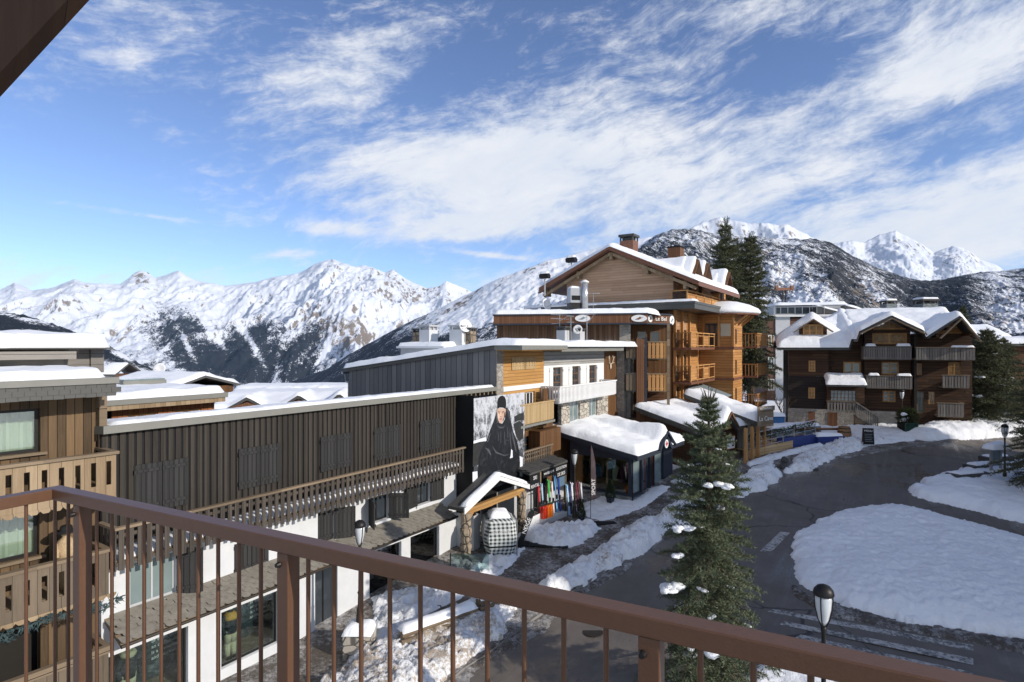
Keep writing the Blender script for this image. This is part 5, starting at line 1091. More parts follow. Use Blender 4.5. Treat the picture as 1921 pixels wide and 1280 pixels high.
def mountain(name, label, ridge, Y0, Yr, zb, mat, cols=420, rows=130, rough=0.10, gully=0.16, gs=420.0, forest=lambda a, b: np.zeros_like(a), rocky=lambda a, b: np.zeros_like(a), shape=1.15, back=0.5, seed=0.0, slant=0.0, jag=0.010, spur=None, finea=0.045):
    rx = np.array([p[0] for p in ridge], float); ry = np.array([p[1] for p in ridge], float)
    pxs = np.linspace(rx[0], rx[-1], cols); pys = np.interp(pxs, rx, ry)
    ts = np.concatenate([np.linspace(0, 1, rows), np.linspace(1, 1+back, max(6, rows//8))[1:]])
    T, C = np.meshgrid(ts, pxs, indexing='ij'); PYr = np.interp(C, rx, ry)
    YR = Yr*(1+0.10*(fbm(C/160+seed, C*0+3, 3)-0.5))
    Y = Y0+(YR-Y0)*T; tanx = (C-CX)/F; X = tanx*Y
    ks = max(3, cols//14); ker = np.hanning(ks+2)[1:-1]; ker /= ker.sum()
    sm = np.convolve(np.pad(pys, ks, mode='edge'), ker, 'same')[ks:-ks]
    PYs = np.interp(C, pxs, sm); wS = np.clip((T-0.55)/0.45, 0, 1)**2.2; PYr = PYs*(1-wS)+PYr*wS
    HR = EYE+(HY-PYr)/F*YR
    HR = HR+jag*YR*0.12*(fbm(C/9.0+seed, C*0+7.7, 4, 0.6)-0.5)*wS
    t1 = np.clip(T, 0, 1); S = t1**shape
    if spur is not None: S = S+spur(T, C)
    H = zb+(HR-zb)*S
    rel = (HR-zb); env = np.clip(np.sin(np.clip(T, 0, 1)*PI), 0, 1)**0.7
    g = fbm((X+slant*Y)/gs+seed, Y/(gs*3.4)+seed, 6, 0.55, True)-0.62
    f2 = fbm(X/(gs*2.2)+seed+5, Y/(gs*2.2), 6, 0.55)-0.5
    H = H+rel*(gully*g+rough*2*f2)*env*(0.4+0.6*S)
    fine = fbm(X/(gs*0.16), Y/(gs*0.16)+seed, 4, 0.6, True)-0.6
    H = H+rel*finea*fine*np.clip(env+0.25, 0, 1)
    bk = np.clip((T-1)/back, 0, 1); H = H-rel*0.45*bk
    PX = CX+F*X/Y; PY = HY-F*(H-EYE)/Y
    o = grid_obj(name, X, Y, H, mat)
    for nm, fn in (('forest', forest), ('rocky', rocky)):
        a = o.data.attributes.new(nm, 'FLOAT', 'POINT'); a.data.foreach_set('value', np.clip(fn(PX, PY), -1, 1.5).astype(np.float32).ravel())
    return tag(o, label, None, None, 'structure')
mmA = mountmat('massif_far', (0.13, 0.105, 0.09), (0.27, 0.235, 0.205), (0.022, 0.028, 0.038), (0.19, 0.36), 0.0032, rscale=0.0028, ramt=0.40, snowc=(0.64, 0.68, 0.76))  # far snow dulled and blued in its colour to stand for distance haze
mmB = mountmat('ridge_mid', (0.13, 0.10, 0.085), (0.26, 0.21, 0.175), (0.020, 0.025, 0.033), (0.14, 0.34), 0.008, rscale=0.006, ramt=0.30, shear=-0.6, snowc=(0.78, 0.81, 0.86))
mmC = mountmat('slope_right', (0.12, 0.095, 0.08), (0.28, 0.23, 0.19), (0.024, 0.027, 0.032), (0.06, 0.28), 0.011, rscale=0.007, ramt=0.35, shear=0.75, snowc=(0.70, 0.73, 0.79))
R1 = [(-140,560),(-60,550),(0,545),(28,530),(60,545),(100,540),(140,523),(160,531),(225,534),(250,514),(262,508),(275,510),(292,522),(335,508),(365,526),(420,537),(480,529),(515,520),(560,513),(600,492),(625,487),(660,501),(690,499),(722,512),(738,506),(762,524),(800,541),(822,538),(838,527),(852,533),(885,547),(960,570),(1040,590)]
mountain('mountain_range', 'far snowy massif with rocky summits beyond the valley', R1, 3600, 9000, -520, mmA, 620, 190, 0.14, 0.62, 1000,
  forest=lambda a, b: 0.08+blobs(a, b, [(360,650,170,52,12,.62),(560,650,110,62,20,.6),(420,690,200,26,6,.4),(330,590,60,34,30,.35),(470,610,60,40,60,.32),(330,720,240,26,4,.3),(600,610,40,24,30,.25),(470,640,7,60,-30,-.6),(560,600,9,50,20,-.5),(400,625,7,50,-35,-.55),(520,690,8,50,10,-.4),(612,660,9,44,25,-.5),(352,650,6,50,-25,-.45),(440,600,40,8,10,-.3),(180,640,80,46,20,-.25),(290,665,90,18,32,-.35),(430,560,300,28,4,-.35),(640,560,120,60,0,-.3),(680,640,60,60,0,-.1)]),
  rocky=lambda a, b: blobs(a, b, [(262,518,26,16,0,.9),(140,530,26,12,0,.7),(625,495,36,14,0,.6),(740,520,40,26,20,.6),(600,600,160,30,20,.2),(800,560,120,30,0,.35),(660,640,80,40,30,.45),(220,640,90,40,20,.35),(40,540,30,10,0,.3)]), seed=2.0, finea=0.06)
R2 = [(520,770),(560,735),(600,702),(650,668),(700,640),(760,607),(800,590),(830,575),(870,556),(930,525),(1000,500),(1030,488),(1060,483),(1090,474),(1130,464),(1170,452),(1260,440),(1340,450),(1420,480)]
mountain('mountain_ridge', 'nearer mountain ridge falling to the left with forest below a snowfield', R2, 900, 2700, -180, mmB, 420, 150, 0.05, 0.10, 330,
  forest=lambda a, b: 0.42+np.clip((b-np.interp(a, [560,700,830,900,1000,1100,1200], [600,600,585,610,590,575,560]))/120.0, -0.55, 0.45)+blobs(a, b, [(830,615,60,14,-25,-.3),(900,560,70,16,-28,-.35),(960,560,120,22,-22,-.6),(870,585,60,8,-30,.25)]),
  rocky=lambda a, b: blobs(a, b, [(860,570,50,10,-28,.6),(1000,505,60,10,-22,.4)]), seed=4.0, jag=0.014)
R4 = [(1480,520),(1530,470),(1565,456),(1600,452),(1622,455),(1650,440),(1680,433),(1695,441),(1712,449),(1745,468),(1752,473),(1772,467),(1790,461),(1806,466),(1822,474),(1838,486),(1868,497),(1890,512),(1960,530),(2060,560)]
mountain('mountain_peaks', 'distant pair of sharp snowy peaks at the right', R4, 4500, 8000, -100, mmA, 260, 110, 0.10, 0.24, 480,
  rocky=lambda a, b: blobs(a, b, [(1690,450,50,26,20,.25),(1800,480,50,20,10,.45),(1580,470,50,16,0,.3)]), seed=6.0, jag=0.03)
R3b = [(1220,470),(1270,440),(1296,428),(1320,416),(1338,412),(1350,407),(1362,413),(1385,415),(1410,420),(1440,419),(1462,423),(1478,421),(1500,434),(1540,452),(1590,480),(1640,520),(1700,580)]
mountain('mountain_summit', 'snowy rock summit rising behind the wooded shoulder', R3b, 3000, 4600, -150, mmA, 220, 80, 0.08, 0.30, 260,
  rocky=lambda a, b: blobs(a, b, [(1450,430,60,20,0,.25),(1340,425,40,14,0,.2)]), seed=8.0, jag=0.03)
R3 = [(1080,520),(1150,488),(1200,462),(1230,441),(1262,431),(1300,429),(1340,439),(1400,441),(1440,447),(1490,449),(1530,448),(1560,456),(1600,481),(1640,500),(1690,518),(1730,527),(1770,525),(1800,517),(1840,511),(1880,508),(1930,503),(2000,500),(2120,490)]
mountain('mountain_slope', 'steep wooded mountainside streaked with snowy gullies behind the right chalets', R3, 700, 2600, -60, mmC, 640, 190, 0.06, 0.26, 210,
  forest=lambda a, b: 0.62+blobs(a, b, [(1330,470,100,26,0,.02),(1560,520,60,70,-35,.16),(1700,560,60,200,-40,.16),(1780,540,70,60,0,.2),(1450,530,50,70,-20,-.08),(1590,600,22,130,-42,-.4),(1500,560,18,90,-30,-.3),(1680,590,14,110,-45,-.35),(1880,560,40,120,-30,-.22),(1640,520,30,40,-40,-.2),(1350,445,120,12,0,-.1)]),
  rocky=lambda a, b: blobs(a, b, [(1620,560,30,90,-40,.5),(1500,560,120,80,0,.25),(1860,600,60,60,0,.4)]), seed=10.0, slant=-0.55, jag=0.02)
R5 = [(-260,560),(-120,566),(-40,577),(0,583),(50,592),(100,608),(150,626),(210,653),(250,676),(300,700),(350,720),(420,745),(520,790)]
mountain('hillside', 'dark wooded hillside at the left edge with snowy clearings', R5, 260, 1300, -150, mmB, 240, 90, 0.03, 0.06, 160,
  forest=lambda a, b: 0.85+blobs(a, b, [(40,597,60,5,12,-.5),(235,668,26,8,20,-.8),(310,712,70,9,14,-.9),(250,700,60,8,14,-.8)]), seed=12.0, jag=0.05)
# ------------------------------------------------------------------ restaurant lean-tos
wood('plank_dark', (0.035, 0.018, 0.010), (0.13, 0.065, 0.032), 0.2, 'h', 0.05)
wood('log_brown', (0.055, 0.025, 0.012), (0.19, 0.088, 0.040), 0.22, 'h', 0.07)
wood('log_black', (0.014, 0.010, 0.009), (0.05, 0.036, 0.030), 0.22, 'h', 0.07)
wood('log_honey', (0.30, 0.13, 0.040), (0.68, 0.38, 0.145), 0.22, 'h', 0.05)
wood('gable_plank', (0.30, 0.18, 0.11), (0.66, 0.46, 0.31), 0.2, 'h', 0.03)
wood('rust_plank', (0.10, 0.045, 0.022), (0.24, 0.115, 0.06), 0.16, 'v', 0.05)
wood('drip_plank', (0.06, 0.032, 0.018), (0.22, 0.12, 0.06), 0.2, 'v', 0.05, weather=(0.24, 0.225, 0.20), wz=(10.4, 8.8), var=0.9)
wood('honey_post', (0.34, 0.16, 0.055), (0.70, 0.42, 0.17), 0.3, 'v', 0.01)
wood('terrace_plank', (0.42, 0.28, 0.14), (0.68, 0.50, 0.30), 0.2, 'h', 0.04)
wood('barge_brown', (0.10, 0.05, 0.028), (0.25, 0.14, 0.08), 0.4, 'h', 0.01)
plain('copper', (0.23, 0.11, 0.07), 0.5, 0.25, 5, 0.3)
plain('window_warm', (0.35, 0.20, 0.07), 0.3, 0.5, 3)
def hut(name, label, px_e, py_e, Y, pxb, pyb, px_r, d, gable, th=0.45, mat='plank_dark', ue=-0.4, gslope=1.1, right=None):
    "lean-to: eave corner pixel at distance Y, rake running back to pixel (pxb,pyb), eave running right to px_r; gable=(px,py) of a cross gable"
    q = P(px_e, py_e, Y); f0 = Fr((q.x, q.y), d); g = gz(0, Y)
    ve = 0.0; ze = q.z; vb, zb = f0.vz(pxb, pyb, 0.0); sl = (zb-ze)/vb; L = f0.u(px_r)
    r = f0.root(name, label, 'building')
    if gable:
        gm, gA = f0.uz(gable[0], gable[1])
        zf = lambda a, v: max(ze+sl*v, (gA-abs(a-gm)*gslope) if v < vb else -9)
    else: zf = lambda a, v: ze+sl*v
    roof_deck(r, 0, L, 0, vb+0.5, zf, 0.28, 0.14, 'roof', 'slate_dark'); snow_rect(r, -0.05, L+0.05, -0.05, vb+0.5, lambda a, v: zf(a, v)+.004, th, 0.6, 0.14, 0.03)
    b = MB().prism([(0.6, g-1), (0.6, ze+sl*.6-.29), (vb, zb-.29), (vb, g-1)], 0.4, 0.5, 'x'); b.wall(0.5, L-0.3, g-1, ze-.05, 0.6, [], .1)
    add(r, 'wall', b, mat)
    if gable:
        gw = (gA-ze)/gslope; gb = MB(); gb.bar((gm-gw, -.02, ze-.06), (gm, -.02, gA-.08), .1, .2, (0, 1, 0)).bar((gm+gw, -.02, ze-.06), (gm, -.02, gA-.08), .1, .2, (0, 1, 0)); add(r, 'barge_board', gb, 'barge_brown')
        add(r, 'gable_panel', MB().prism([(gm-gw*.8, ze-.15), (gm+gw*.8, ze-.15), (gm, gA-.4)], 0.3, 0.35), 'log_honey')
    return r, f0, L, ze, vb, g, sl
r2, f2, L2, ze2, vb2, g2, s2 = hut('restaurant_lodge', 'low timber restaurant with shingled edge and steep little snow gable', 1322, 811, 35.0, 1201, 766, 1404, (0.75, 0.66), (1370, 771), 0.34)
fr2 = MB()
for i in range(34):
    a = vb2*i/34; c_ = vb2*(i+1)/34
    fr2.prism([(a, ze2+s2*a-.02), (c_, ze2+s2*c_-.02), ((a+c_)/2+.04, ze2+s2*a-.34), ((a+c_)/2-.04, ze2+s2*a-.34)], -.03, -.002, 'x')
add(r2, 'shingle_edge', fr2, 'slate_dark')
mb_ = f2.root('menu_board', 'framed white menu board on the dark timber restaurant wall', 'menu board', None, f2.u(1385, 0.3), 0.2, ze2-1.0)
add(mb_, 'frame', MB().box(-.52, .52, .0, .04, -.45, .40), 'log_honey'); add(mb_, 'sheet', MB().box(-.46, .46, -.012, -.002, -.39, .34), 'white_paint'); add(mb_, 'heading', MB().box(.12, .36, -.02, -.014, -.28, -.16), 'cloth_ink')
add(r2, 'plinth', MB().box(0.45, L2-0.2, 0.35, 0.59, g2-1, g2+.75), 'board_weathered')
r3, f3, L3, ze3, vb3, g3, s3 = hut('restaurant_annex', 'restaurant annex with the highest thick snow roof and carved sign at its corner', 1420, 791, 37.6, 1294, 743, 1446, (0.72, 0.69), None, 0.5, 'drip_plank')
sb_ = f3.root('restaurant_sign', 'carved wooden restaurant sign board under the snowy roof corner', 'sign', None, f3.u(1434, .35), -.45, ze3+.15, -0.25)
add(sb_, 'board', MB().box(-.75, .75, 0, .06, -.45, .55).box(-.85, .85, -.02, -.001, .56, .85), 'board_weathered'); add(sb_, 'frame', MB().box(-.68, .68, -.03, -.002, .42, .48).box(-.68, .68, -.03, -.002, -.40, -.34), 'slat_light')
text_part(sb_, 'lettering', 'La Cave', .42, (0, -.012, .05)); text_part(sb_, 'lettering', 'RESTAURANT', .2, (0, -.026, .70))
for px in (1409, 1421, 1432, 1443):
    q = f3.w(f3.u(px, .2), -.1); add(r3, 'post', MB().box(f3.u(px, .2)-.09, f3.u(px, .2)+.09, .05, .23, g3-1, ze3-.3), 'honey_post')
t0, t1 = G(1404, 864), G(1531, 833); ft = Fr((t0.x, t0.y), (t1.x-t0.x, t1.y-t0.y), t0.z); LT = ft.u(1531); dz = t1.z-t0.z
tw = ft.root('terrace_wall', 'pale new timber terrace wall topped by a slim metal railing', 'terrace wall'); zt3 = ft.z(1410, 845)
slp = (ft.z(1530, 816)-zt3)/LT
b = MB().prism([(0, -.5), (0, zt3), (LT, zt3+slp*LT), (LT, -.5+dz)], 0, .12); add(tw, 'timber', b, 'terrace_plank')
add(tw, 'deck', MB().face([(0.1, .12, zt3-.05), (LT, .12, zt3+slp*LT-.05), (LT, 5.5, zt3+slp*LT-.05), (0.1, 5.5, zt3-.05)]), 'terrace_plank')
rl = MB(); n_ = 6
for i in range(n_+1): x = LT*i/n_; z = zt3+slp*x; rl.tube((x, .06, z), (x, .06, z+1.05), .025)
for h in (1.05, .72, .4, .1): rl.tube((0, .06, zt3+h), (LT, .06, zt3+slp*LT+h), .022 if h == 1.05 else .014)
add(tw, 'railing', rl, 'steel')
gv = MB(); rg = random.Random(5)
for i in range(1500):
    x = rg.random()*LT; pk_ = .45+.5*abs(math.sin(x*1.9))**3; z = zt3+slp*x+.95-rg.random()**1.5*pk_*.8; c_ = Vector((x, .1+rg.uniform(-.1, .1), z)); d_ = Vector((rg.uniform(-1, 1), rg.uniform(-1, .5), rg.uniform(-.6, .8))).normalized()*.12; w2 = d_.cross(Vector((rg.random(), rg.random(), 1))).normalized()*.03; gv.face([c_-w2, c_+w2, c_+d_])
tag(gv.build('garland', M['box_green'], None, at=ft.w(0, 0), rot=ft.ang), 'green garland woven along the slim terrace railing', 'garland')
# terrace clutter: tarpaulin covered furniture, blue windbreak, log rail, barrel
def at_g(px, py, up=0.0): q = G(px, py); return (q.x, q.y, q.z+up)
def covered(px, py, w_, d_, h, mat, lab, snow=True, rot=0.3):
    q = at_g(px, py); t = thing('covered_table', lab, 'table', q, rot); b = MB()
    b.prism([(-w_/2, 0.05), (-w_*.47, h), (w_*.47, h), (w_/2, 0.05)], -d_/2, d_/2); add(t, 'cover', b, mat)
    for sx in (-1, 1): add(t, 'leg', MB().box(sx*w_*.4-.04, sx*w_*.4+.04, -.04, .04, -.1, .06), 'metal_dark')
    if snow: snow_rect(t, -w_*.48, w_*.48, -d_*.48, d_*.48, lambda a, v: h, .22, .25, .1, .03)
plain('tarp_blue', (0.03, 0.05, 0.20), 0.5, 0.2, 3); plain('tarp_grey', (0.22, 0.26, 0.28), 0.6, 0.15, 3)
covered(1497, 822, 3.2, 1.2, .9, 'tarp_grey', 'grey table under snow in the middle of the restaurant terrace'); covered(1455, 828, 1.6, 1.3, 1.0, 'tarp_grey', 'grey covered table under snow beside the annex posts'); covered(1500, 838, 4.4, .5, .75, 'tarp_blue', 'long dark blue covered bench right behind the terrace railing', False, 0.5); covered(1552, 832, 2.2, .8, .55, 'tarp_blue', 'low dark blue covered bench with a dusting of snow left of the barrel', True, 0.2)
wb = thing('windbreak', 'blue and clear windbreak screen with snow on top behind the restaurant annex', 'screen', at_g(1447, 822), .1); add(wb, 'screen', MB().box(-1.0, 1.0, 0, .05, .2, 1.5), 'glass_grey'); add(wb, 'band', MB().box(-1.0, 1.0, -.02, -.001, 1.1, 1.6), plain('cloth_bluebright', (0.05, 0.16, 0.36), 0.7, 0.15, 4)); snow_rect(wb, -1.05, 1.05, -.2, .3, lambda a, v: 1.6, .3, .25, .1, .03)
add(wb, 'post', MB().box(1.0, 1.1, -.03, .07, -.3, 2.9), 'metal_grey')
lr = thing('log_rail', 'horizontal wooden pole rail leading to the barrel on the terrace', 'rail', at_g(1560, 826), .08); lrb = MB().tube((-3.2, 0, .85), (.9, 0, .8), .09); add(lr, 'pole', lrb, 'barge_brown')
for x in (-2.8, -1, .6): add(lr, 'support', MB().box(x-.06, x+.06, -.05, .05, -.2, .8), 'barge_brown')
br_ = thing('barrel', 'brown wooden barrel with dark iron hoops at the end of the terrace', 'barrel', at_g(1584, 829)); add(br_, 'staves', MB().lathe([(.36, 0), (.43, .3), (.46, .55), (.43, .8), (.36, 1.1), (.33, 1.08), (0, 1.06)], 0, 0, 22), wood('barrel_wood', (0.16, 0.085, 0.04), (0.38, 0.22, 0.11), 0.1, 'v', 0.05), smooth=True)
for z in (.12, .36, .74, .98): add(br_, 'hoop', MB().lathe([(.0, z-.03), (.375+.085*math.sin(PI*z/1.1), z-.03), (.375+.085*math.sin(PI*z/1.1), z+.03), (0, z+.03)], 0, 0, 22), 'metal_dark')
# ------------------------------------------------------------------ restaurant block with brown signboard fascia
qk = P(1213, 650, 40.0); fk = Fr((qk.x, qk.y), (0.983, -0.18)); UK = fk.u(932); zf0, zf1 = fk.z(1213, 605.5, .8), fk.z(1213, 590, .8); gK = gz(0, 40)
kr = fk.root('restaurant_block', 'flat roofed timber restaurant with long brown sign fascia and balconies', 'building')
uk2 = fk.u(1162); add(kr, 'wall', MB().box(UK, uk2, 0.0, 5.0, gK-1, zf0+.1), 'drip_plank'); add(kr, 'stone_pillar', MB().box(uk2+.002, uk2+.75, -.1, .8, gK-1, zf0), 'stone_wall')
uk3 = fk.u(1208); add(kr, 'recess_wall', MB().box(uk2+.76, uk3+1.9, 1.2, 5.0, gK-1, zf0+.1), 'plank_brown')
for a, z in ((uk2+1.2, 0), (uk2+2.1, 0)): window(kr, a, a+.7, zf0-2.5, zf0-.5, 1.12, 'frame_brown', 'glass_dark', (1, 2), .07, d=.06)
uf0, uf1 = fk.u(926, .8), fk.u(1213, .8); ch = (uf1+1.75, 1.9)
fz_ = MB().prism([(uf0, -.8), (uf1, -.8), (ch[0], ch[1]-.8), (ch[0], 5.2), (uf0, 5.2)], zf0, zf1, 'z'); add(kr, 'sign_fascia', fz_, 'rust_plank')
rim = MB().prism([(uf0-.06, -.86), (uf1+.05, -.86), (ch[0]+.1, ch[1]-.82), (ch[0]+.1, 5.3), (uf0-.06, 5.3)], zf1+.001, zf1+.10, 'z').prism([(uf0-.04, -.84), (uf1+.04, -.84), (ch[0]+.08, ch[1]-.81), (ch[0]+.08, 5.28), (uf0-.04, 5.28)], zf0-.10, zf0-.001, 'z'); add(kr, 'fascia_trim', rim, 'navy_frame')
snow_rect(kr, uf0, uf1+.9, -.82, 5.2, lambda a, v: zf1+.10-max(0, a-uf1)*.2, .34, .5, .16, .03)
def oval(parent, u, y, z, rx, rz, rot, inner):
    o = add(parent, 'oval_sign', MB().lathe([(0, -.02), (rx, -.02), (rx, .02), (0, .02)], 0, 0, 26), 'white_paint'); o.rotation_euler = (PI/2, 0, rot); o.location = (u, y, z); o.scale = (1, rz/rx, 1)
    e = MB().prism([(-rx*.55, -.3*rx), (-.1*rx, .15*rx), (.1*rx, .5*rx), (.3*rx, .2*rx), (.6*rx, .35*rx), (.2*rx, -.1*rx), (-.05*rx, -.4*rx)], .021, .03, 'z'); add(o, 'emblem', e, inner)
for px, sx in ((1093, .52), (1199, .52)): oval(kr, fk.u(px, .84), -.84, fk.z(px, 597.5, .84), sx, .235, 0, 'copper' if px > 1150 else 'tarp_grey')
text_part(kr, 'lettering', 'Le Bel', .40, ((uf1+ch[0])/2+.13, (-.8+ch[1]-.8)/2-.13, (zf0+zf1)/2), (PI/2, 0, math.atan2(ch[1], ch[0]-uf1)), sx=1.2)
oval(kr, uf1+.25, -.56, (zf0+zf1)/2, .22, .24, math.atan2(ch[1], ch[0]-uf1), 'copper'); oval(kr, ch[0]+.05, ch[1]-.75, (zf0+zf1)/2-.05, .25, .33, math.atan2(ch[1], ch[0]-uf1), 'tarp_grey')
# its stacked balconies
ukb0, ukb1, ukc = fk.u(1174, .9), fk.u(1212, .9), fk.u(1249, .3)
for pt, pb_ in ((641, 672), (701, 733)):
    zt_, zb2 = fk.z(1212, pt, .9), fk.z(1212, pb_, .9)
    slatrail(kr, ukb0, ukb1-.65, -.9, zt_, zb2, .22, .19, 'slat_grey', 'fascia_dark', (), 1.0, 'balcony', zb2+.05)
    slatrail(kr, ukb1+.1, ukc+.1, -.75, zt_-.02, zb2-.02, .24, .19, 'honey_post', 'slat_light', ('r',), 1.5, 'balcony', zb2+.05)
add(kr, 'stair_tower', MB().box(ukb1-.62, ukb1-.1, -1.0, .6, gK-1, fk.z(1212, 636, .9)), 'rust_plank'); add(kr, 'post', MB().box(ukb1-.09, ukb1+.06, -1.02, -.85, gK-1, fk.z(1212, 636, .9)+.1), 'navy_frame'); add(kr, 'post', MB().box(ukc+.05, ukc+.22, -.8, -.62, gK-1, zf0-.1), 'board_weathered')
add(kr, 'lower_wall', MB().box(uk2+.76, ukc, .9, 1.19, gK-1, fk.z(1212, 733, .9)-.1), 'log_brown')
# ------------------------------------------------------------------ big timber chalet with gable
fj = Fr((0.275*43, 43.0), (0.5477, 0.8367)); gJ = gz(0, 43)
jr = fj.root('gable_chalet', 'large honey timber chalet with broad snow covered gable, dormers and balconies', 'building')
vA, zA_ = fj.vz(1143, 462, -.9); vL_, zL_ = fj.vz(1011, 541, -.9); vR_, zR_ = fj.vz(1311, 532, -.9)
ov = -vR_; half = max(vL_-vA, vA-vR_); zE_ = (zL_+zR_)/2; vW = vL_-ov; zled = fj.vz(1140, 572, 0)[1]
def zg(v): return zA_-(zA_-zE_)*abs(v-vA)/half
XB = 11.5
add(jr, 'gable_wall', MB().prism([(0.0, zled-2), (0.0, zg(0)-.35), (vA, zA_-.35), (vW, zg(vW)-.35), (vW, zled-2)], 0.0, XB, 'x'), 'gable_plank')
dor = [(fj.u(1298, .7), 487, 1298, 0.95), (fj.u(1317, .7), 494, 1317, 0.95), (fj.u(1358, .7), 510, 1358, 1.25)]
dz_ = [fj.z(p, y, .7) for _, y, p, _ in dor]
def zj(x, v):
    z = zg(v)
    if -.42 < v < vA:
        for (u, _, _, hw), zd in zip(dor, dz_):
            if abs(x-u) < hw*1.5: z = max(z, zd-abs(x-u)*1.15)
    return z
roof_deck(jr, -.9, XB+.5, vR_, vL_, lambda x, v: zg(v), .34, .25, 'roof', 'copper')
snow_rect(jr, -.88, XB+.5, vR_+.02, vL_-.02, lambda x, v: zj(x, v)+.004, .34, .5, .18, .03)
for s_ in (-1, 1):
    e_ = vL_ if s_ > 0 else vR_; bb = MB().bar((-.93, vA, zA_-.22), (-.93, e_, zE_-.22), .06, .34, (1, 0, 0)); add(jr, 'barge_board', bb, 'copper')
    add(jr, 'rake_beam', MB().bar((-.55, vA, zA_-.52), (-.55, e_-s_*.3, zE_-.46), .22, .26, (1, 0, 0)), 'slat_light')
for q in (vA, vA+half*.42, vA-half*.42, vA+half*.84, vA-half*.84): add(jr, 'bracket', MB().box(-.62, -.02, q-.11, q+.11, zg(q)-.98, zg(q)-.42), 'slat_light')
for (u, _, px, hw), zd in zip(dor, dz_):
    d_ = add(jr, 'dormer', MB().prism([(u-hw, zd-hw*1.15-1.4), (u-hw, zd-hw*1.15), (u, zd-.12), (u+hw, zd-hw*1.15), (u+hw, zd-hw*1.15-1.4)], -.55, 2.2), 'log_honey')
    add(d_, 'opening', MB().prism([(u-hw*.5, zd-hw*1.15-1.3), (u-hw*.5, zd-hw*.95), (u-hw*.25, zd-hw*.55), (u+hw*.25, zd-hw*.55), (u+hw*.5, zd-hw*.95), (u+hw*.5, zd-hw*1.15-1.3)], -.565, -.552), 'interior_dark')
    rr_ = MB()
    for s_ in (-1, 1): rr_.bar((u, -.35, zd-.02), (u+s_*hw*1.45, -.35, zd-hw*1.66), 1.5, .14, (0, 0, 1)).bar((u, -1.12, zd-.06), (u+s_*hw*1.45, -1.12, zd-hw*1.7), .06, .26, (0, 1, 0))
    add(d_, 'dormer_roof', rr_, 'barge_brown')
    snow_rect(d_, u-hw*1.42, u+hw*1.42, -1.06, .6, lambda a, v: zd+.07-abs(a-u)*1.15, .24, .3, .09, .02)
# main street side wall under the roof and the stepped wings
zbal = [fj.z(1297, y, 1.35) for y in (625, 688)]; zbot = [fj.z(1297, y, 1.35) for y in (652, 717.5)]
XW = 6.7
holes = [(0.5, 1.5, z+.05, z+2.0) for z in (zbot[0], zbot[1], zbot[1]-2.45)]+[(2.2, 3.2, z+.05, z+2.0) for z in (zbot[0], zbot[1])]
add(jr, 'side_wall', MB().wall(0.0, XW+6, gJ-1, zled+.3, -.01, holes, .25), 'log_honey')
for h in holes: window(jr, *h, .1, 'frame_brown', 'glass_dark', (2, 1), .08, [(.05, .3)])
for x in (0.1, 1.8, 3.6): add(jr, 'wall_post', MB().box(x-.1, x+.1, -.2, -.012, gJ-1, zled), 'honey_post')
add(jr, 'camera_wall', MB().box(-.02, .2, 0.0, 6.0, gJ-1, zled), 'log_brown')
def jbalcony(x0, x1, w_, zt_, zb2, label=None, glass=True):
    b = MB().box(x0-.05, x1, -w_, -.02, zb2-.18, zb2); o = add(jr, 'balcony', b, 'copper', label)
    f = MB()
    for x, y in [(x0, -w_), (x1, -w_), (x0, -.1)]+[(x0+(x1-x0)*i/4, -w_) for i in (1, 2, 3)]: f.box(x-.045, x+.045, y-.0, y+.09, zb2, zt_)
    f.box(x0-.07, x1+.05, -w_-.03, -w_+.12, zt_, zt_+.07).box(x0-.07, x0+.08, -w_+.121, -.05, zt_, zt_+.065).box(x0, x1, -w_+.01, -w_+.07, zb2+.1, zb2+.16).box(x0, x1, -w_+.01, -w_+.07, zt_-.2, zt_-.15)
    add(o, 'railing_frame', f, 'honey_post')
    for i in range(4):
        a = x0+(x1-x0)*i/4; c_ = x0+(x1-x0)*(i+1)/4
        if i % 2 == 0 or not glass: add(o, 'panel', MB().box(a+.1, c_-.1, -w_+.03, -w_+.05, zb2+.18, zt_-.22), 'log_honey')
    q = MB()
    k = 12
    for i in range(k): v = -w_+.15+(w_-.25)*i/k; q.box(x0-.012, x0+.012, v, v+.03, zb2, zt_)
    add(o, 'spindles', q, 'metal_dark'); return o
jbalcony(-.1, XW-.3, 1.35, zbal[0], zbot[0]); jbalcony(-.1, XW-.3, 1.35, zbal[1], zbot[1])
zat = fj.z(1290, 546, 1.2); zab = fj.z(1290, 566, 1.2); jbalcony(-.6, XW+1.5, 1.25, zat, zab, None, False)
add(jr, 'ledge_roof', MB().box(-1.2, XW+.6, -1.9, 10.5, zab-.55, zab-.2).box(-1.25, XW+.65, -1.95, 10.5, zab-.199, zab-.02), 'fascia_dark'); snow_rect(jr, -1.25, -.03, -1.95, 12.3, lambda a, v: zab-.02, .2, .3, .15, .02)
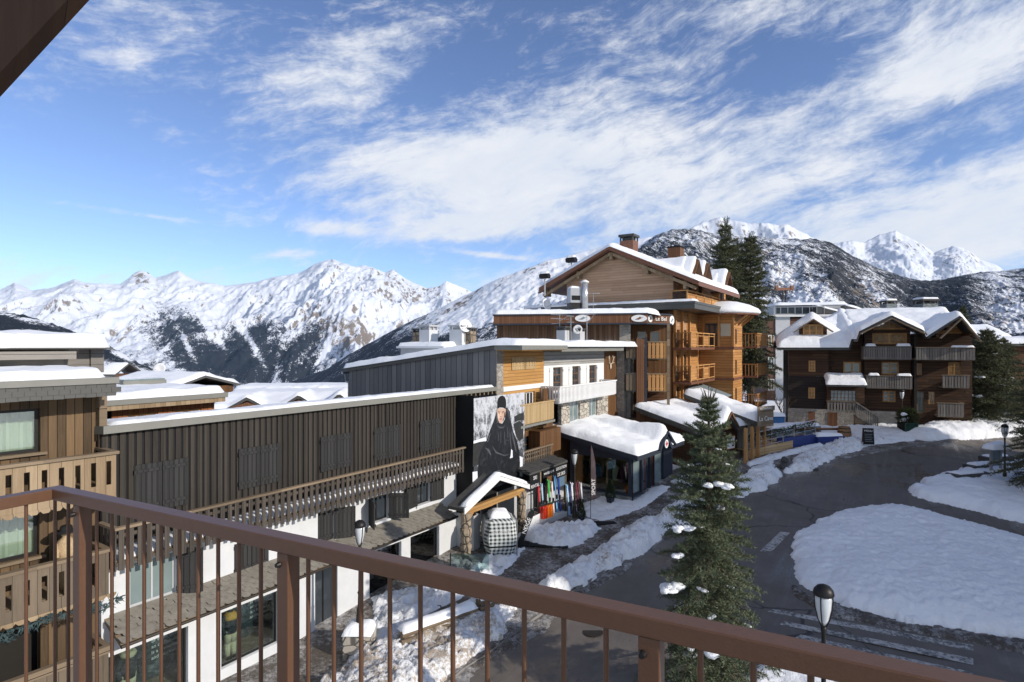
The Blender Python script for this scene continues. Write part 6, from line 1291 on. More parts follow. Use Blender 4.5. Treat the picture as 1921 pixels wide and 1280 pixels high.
# turret wing
for z in (zbot[0], zbot[1]): add(jr, 'floor_band', MB().box(XW-.06, XW+3.36, -2.80, -.03, z-.16, z+.04), 'copper')
add(jr, 'gallery_opening', MB().box(XW-.03, XW-.003, -1.5, -.5, zbot[0]+.1, zbot[0]+1.95), 'glass_dark'); add(jr, 'gallery_opening', MB().box(XW-.03, XW-.003, -2.5, -1.75, zbot[0]+.9, zbot[0]+1.9), 'curtain')
for y in (-2.72, -1.62, -.4): add(jr, 'gallery_post', MB().box(XW-.14, XW-.031, y-.08, y+.08, zbot[0]+.05, zbot[0]+2.6), 'honey_post')
add(jr, 'canopy', MB().prism([(-2.6, zbot[1]-1.3), (-.3, zbot[1]-.5), (-.3, zbot[1]-.58), (-2.6, zbot[1]-1.38)], 2.5, XW-.05, 'x'), 'tarp_grey')
wing = MB().box(XW, XW+3.3, -2.72, -.02, gJ-1, fj.z(1380, 590, 2.7)); add(jr, 'wing', wing, 'log_honey')
for z in (zbot[0]+.3, zbot[1]+.3, zbot[1]-2.0): window(jr, XW+.7, XW+1.15, z, z+1.2, -2.76, 'frame_brown', 'glass_dark', (1, 1), .06, d=.04)
zt_ = fj.z(1390, 588, 3.2); tr = add(jr, 'turret_roof', MB().lathe([(0, zt_-.1), (2.8, zt_-.1), (2.8, zt_+.06), (.8, zt_+1.1), (0, zt_+1.3)], XW+1.9, -1.5, 20), 'copper')
bm = MB(); seg = [(2.84, zt_+.0), (2.95, zt_+.16), (2.75, zt_+.42), (2.1, zt_+.75), (1.2, zt_+1.02), (.5, zt_+1.12), (0, zt_+1.14)]; bm.lathe(seg, XW+1.9, -1.5, 28); add(jr, 'snow', bm, 'snow', smooth=True)
for i, (pt, pb_) in enumerate(((627, 650), (682, 703), (736, 757))):
    za, zb3 = fj.z(1400, pt, 2.6), fj.z(1400, pb_, 2.6); o = add(jr, 'balcony', MB().box(XW+3.35, XW+8, -3.9, -1.0, zb3-.15, zb3), 'copper')
    slatrail(o, XW+3.3, XW+8, -3.9, za, zb3, .26, .07, 'honey_post', 'honey_post', ('l',), 2.6, 'balcony_railing')
add(jr, 'wing', MB().box(XW+3.31, XW+8, -1.0, -.02, gJ-1, zt_-.12), 'log_honey')
for s_ in range(3): x = XW+.4+s_*1.3; add(jr, 'brace', MB().bar((x, -2.74, zt_-.9), (x, -3.7, zt_-.15), .12, .14), 'honey_post')
# roof furniture
f_, z_ = rooftop(1180, 476, 46.5); chimney(f_, 'brick chimney with dark slatted cap near the top of the broad gable roof', 0, 0, z_-.3, 1.1, 1.1, 1.75, 'copper', 'slate_dark', False)
f_, z_ = rooftop(1268, 480, 47.5); ck = f_.root('chimney', 'square rust red chimney with dark lid before the wooded mountainside', 'chimney', None, 0, 0, z_); add(ck, 'shaft', MB().box(-.5, .5, -.5, .5, -.8, .6), 'rust_plank'); add(ck, 'cap', MB().box(-.56, .56, -.56, .56, .6, .72), 'black_matt')
for px, py, w2 in ((1072, 488, .24), (1022, 518, .20)):
    f_, z_ = rooftop(px, py, 47.5); vt = f_.root('roof_vent', 'small dark roof vent capped with snow on the left slope, '+('upper one' if px > 1050 else 'lower one'), 'roof vent', None, 0, 0, z_); add(vt, 'pipe', MB().tube((0, 0, -1.6), (0, 0, -.2), .06), 'metal_grey'); add(vt, 'hood', MB().prism([(-w2, -.2), (-w2*1.3, .05), (0, .25), (w2*1.3, .05), (w2, -.2)], -.4, .4), 'metal_dark'); snow_rect(vt, -w2, w2, -.4, .4, lambda a, v: .18, .2, .2, .1, .02)
q = P(1078, 572, 41.5); hv = thing('ventilation_unit', 'boxy metal ventilation unit on feet on the ledge below the gable', 'ventilation unit', q, .2); add(hv, 'casing', MB().box(-.42, .36, -.4, .4, .12, 1.15), 'metal_grey'); add(hv, 'grille', MB().box(-.34, .28, -.415, -.401, .30, .62), 'black_matt'); add(hv, 'feet', MB().box(-.45, .4, -.42, .42, -.25, .1), 'metal_dark'); snow_rect(hv, -.42, .36, -.4, .4, lambda a, v: 1.15, .14, .2, .08, .02)
q = P(1097, 572, 41.2); fl2_ = thing('flue', 'tall shiny metal flue with snow cap beside the ventilation unit', 'flue', q); add(fl2_, 'pipe', MB().tube((0, 0, -.3), (0, 0, 1.55), .24, None, 16), 'steel', smooth=True); add(fl2_, 'cap', MB().lathe([(.3, 1.55), (.3, 1.62), (.1, 1.75), (0, 1.76)], 0, 0, 16), 'white_paint', smooth=True)
# ------------------------------------------------------------------ dark old chalet at the right
gl_ = G(1480, 797); YL = gl_.y; fl = Fr((gl_.x, YL), (0.93, -0.367), gl_.z); c8 = crop(1420, 520, 3.764)
cl = fl.root('dark_chalet', 'dark weathered timber chalet with heavy snow roof, twin chimneys and grey balconies', 'building')
U = lambda x, o=0.0: fl.u(c8(x, 0)[0], o); _zx = [380]
Z = lambda y, o=0.0: fl.z(c8(_zx[0], 0)[0], c8(0, y)[1], o)
wood('log_dark', (0.036, 0.019, 0.011), (0.135, 0.070, 0.036), 0.22, 'h', 0.07)
zev = Z(505)
wins = [(U(365), U(413), Z(668), Z(590)), (U(362), U(410), Z(858), Z(780))]
w1_ = MB().wall(U(222), U(505), Z(700), zev+.3, 0.0, wins[:1], .2); add(cl, 'upper_wall', w1_, 'log_dark')
add(cl, 'lower_wall', MB().wall(U(222), U(505), Z(930), Z(700)-.002, 0.0, wins[1:], .2), 'log_black')
for W in wins: window(cl, *W, .04, 'honey_post', 'window_warm', (2, 3), .09)
add(cl, 'side_wall', MB().box(U(222)-.02, U(222)-.001, 0.0, 6.5, -.5, zev), 'log_black')
add(cl, 'plinth', MB().box(U(218), U(1010), -.08, -.002, -1.5, Z(930)).box(U(222), U(1010), .0, .3, -1.5, Z(930)), 'stone_wall')
for a, b_ in ((362, 408), (498, 566)): add(cl, 'cellar_door', MB().box(U(a), U(b_), -.12, -.081, -.4, Z(950)), 'rust_plank')
_zx[0] = 670
zt4 = Z(400); wm = [(U(610, -1), U(735, -1), Z(682, -1), Z(598, -1))]
add(cl, 'middle_wall', MB().wall(U(505), U(1100, 0), Z(1000), zt4, 1.0, wm, .2), 'log_dark')
window(cl, *wm[0], 1.04, 'honey_post', 'glass_grey', (2, 1), .12, [(.1, .45), (.55, .9)])
_zx[0] = 940
bw = [(U(820), U(1068), Z(474), Z(395)), (U(885), U(1010), Z(690), Z(600)), (U(892), U(988), Z(885), Z(805))]
add(cl, 'bay_wall', MB().wall(U(765), U(1090), Z(1000), Z(345), .3, bw, .2), 'log_dark'); add(cl, 'bay_side', MB().box(U(765)-.02, U(765)-.001, .3, 1.0, Z(1000), Z(380)), 'log_black')
window(cl, *bw[0], .38, 'honey_post', 'window_warm', (2, 1), .14, [(.02, .16), (.8, .98)]); window(cl, *bw[1], .38, 'honey_post', 'glass_grey', (2, 3), .1); window(cl, *bw[2], .38, 'honey_post', 'glass_grey', (2, 3), .1)
add(cl, 'gable_window', MB().prism([(U(830), Z(360)), (U(1050), Z(360)), (U(940), Z(312))], .26, .29), 'window_warm'); gm_ = MB().box(U(936), U(946), .2, .255, Z(360), Z(315)).box(U(825), U(1055), .2, .255, Z(370), Z(360)); add(cl, 'gable_frame', gm_, 'honey_post')
for a, b_, t_, bt in ((752, 1092, 490, 582), (775, 1096, 698, 788)):
    o = slatrail(cl, U(a, .8), U(b_, .8), -.8, Z(t_, .8), Z(bt, .8), .16, .13, 'board_grey' if 'board_grey' in M else wood('board_grey', (0.10, 0.09, 0.08), (0.30, 0.275, 0.25), .16, 'v', .04) and 'board_grey', 'board_weathered', ('l', 'r'), 1.05, 'balcony', Z(bt, .8)+.1)
    for x0, x1 in ((a+10, a+90), (b_-110, b_-5)): snow_rect(o, U(x0, .8), U(x1, .8), -.95, -.62, lambda u, v: Z(t_, .8)+.03, .2, .16, .07, .02)
_zx[0] = 1280
add(cl, 'corner_post', MB().box(U(1096), U(1114), -.6, .3, -.8, Z(400)), 'log_black')
rw = [(U(1128, -.6), U(1168, -.6), Z(695, -.6), Z(610, -.6)), (U(1128, -.6), U(1180, -.6), Z(965, -.6), Z(810, -.6)), (U(1212, -.6), U(1256, -.6), Z(900, -.6), Z(810, -.6)), (U(1350, -.6), U(1440, -.6), Z(695, -.6), Z(600, -.6))]
add(cl, 'right_wall', MB().wall(U(1078), U(1520, -.6), -1, Z(400), .6, rw, .2), 'log_dark')
for W in rw: window(cl, *W, .66, 'honey_post' if W is not rw[1] else 'board_weathered', 'window_warm' if W is rw[3] else 'glass_grey', (2, 3), .08)
add(cl, 'right_panel', MB().box(U(1118), U(1262), .45, .58, -1, Z(720, -.4)), 'drip_plank') if False else None
for a, b_, t_, bt, of in ((1122, 1540, 498, 585, 1.2), (1310, 1500, 692, 780, .6), (1275, 1460, 888, 985, .6)):
    slatrail(cl, U(a, of), U(b_, of), -of, Z(t_, of), Z(bt, of), .17, .14, 'board_grey', 'board_weathered', ('r',), of+.55, 'balcony', Z(bt, of)+.1)
snow_rect(cl, U(1370, 1.2), U(1535, 1.2), -1.35, -1.0, lambda u, v: Z(498, 1.2)+.03, .16, .15, .08, .02, 'rail_snow')
# entrance porch and stair
_zx[0] = 640
pw = (U(520, .9), U(700, .9), Z(880, .9), Z(800, .9)); add(cl, 'porch', MB().wall(U(495, .9), U(760, .9), Z(900, .9), Z(765, .9), -.9, [pw], .15).box(U(495, .9), U(495, .9)+.1, -.89, 0, Z(930, .9), Z(765, .9)), 'log_dark'); window(cl, *pw, -.82, 'barge_brown', 'glass_grey', (7, 3), .05)
zp4 = Z(760, 1.2); zpf = lambda u, v: zp4+.42*(v+1.4); roof_deck(cl, U(488, 1.2), U(775, 1.2), -1.4, .2, zpf, .16, .2, 'porch_roof', 'slate_dark'); snow_rect(cl, U(488, 1.2), U(775, 1.2), -1.42, .2, lambda u, v: zpf(u, v)+.004, .34, .4, .1, .03, 'porch_snow')
slatrail(cl, U(495, 1.1), U(695, 1.1), -1.1, Z(880, 1.1), Z(960, 1.1), .2, .15, 'board_grey', 'board_weathered', (), .3, 'porch_railing')
sr = MB(); xa, xb = U(698, 1.6), U(852, 1.6); za, zb4 = Z(882, 1.6), Z(975, 1.6)
for i in range(13): x = xa+(xb-xa)*i/12; zt5 = za+(zb4-za)*i/12; sr.box(x-.04, x+.04, -1.62, -1.58, zt5-1.0, zt5)
sr.bar((xa, -1.6, za), (xb, -1.6, zb4), .14, .1).bar((xa, -1.5, za-1.0), (xb, -1.5, zb4-1.0), .3, .14); add(cl, 'stair_railing', sr, 'board_grey')
stp = MB()
for i in range(9): x = xa+(xb-xa)*i/9; stp.box(x, x+(xb-xa)/9, -1.45, -.6, -.6, za-1.0+(zb4-za)*(i+.5)/9)
add(cl, 'stair', stp, 'board_weathered')
# the roof: one deck following main slope, two dormers and the right-hand cross gable
vr = 5.6; zrid = fl.z(1640, 586, -vr)
ux = lambda px, o=0.0: fl.u(px, o)
dA = (ux(1524, -.9), fl.z(1524, 594, -.9), ux(1559, -.9)-ux(1524, -.9), fl.z(1524, 617, -.9)); dB = (ux(1669, 0.9), fl.z(1669, 592, .9), ux(1728, .9)-ux(1669, .9), fl.z(1669, 620, .9)); dC = (ux(1802, 1.5), fl.z(1802, 591, 1.5), ux(1838, 1.5)-ux(1802, 1.5), fl.z(1802, 634, 1.5))
zeL = fl.z(1500, 652, .9)
uA, uB = ux(1459, .9), ux(1836, 1.5); LD = 7.0
def zl(u, v):
    ze = zeL
    z = ze+(zrid-ze)*min(1, max(0, (v+.9)/(vr+.9))) if v < vr else zrid-(v-vr)*.5
    if u < ux(1640): z = min(z, zeL+.12+.5*max(0, u-uA))
    if u > ux(1592): z = max(z, fl.z(1650, 636, .9)+(zrid-fl.z(1650, 636, .9))*min(1, max(0, (v+.9)/(vr+.9)))) if v < vr else z
    for (c_, zt5, hw, zb5), v5 in ((dA, .6), (dB, -9)):
        if v5 < v < vr and (hw < 0 or v5 > -1 or abs(u-c_) < hw*1.08): z = max(z, zt5-abs(u-c_)*(zt5-zb5)/hw)
    c_, zt5, hw, zb5 = dC; sl5 = (zt5-zb5)/hw
    z = max(z, zt5-(abs(u-c_)*sl5 if u > c_ else abs(u-c_)*sl5*.52))
    return z
roof_deck(cl, uA, ux(1596), -.95, 7.0, zl, .22, .22, 'roof', 'slate_dark'); roof_deck(cl, ux(1596)+.01, uB, -1.45, 7.0, zl, .22, .22, 'roof', 'slate_dark')
snow_rect(cl, uA-.05, ux(1612), -1.0, 7.0, lambda u, v: zl(u, v)+.004, .40, .5, .17, .03); snow_rect(cl, ux(1596), uB+.03, -1.48, 7.0, lambda u, v: zl(u, v)+.006, .38, .45, .17, .03)
for (c_, zt5, hw, zb5), y in ((dA, .22), (dB, -1.52), (dC, -1.52)):
    for s_ in (-1, 1):
        bb = MB()
        if s_ < 0 and c_ == dC[0]: bb.bar((c_, y, zt5-.3), (c_-hw*1.1, y, zt5-(zt5-zb5)*1.1*.52-.30-.45), .08, .5, (0, 1, 0))
        else: bb.bar((c_, y, zt5-.26), (c_+s_*hw*1.05, y, zb5-.30), .08, .46, (0, 1, 0))
        add(cl, 'barge_board', bb, 'board_weathered')
add(cl, 'dormer_front', MB().prism([(dA[0]-dA[2]*.75, zeL+.2), (dA[0]-dA[2]*.75, dA[3]+.1), (dA[0], dA[1]-.3), (dA[0]+dA[2]*.75, dA[3]+.1), (dA[0]+dA[2]*.75, zeL+.2)], .5, 2.5), 'log_dark')
window(cl, dA[0]-.75, dA[0]+.75, dA[3]-.75, dA[3]+.35, .43, 'honey_post', 'window_warm', (3, 2), .12, d=.06)
add(cl, 'gable_wall', MB().prism([(dC[0]-dC[2]*1.5, dC[3]-.9), (dC[0]-dC[2]*1.5, dC[3]+.2), (dC[0], dC[1]-.4), (dC[0]+dC[2]*.8, dC[3]+.2), (dC[0]+dC[2]*.8, dC[3]-.9)], .62, .8), 'log_honey')
for i in range(4): add(cl, 'purlin', MB().bar((dC[0]+dC[2]*(-1.2+.6*i), -1.4, dC[1]-abs(-1.2+.6*i)*(dC[1]-dC[3])*(.55 if i < 2 else 1)-.42), (dC[0]+dC[2]*(-1.2+.6*i), .6, dC[1]-abs(-1.2+.6*i)*(dC[1]-dC[3])*(.55 if i < 2 else 1)-.42), .16, .2), 'log_brown')
for px, py, w2, lab in ((1736, 594, 1.35, 'large stone chimney with arched cap and thick snow on the dark chalet'), (1667, 587, .95, 'smaller stone chimney with snow cap left of the large one on the dark chalet')):
    q = P(px, py, YL+4.5); f_ = Fr((q.x, q.y), (1, 0)); chimney(f_, lab, 0, 0, q.z, w2, w2, w2*1.15, 'stone_blue', 'slate_dark', True)
# ------------------------------------------------------------------ apartment block behind, neighbours and far roofs
fq = Fr((P(1440, 650, 72).x, 72), (0.98, -0.2)); kb_ = fq.root('apartment_block', 'pale modern apartment block with flat snowy roofs behind the dark chalet', 'building')
z1_ = fq.z(1450, 595); plain('brown_panel', (0.16, 0.085, 0.06), 0.7, 0.2, 2)
add(kb_, 'white_wall', MB().box(fq.u(1455), fq.u(1482), 0, 8, 0, z1_), 'plaster'); add(kb_, 'brown_wall', MB().box(fq.u(1439), fq.u(1455)-.01, .1, 8, 0, z1_-.2).box(fq.u(1482)+.01, fq.u(1530), .1, 8, 0, z1_-.2), 'brown_panel')
for i in range(5): window(kb_, fq.u(1441), fq.u(1453), z1_-3.6-2.7*i, z1_-2.2-2.7*i, .04, 'white_paint', 'window_warm' if i in (0, 2) else 'glass_grey', (2, 1), .1, d=.05)
add(kb_, 'terrace_slab', MB().box(fq.u(1437), fq.u(1560), -.3, 8, z1_+.001, z1_+.25), 'white_paint'); tr2 = MB().box(fq.u(1437), fq.u(1545), -.25, -.2, z1_+1.15, z1_+1.25)
for i in range(9): x = fq.u(1437)+(fq.u(1545)-fq.u(1437))*i/8; tr2.box(x-.04, x+.04, -.25, -.2, z1_+.25, z1_+1.15)
add(kb_, 'terrace_railing', tr2, 'metal_grey')
z2_ = fq.z(1500, 571); add(kb_, 'penthouse', MB().box(fq.u(1458), fq.u(1600), 1.5, 9, z1_+.251, z2_), 'plaster_grey'); add(kb_, 'window_band', MB().box(fq.u(1462), fq.u(1530), 1.44, 1.49, z1_+.5, z1_+1.5), 'glass_dark')
snow_rect(kb_, fq.u(1457), fq.u(1601), 1.4, 9, lambda a, v: z2_, .35, .4, .4, .03)
for px in (1536, 1590): 
    b = MB().prism([(fq.u(px-6), z1_+.3), (fq.u(px-6), z2_-.2), (fq.u(px+46), z1_+.4)], -.2, 1.3); add(kb_, 'roof_wing', b, 'fascia_dark'); snow_rect(kb_, fq.u(px-5), fq.u(px+46), -.2, 1.3, lambda a, v: z2_-.2-(z2_-z1_-.6)*(a-fq.u(px-6))/(fq.u(px+46)-fq.u(px-6)), .25, .3, .3, .03)
def house(name, label, pxl, pxr, pye, Y, d, depth, slope, wallmat, zb=None, th=.4, ridge=None, wins=()):
    q = P(pxl, pye, Y); f0 = Fr((q.x, q.y), d); L = f0.u(pxr); ze = q.z; g = min(0, ze-4) if zb is None else zb; r = f0.root(name, label, 'house'); rv = depth*.5 if ridge is None else ridge
    zf = lambda a, v: ze+slope*min(v+.5, 2*rv-v+.5)
    roof_deck(r, -.5, L+.5, -.5, depth+.5, zf, .25, .5, 'roof', 'fascia_dark'); snow_rect(r, -.5, L+.5, -.52, depth+.5, lambda a, v: zf(a, v)+.01, th, .5, .4, .04)
    add(r, 'wall', MB().box(0, L, 0, depth, g, ze-.1), wallmat)
    for a, b_, z0, z1 in wins: window(r, f0.u(a), f0.u(b_), ze-z0, ze-z1, -.05, 'honey_post', 'glass_grey', (2, 1), .1, d=.04)
    return r, f0, L, ze
# orange plank house just behind the black building
fo = Fr(fa.w(0, 11.0)[:2], fa.d); orr = fo.root('orange_house', 'orange brown plank house with snowy flat roof behind the black building', 'house')
uo0, uo1 = fo.u(197, .8), fo.u(428, .8); zo1 = (fo.z(198.7, 751.5, .8)+fo.z(428, 736.7, .8))/2; zo2 = zo1-.42
add(orr, 'wall', MB().wall(fo.u(209), fo.u(402), 0, zo2, 0, [(fo.u(238), fo.u(297), zo2-1.6, zo2-.3), (fo.u(327), fo.u(378), zo2-1.6, zo2-.3)], .25).box(fo.u(402)-.02, fo.u(402), .01, 8, 0, zo2), wood('plank_orange', (0.20, 0.07, 0.022), (0.42, 0.17, 0.06), .2, 'v', .05))
for a, b_ in ((238, 297), (327, 378)): window(orr, fo.u(a), fo.u(b_), zo2-1.6, zo2-.3, .1, 'honey_post', 'glass_clear', (3, 1), .08, [(.35, .95)])
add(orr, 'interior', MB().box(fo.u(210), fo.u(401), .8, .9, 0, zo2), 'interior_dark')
add(orr, 'roof', MB().box(uo0, uo1, -.8, 9, zo2+.2, zo1), 'fascia_grey'); add(orr, 'eave_board', MB().box(uo0+.1, uo1-.1, -.74, 8, zo2, zo2+.199), 'slat_light'); snow_rect(orr, uo0, uo1, -.78, 9, lambda a, v: zo1, .28, .3, .25, .06)
sk_ = fo.root('skylight', 'flat grey skylight box on the snowy roof of the orange house', 'skylight', None, fo.u(262, -5), 5.0, zo1+.2); add(sk_, 'curb', MB().box(-1, 1, -.6, .6, -.1, .25), 'fascia_grey'); add(sk_, 'pane', MB().box(-.95, .95, -.55, .55, .251, .32), 'glass_grey')
add(orr, 'side_block', MB().box(uo0-3, uo0+.25, .5, 6, 0, zo2-.3), 'plaster'); snow_rect(orr, uo0-3, uo0+.3, .4, 6, lambda a, v: zo2-.3, .3, .3, .3, .03)
# row of little gables with wavy snow roof
def gable_row(px0, px1, pyr, pye, Y, peaks, label, hw_px):
    q = P(px0, pye, Y); f0 = Fr((q.x, q.y), (0.985, 0.17)); L = f0.u(px1); r = f0.root('gabled_house', label, 'house'); dep = 8; zr5 = f0.z((px0+px1)/2, pyr, -dep*.5)
    pk_ = [(f0.uz(p, y, .6), f0.u(p+w2, .6)-f0.u(p, .6)) for (p, y), w2 in zip(peaks, hw_px)]
    def zf(a, v):
        z = q.z+(zr5-q.z)*min(1, max(0, (v+.6)/(dep*.5)))
        if v < dep*.5:
            for (c_, zt5), hw in pk_: z = max(z, zt5-abs(a-c_)*(zt5-q.z)/hw*1.0)
        return z
    roof_deck(r, 0, L, -.6, dep, zf, .25, .3, 'roof', 'slate_dark'); snow_rect(r, -.1, L+.1, -.65, dep, lambda a, v: zf(a, v)+.01, .26, .35, .25, .03)
    for (c_, zt5), hw in pk_: add(r, 'gable_wall', MB().prism([(c_-hw*.8, q.z-1.5), (c_-hw*.8, q.z+.05), (c_, zt5-.4), (c_+hw*.8, q.z+.05), (c_+hw*.8, q.z-1.5)], -.75, .2), 'rust_plank')
    add(r, 'wall', MB().box(.4, L-.4, .21, dep-.5, -4, q.z), 'rust_plank')
gable_row(398, 662, 740, 766, 46, [(463, 745), (560, 741), (636, 738)], 'row of rust brown gables under a wavy snow roof behind the black building', (38, 38, 30))
gable_row(424, 656, 727, 752, 58, [(487, 734), (545, 731), (597, 729)], 'farther row of small gables under deep snow, behind the rust brown gables', (22, 22, 24))
house('snowy_house', 'distant chalet with one broad snow roof slope below the wooded hillside', 190, 312, 727, 62, (.95, -.3), 9, .24, 'plank_brown', -6); house('snowy_house', 'small dark roofed house peeping above the broad snow slope at the left', 191, 214, 702, 80, (1, 0), 5, .5, 'rust_plank', -6, .12)
house('snowy_house', 'far house roof with rounded snow right behind the dark chalet gable', 1826, 1890, 634, 78, (1, -.1), 8, .35, 'plaster_grey', 0); house('snowy_house', 'low dark house with flat snow roof at the right edge', 1866, 2010, 645, 58, (.97, -.25), 8, .06, 'log_brown', 0, .5)
for px, py, Y in ((352, 715, 300), (300, 716, 260), (338, 718, 420)): pass
# big building added out of frame to the right to shade the square
hq = Fr((45.0, 31.0), (-0.42, -0.907)); ho = hq.root('shade_building', 'tall plaster building added out of view to cast shade over the roundabout', 'building')
HH_ = 21.0; LH_ = 31.0; VH = 13.0
add(ho, 'wall', MB().wall(0, LH_, -2, HH_-4, 13.0-.02, [], .2).box(0, LH_, 0, 12.9, -2, HH_-4.5), 'plaster')
roof_deck(ho, -1, LH_+1, -1, 14, lambda a, v: HH_-abs(v-6.5)*.55, .4, .8, 'roof', 'slate_dark'); snow_rect(ho, -1, LH_+1, -1, 14, lambda a, v: HH_+.02-abs(v-6.5)*.55, .5, .6, .6, .05)
for r_ in range(4):
    for i in range(7): window(ho, 1.5+i*3.3, 3.2+i*3.3, 1+r_*2.9, 2.6+r_*2.9, -.06, 'honey_post', 'glass_grey', (2, 1), .12, d=.05)
# ------------------------------------------------------------------ trees
def needlemat(name, c1, c2):
    m, n = newmat(name); a = n.noise(n.obj, 1.4, 4, 0.6); b = n.noise(n.obj, 9, 3, 0.6)
    n.put(n.b.inputs['Base Color'], n.mix(n.m('ADD', n.m('MULTIPLY', a, .5), n.m('MULTIPLY', b, .5)), c1, c2)); n.put(n.b.inputs['Roughness'], .6); n.put(n.b.inputs['Specular IOR Level'], .3); M[name] = m
needlemat('fir_needles', (0.035, 0.055, 0.030), (0.155, 0.175, 0.095)); needlemat('spruce_needles', (0.028, 0.040, 0.020), (0.115, 0.118, 0.052)); plain('bark', (0.09, 0.065, 0.045), .9, .35, 9, 0, .4)
def conifer(name, label, loc, H, R0, z0, seed, whorls, per, twigs, nd, nl, mat, snow=12, group=None, droop=.25, taper=.85, tip=True, narrow=1.0, crown_lo=None):
    rg = random.Random(seed); t = thing(name, label, 'tree', loc, 0, group)
    tr = MB(); prev = None
    for i in range(9):
        z = H*i/8; c = Vector((rg.uniform(-.03, .03)*i/8, rg.uniform(-.03, .03)*i/8, z)); r = .02+.022*H*(1-i/8)
        if prev: tr.tube(prev[0], c, prev[1], r, 9, False)
        prev = (c, r)
    br = MB(); nv, nf = [], []; tips = []
    for w in range(whorls):
        f = (w+rg.uniform(-.3, .3))/whorls; f = min(max(f, 0), 1); z = z0+(H-z0)*(f**.92); L0 = R0*((1-f)**taper)*narrow+.10*R0*(1-f*.5)*(.4 if f > .9 else 1); k = per if f < .85 else max(4, per-2)
        for j in range(k):
            a = 2*PI*(j+rg.uniform(-.35, .35))/k+w*1.1; L = L0*rg.uniform(.55, 1.2)*(.35 if rg.random() < .08 else 1); up = .85*f**2-.10-.25*(1-f)
            pts = []; 
            for s in range(6):
                q = s/5; zz = z+L*(up*q-droop*q*q*(1-f)+droop*.55*q**3*(1-f)); pts.append(Vector((math.cos(a)*L*q, math.sin(a)*L*q, zz)))
            br.path(pts, max(.006, .012*L), 4)
            tips.append((pts[3], pts[4], L, f))
            def spray(p, d, ln, n_):
                for i in range(n_):
                    q = (i+.5)/n_; c = p+d*(ln*q); s = rg.uniform(0, 2*PI); o = d.orthogonal().normalized(); o2 = d.cross(o); side = o*math.cos(s)+o2*math.sin(s)
                    nd_ = (d*.55+side*.8+Vector((0, 0, .25))).normalized(); e = c+nd_*nl*rg.uniform(.7, 1.2); wv = nd_.cross(Vector((rg.random()-.5, rg.random()-.5, rg.random()-.5))).normalized()*nl*.13
                    b = len(nv); nv.extend((tuple(c-wv), tuple(c+wv), tuple(e))); nf.append((b, b+1, b+2))
            nt = max(3, int(twigs*(L/R0)**.7*1.15))
            for i in range(nt):
                q = .12+.88*(i+rg.random())/nt; s = min(4, int(q*5)); fr = q*5-s; p = pts[s].lerp(pts[s+1], min(fr, 1)); bd = (pts[s+1]-pts[s]).normalized()
                sd = bd.cross(Vector((0, 0, 1))).normalized()*(1 if i % 2 else -1)
                d = (bd*.75+sd*rg.uniform(.5, 1.0)+Vector((0, 0, rg.uniform(-.28, .22)))).normalized(); spray(p, d, L*.34*(1.08-q*.75)*rg.uniform(.7, 1.15)+nl, nd)
            spray(pts[3], (pts[5]-pts[3]).normalized(), (pts[5]-pts[3]).length+nl*.5, int(nd*1.3))
    if tip:
        for s in range(14):
            d = Vector((rg.uniform(-.35, .35), rg.uniform(-.35, .35), 1)).normalized(); b0 = Vector((0, 0, H*(.93+.05*rg.random())))
            br.tube(b0, b0+d*H*.07, .012, .006, 4)
            for i in range(16):
                c = b0+d*H*.07*i/16; a = rg.random()*2*PI; e = c+(Vector((math.cos(a), math.sin(a), .9))).normalized()*nl*.8; wv = Vector((-math.sin(a), math.cos(a), 0))*nl*.14; b = len(nv); nv.extend((tuple(c-wv), tuple(c+wv), tuple(e))); nf.append((b, b+1, b+2))
    trk = tr.build('trunk', M['bark'], t, smooth=True); br.build('limbs', M['bark'], trk)
    me = bpy.data.meshes.new('crown'); me.from_pydata(nv, [], nf); me.update(); me.materials.append(M[mat]); o = bpy.data.objects.new('crown', me); col.objects.link(o); o.parent = t
    rg.shuffle(tips); k = 0
    for p, p2, L, f in tips:
        if k >= snow: break
        if f > .93 or L < R0*.18: continue
        k += 1; s = MB(); r = L*rg.uniform(.06, .15); c = p.lerp(p2, rg.random())
        [s.ball((r*rg.uniform(-1.3, 1.3), r*rg.uniform(-.6, .6), -abs(rg.uniform(0, .25))*r), r*rg.uniform(.5, 1), r*rg.uniform(.4, .8), r*rg.uniform(.25, .45), 9, 6, .2, rg) for _ in range(4)]; so_ = s.build('snow_clump', M['snow'], o, smooth=True, at=(c.x, c.y, c.z+r*.42), rot=rg.random()*6)
    return t
pf = P(1329, 700, 15.4); FH = P(1329, 747, 15.4).z
conifer('fir_tree', 'tall young fir with snow clumps standing just beyond the railing', (pf.x, 15.4, 0), FH, 1.50, .4, 21, 42, 8, 30, 15, .085, 'fir_needles', 26, droop=.38, taper=.66)
fir_ = [o for o in bpy.data.objects if o.name.startswith('fir_tree')][0]; fcr = [o for o in fir_.children if o.name.startswith('crown')][0]; rg = random.Random(31)
for px, py, r_ in ((1347, 908, .25), (1262, 1104, .33), (1276, 1042, .17), (1284, 990, .24), (1298, 1228, .17)):
    q_ = P(px, py, 14.85); s = MB()
    for j in range(9): s.ball((rg.uniform(-1, 1)*r_, rg.uniform(-.5, .5)*r_, rg.uniform(-.12, .12)*r_-abs(rg.uniform(-.3, .3))*r_), r_*rg.uniform(.3, .6), r_*rg.uniform(.3, .55), r_*rg.uniform(.16, .30), 10, 6, .18, rg)
    s.build('snow_clump', M['snow'], fcr, smooth=True, at=(q_.x-fir_.location.x, q_.y-15.4, q_.z))
p_ = P(1361, 640, 58); conifer('spruce_tree', 'tallest dark spruce standing behind the honey timber chalet', (p_.x, 58, 3.5), P(1361, 421, 58).z-3.5, 2.4, 3.0, 5, 40, 6, 16, 12, .26, 'spruce_needles', 0, droop=.45, taper=.62, group=None)
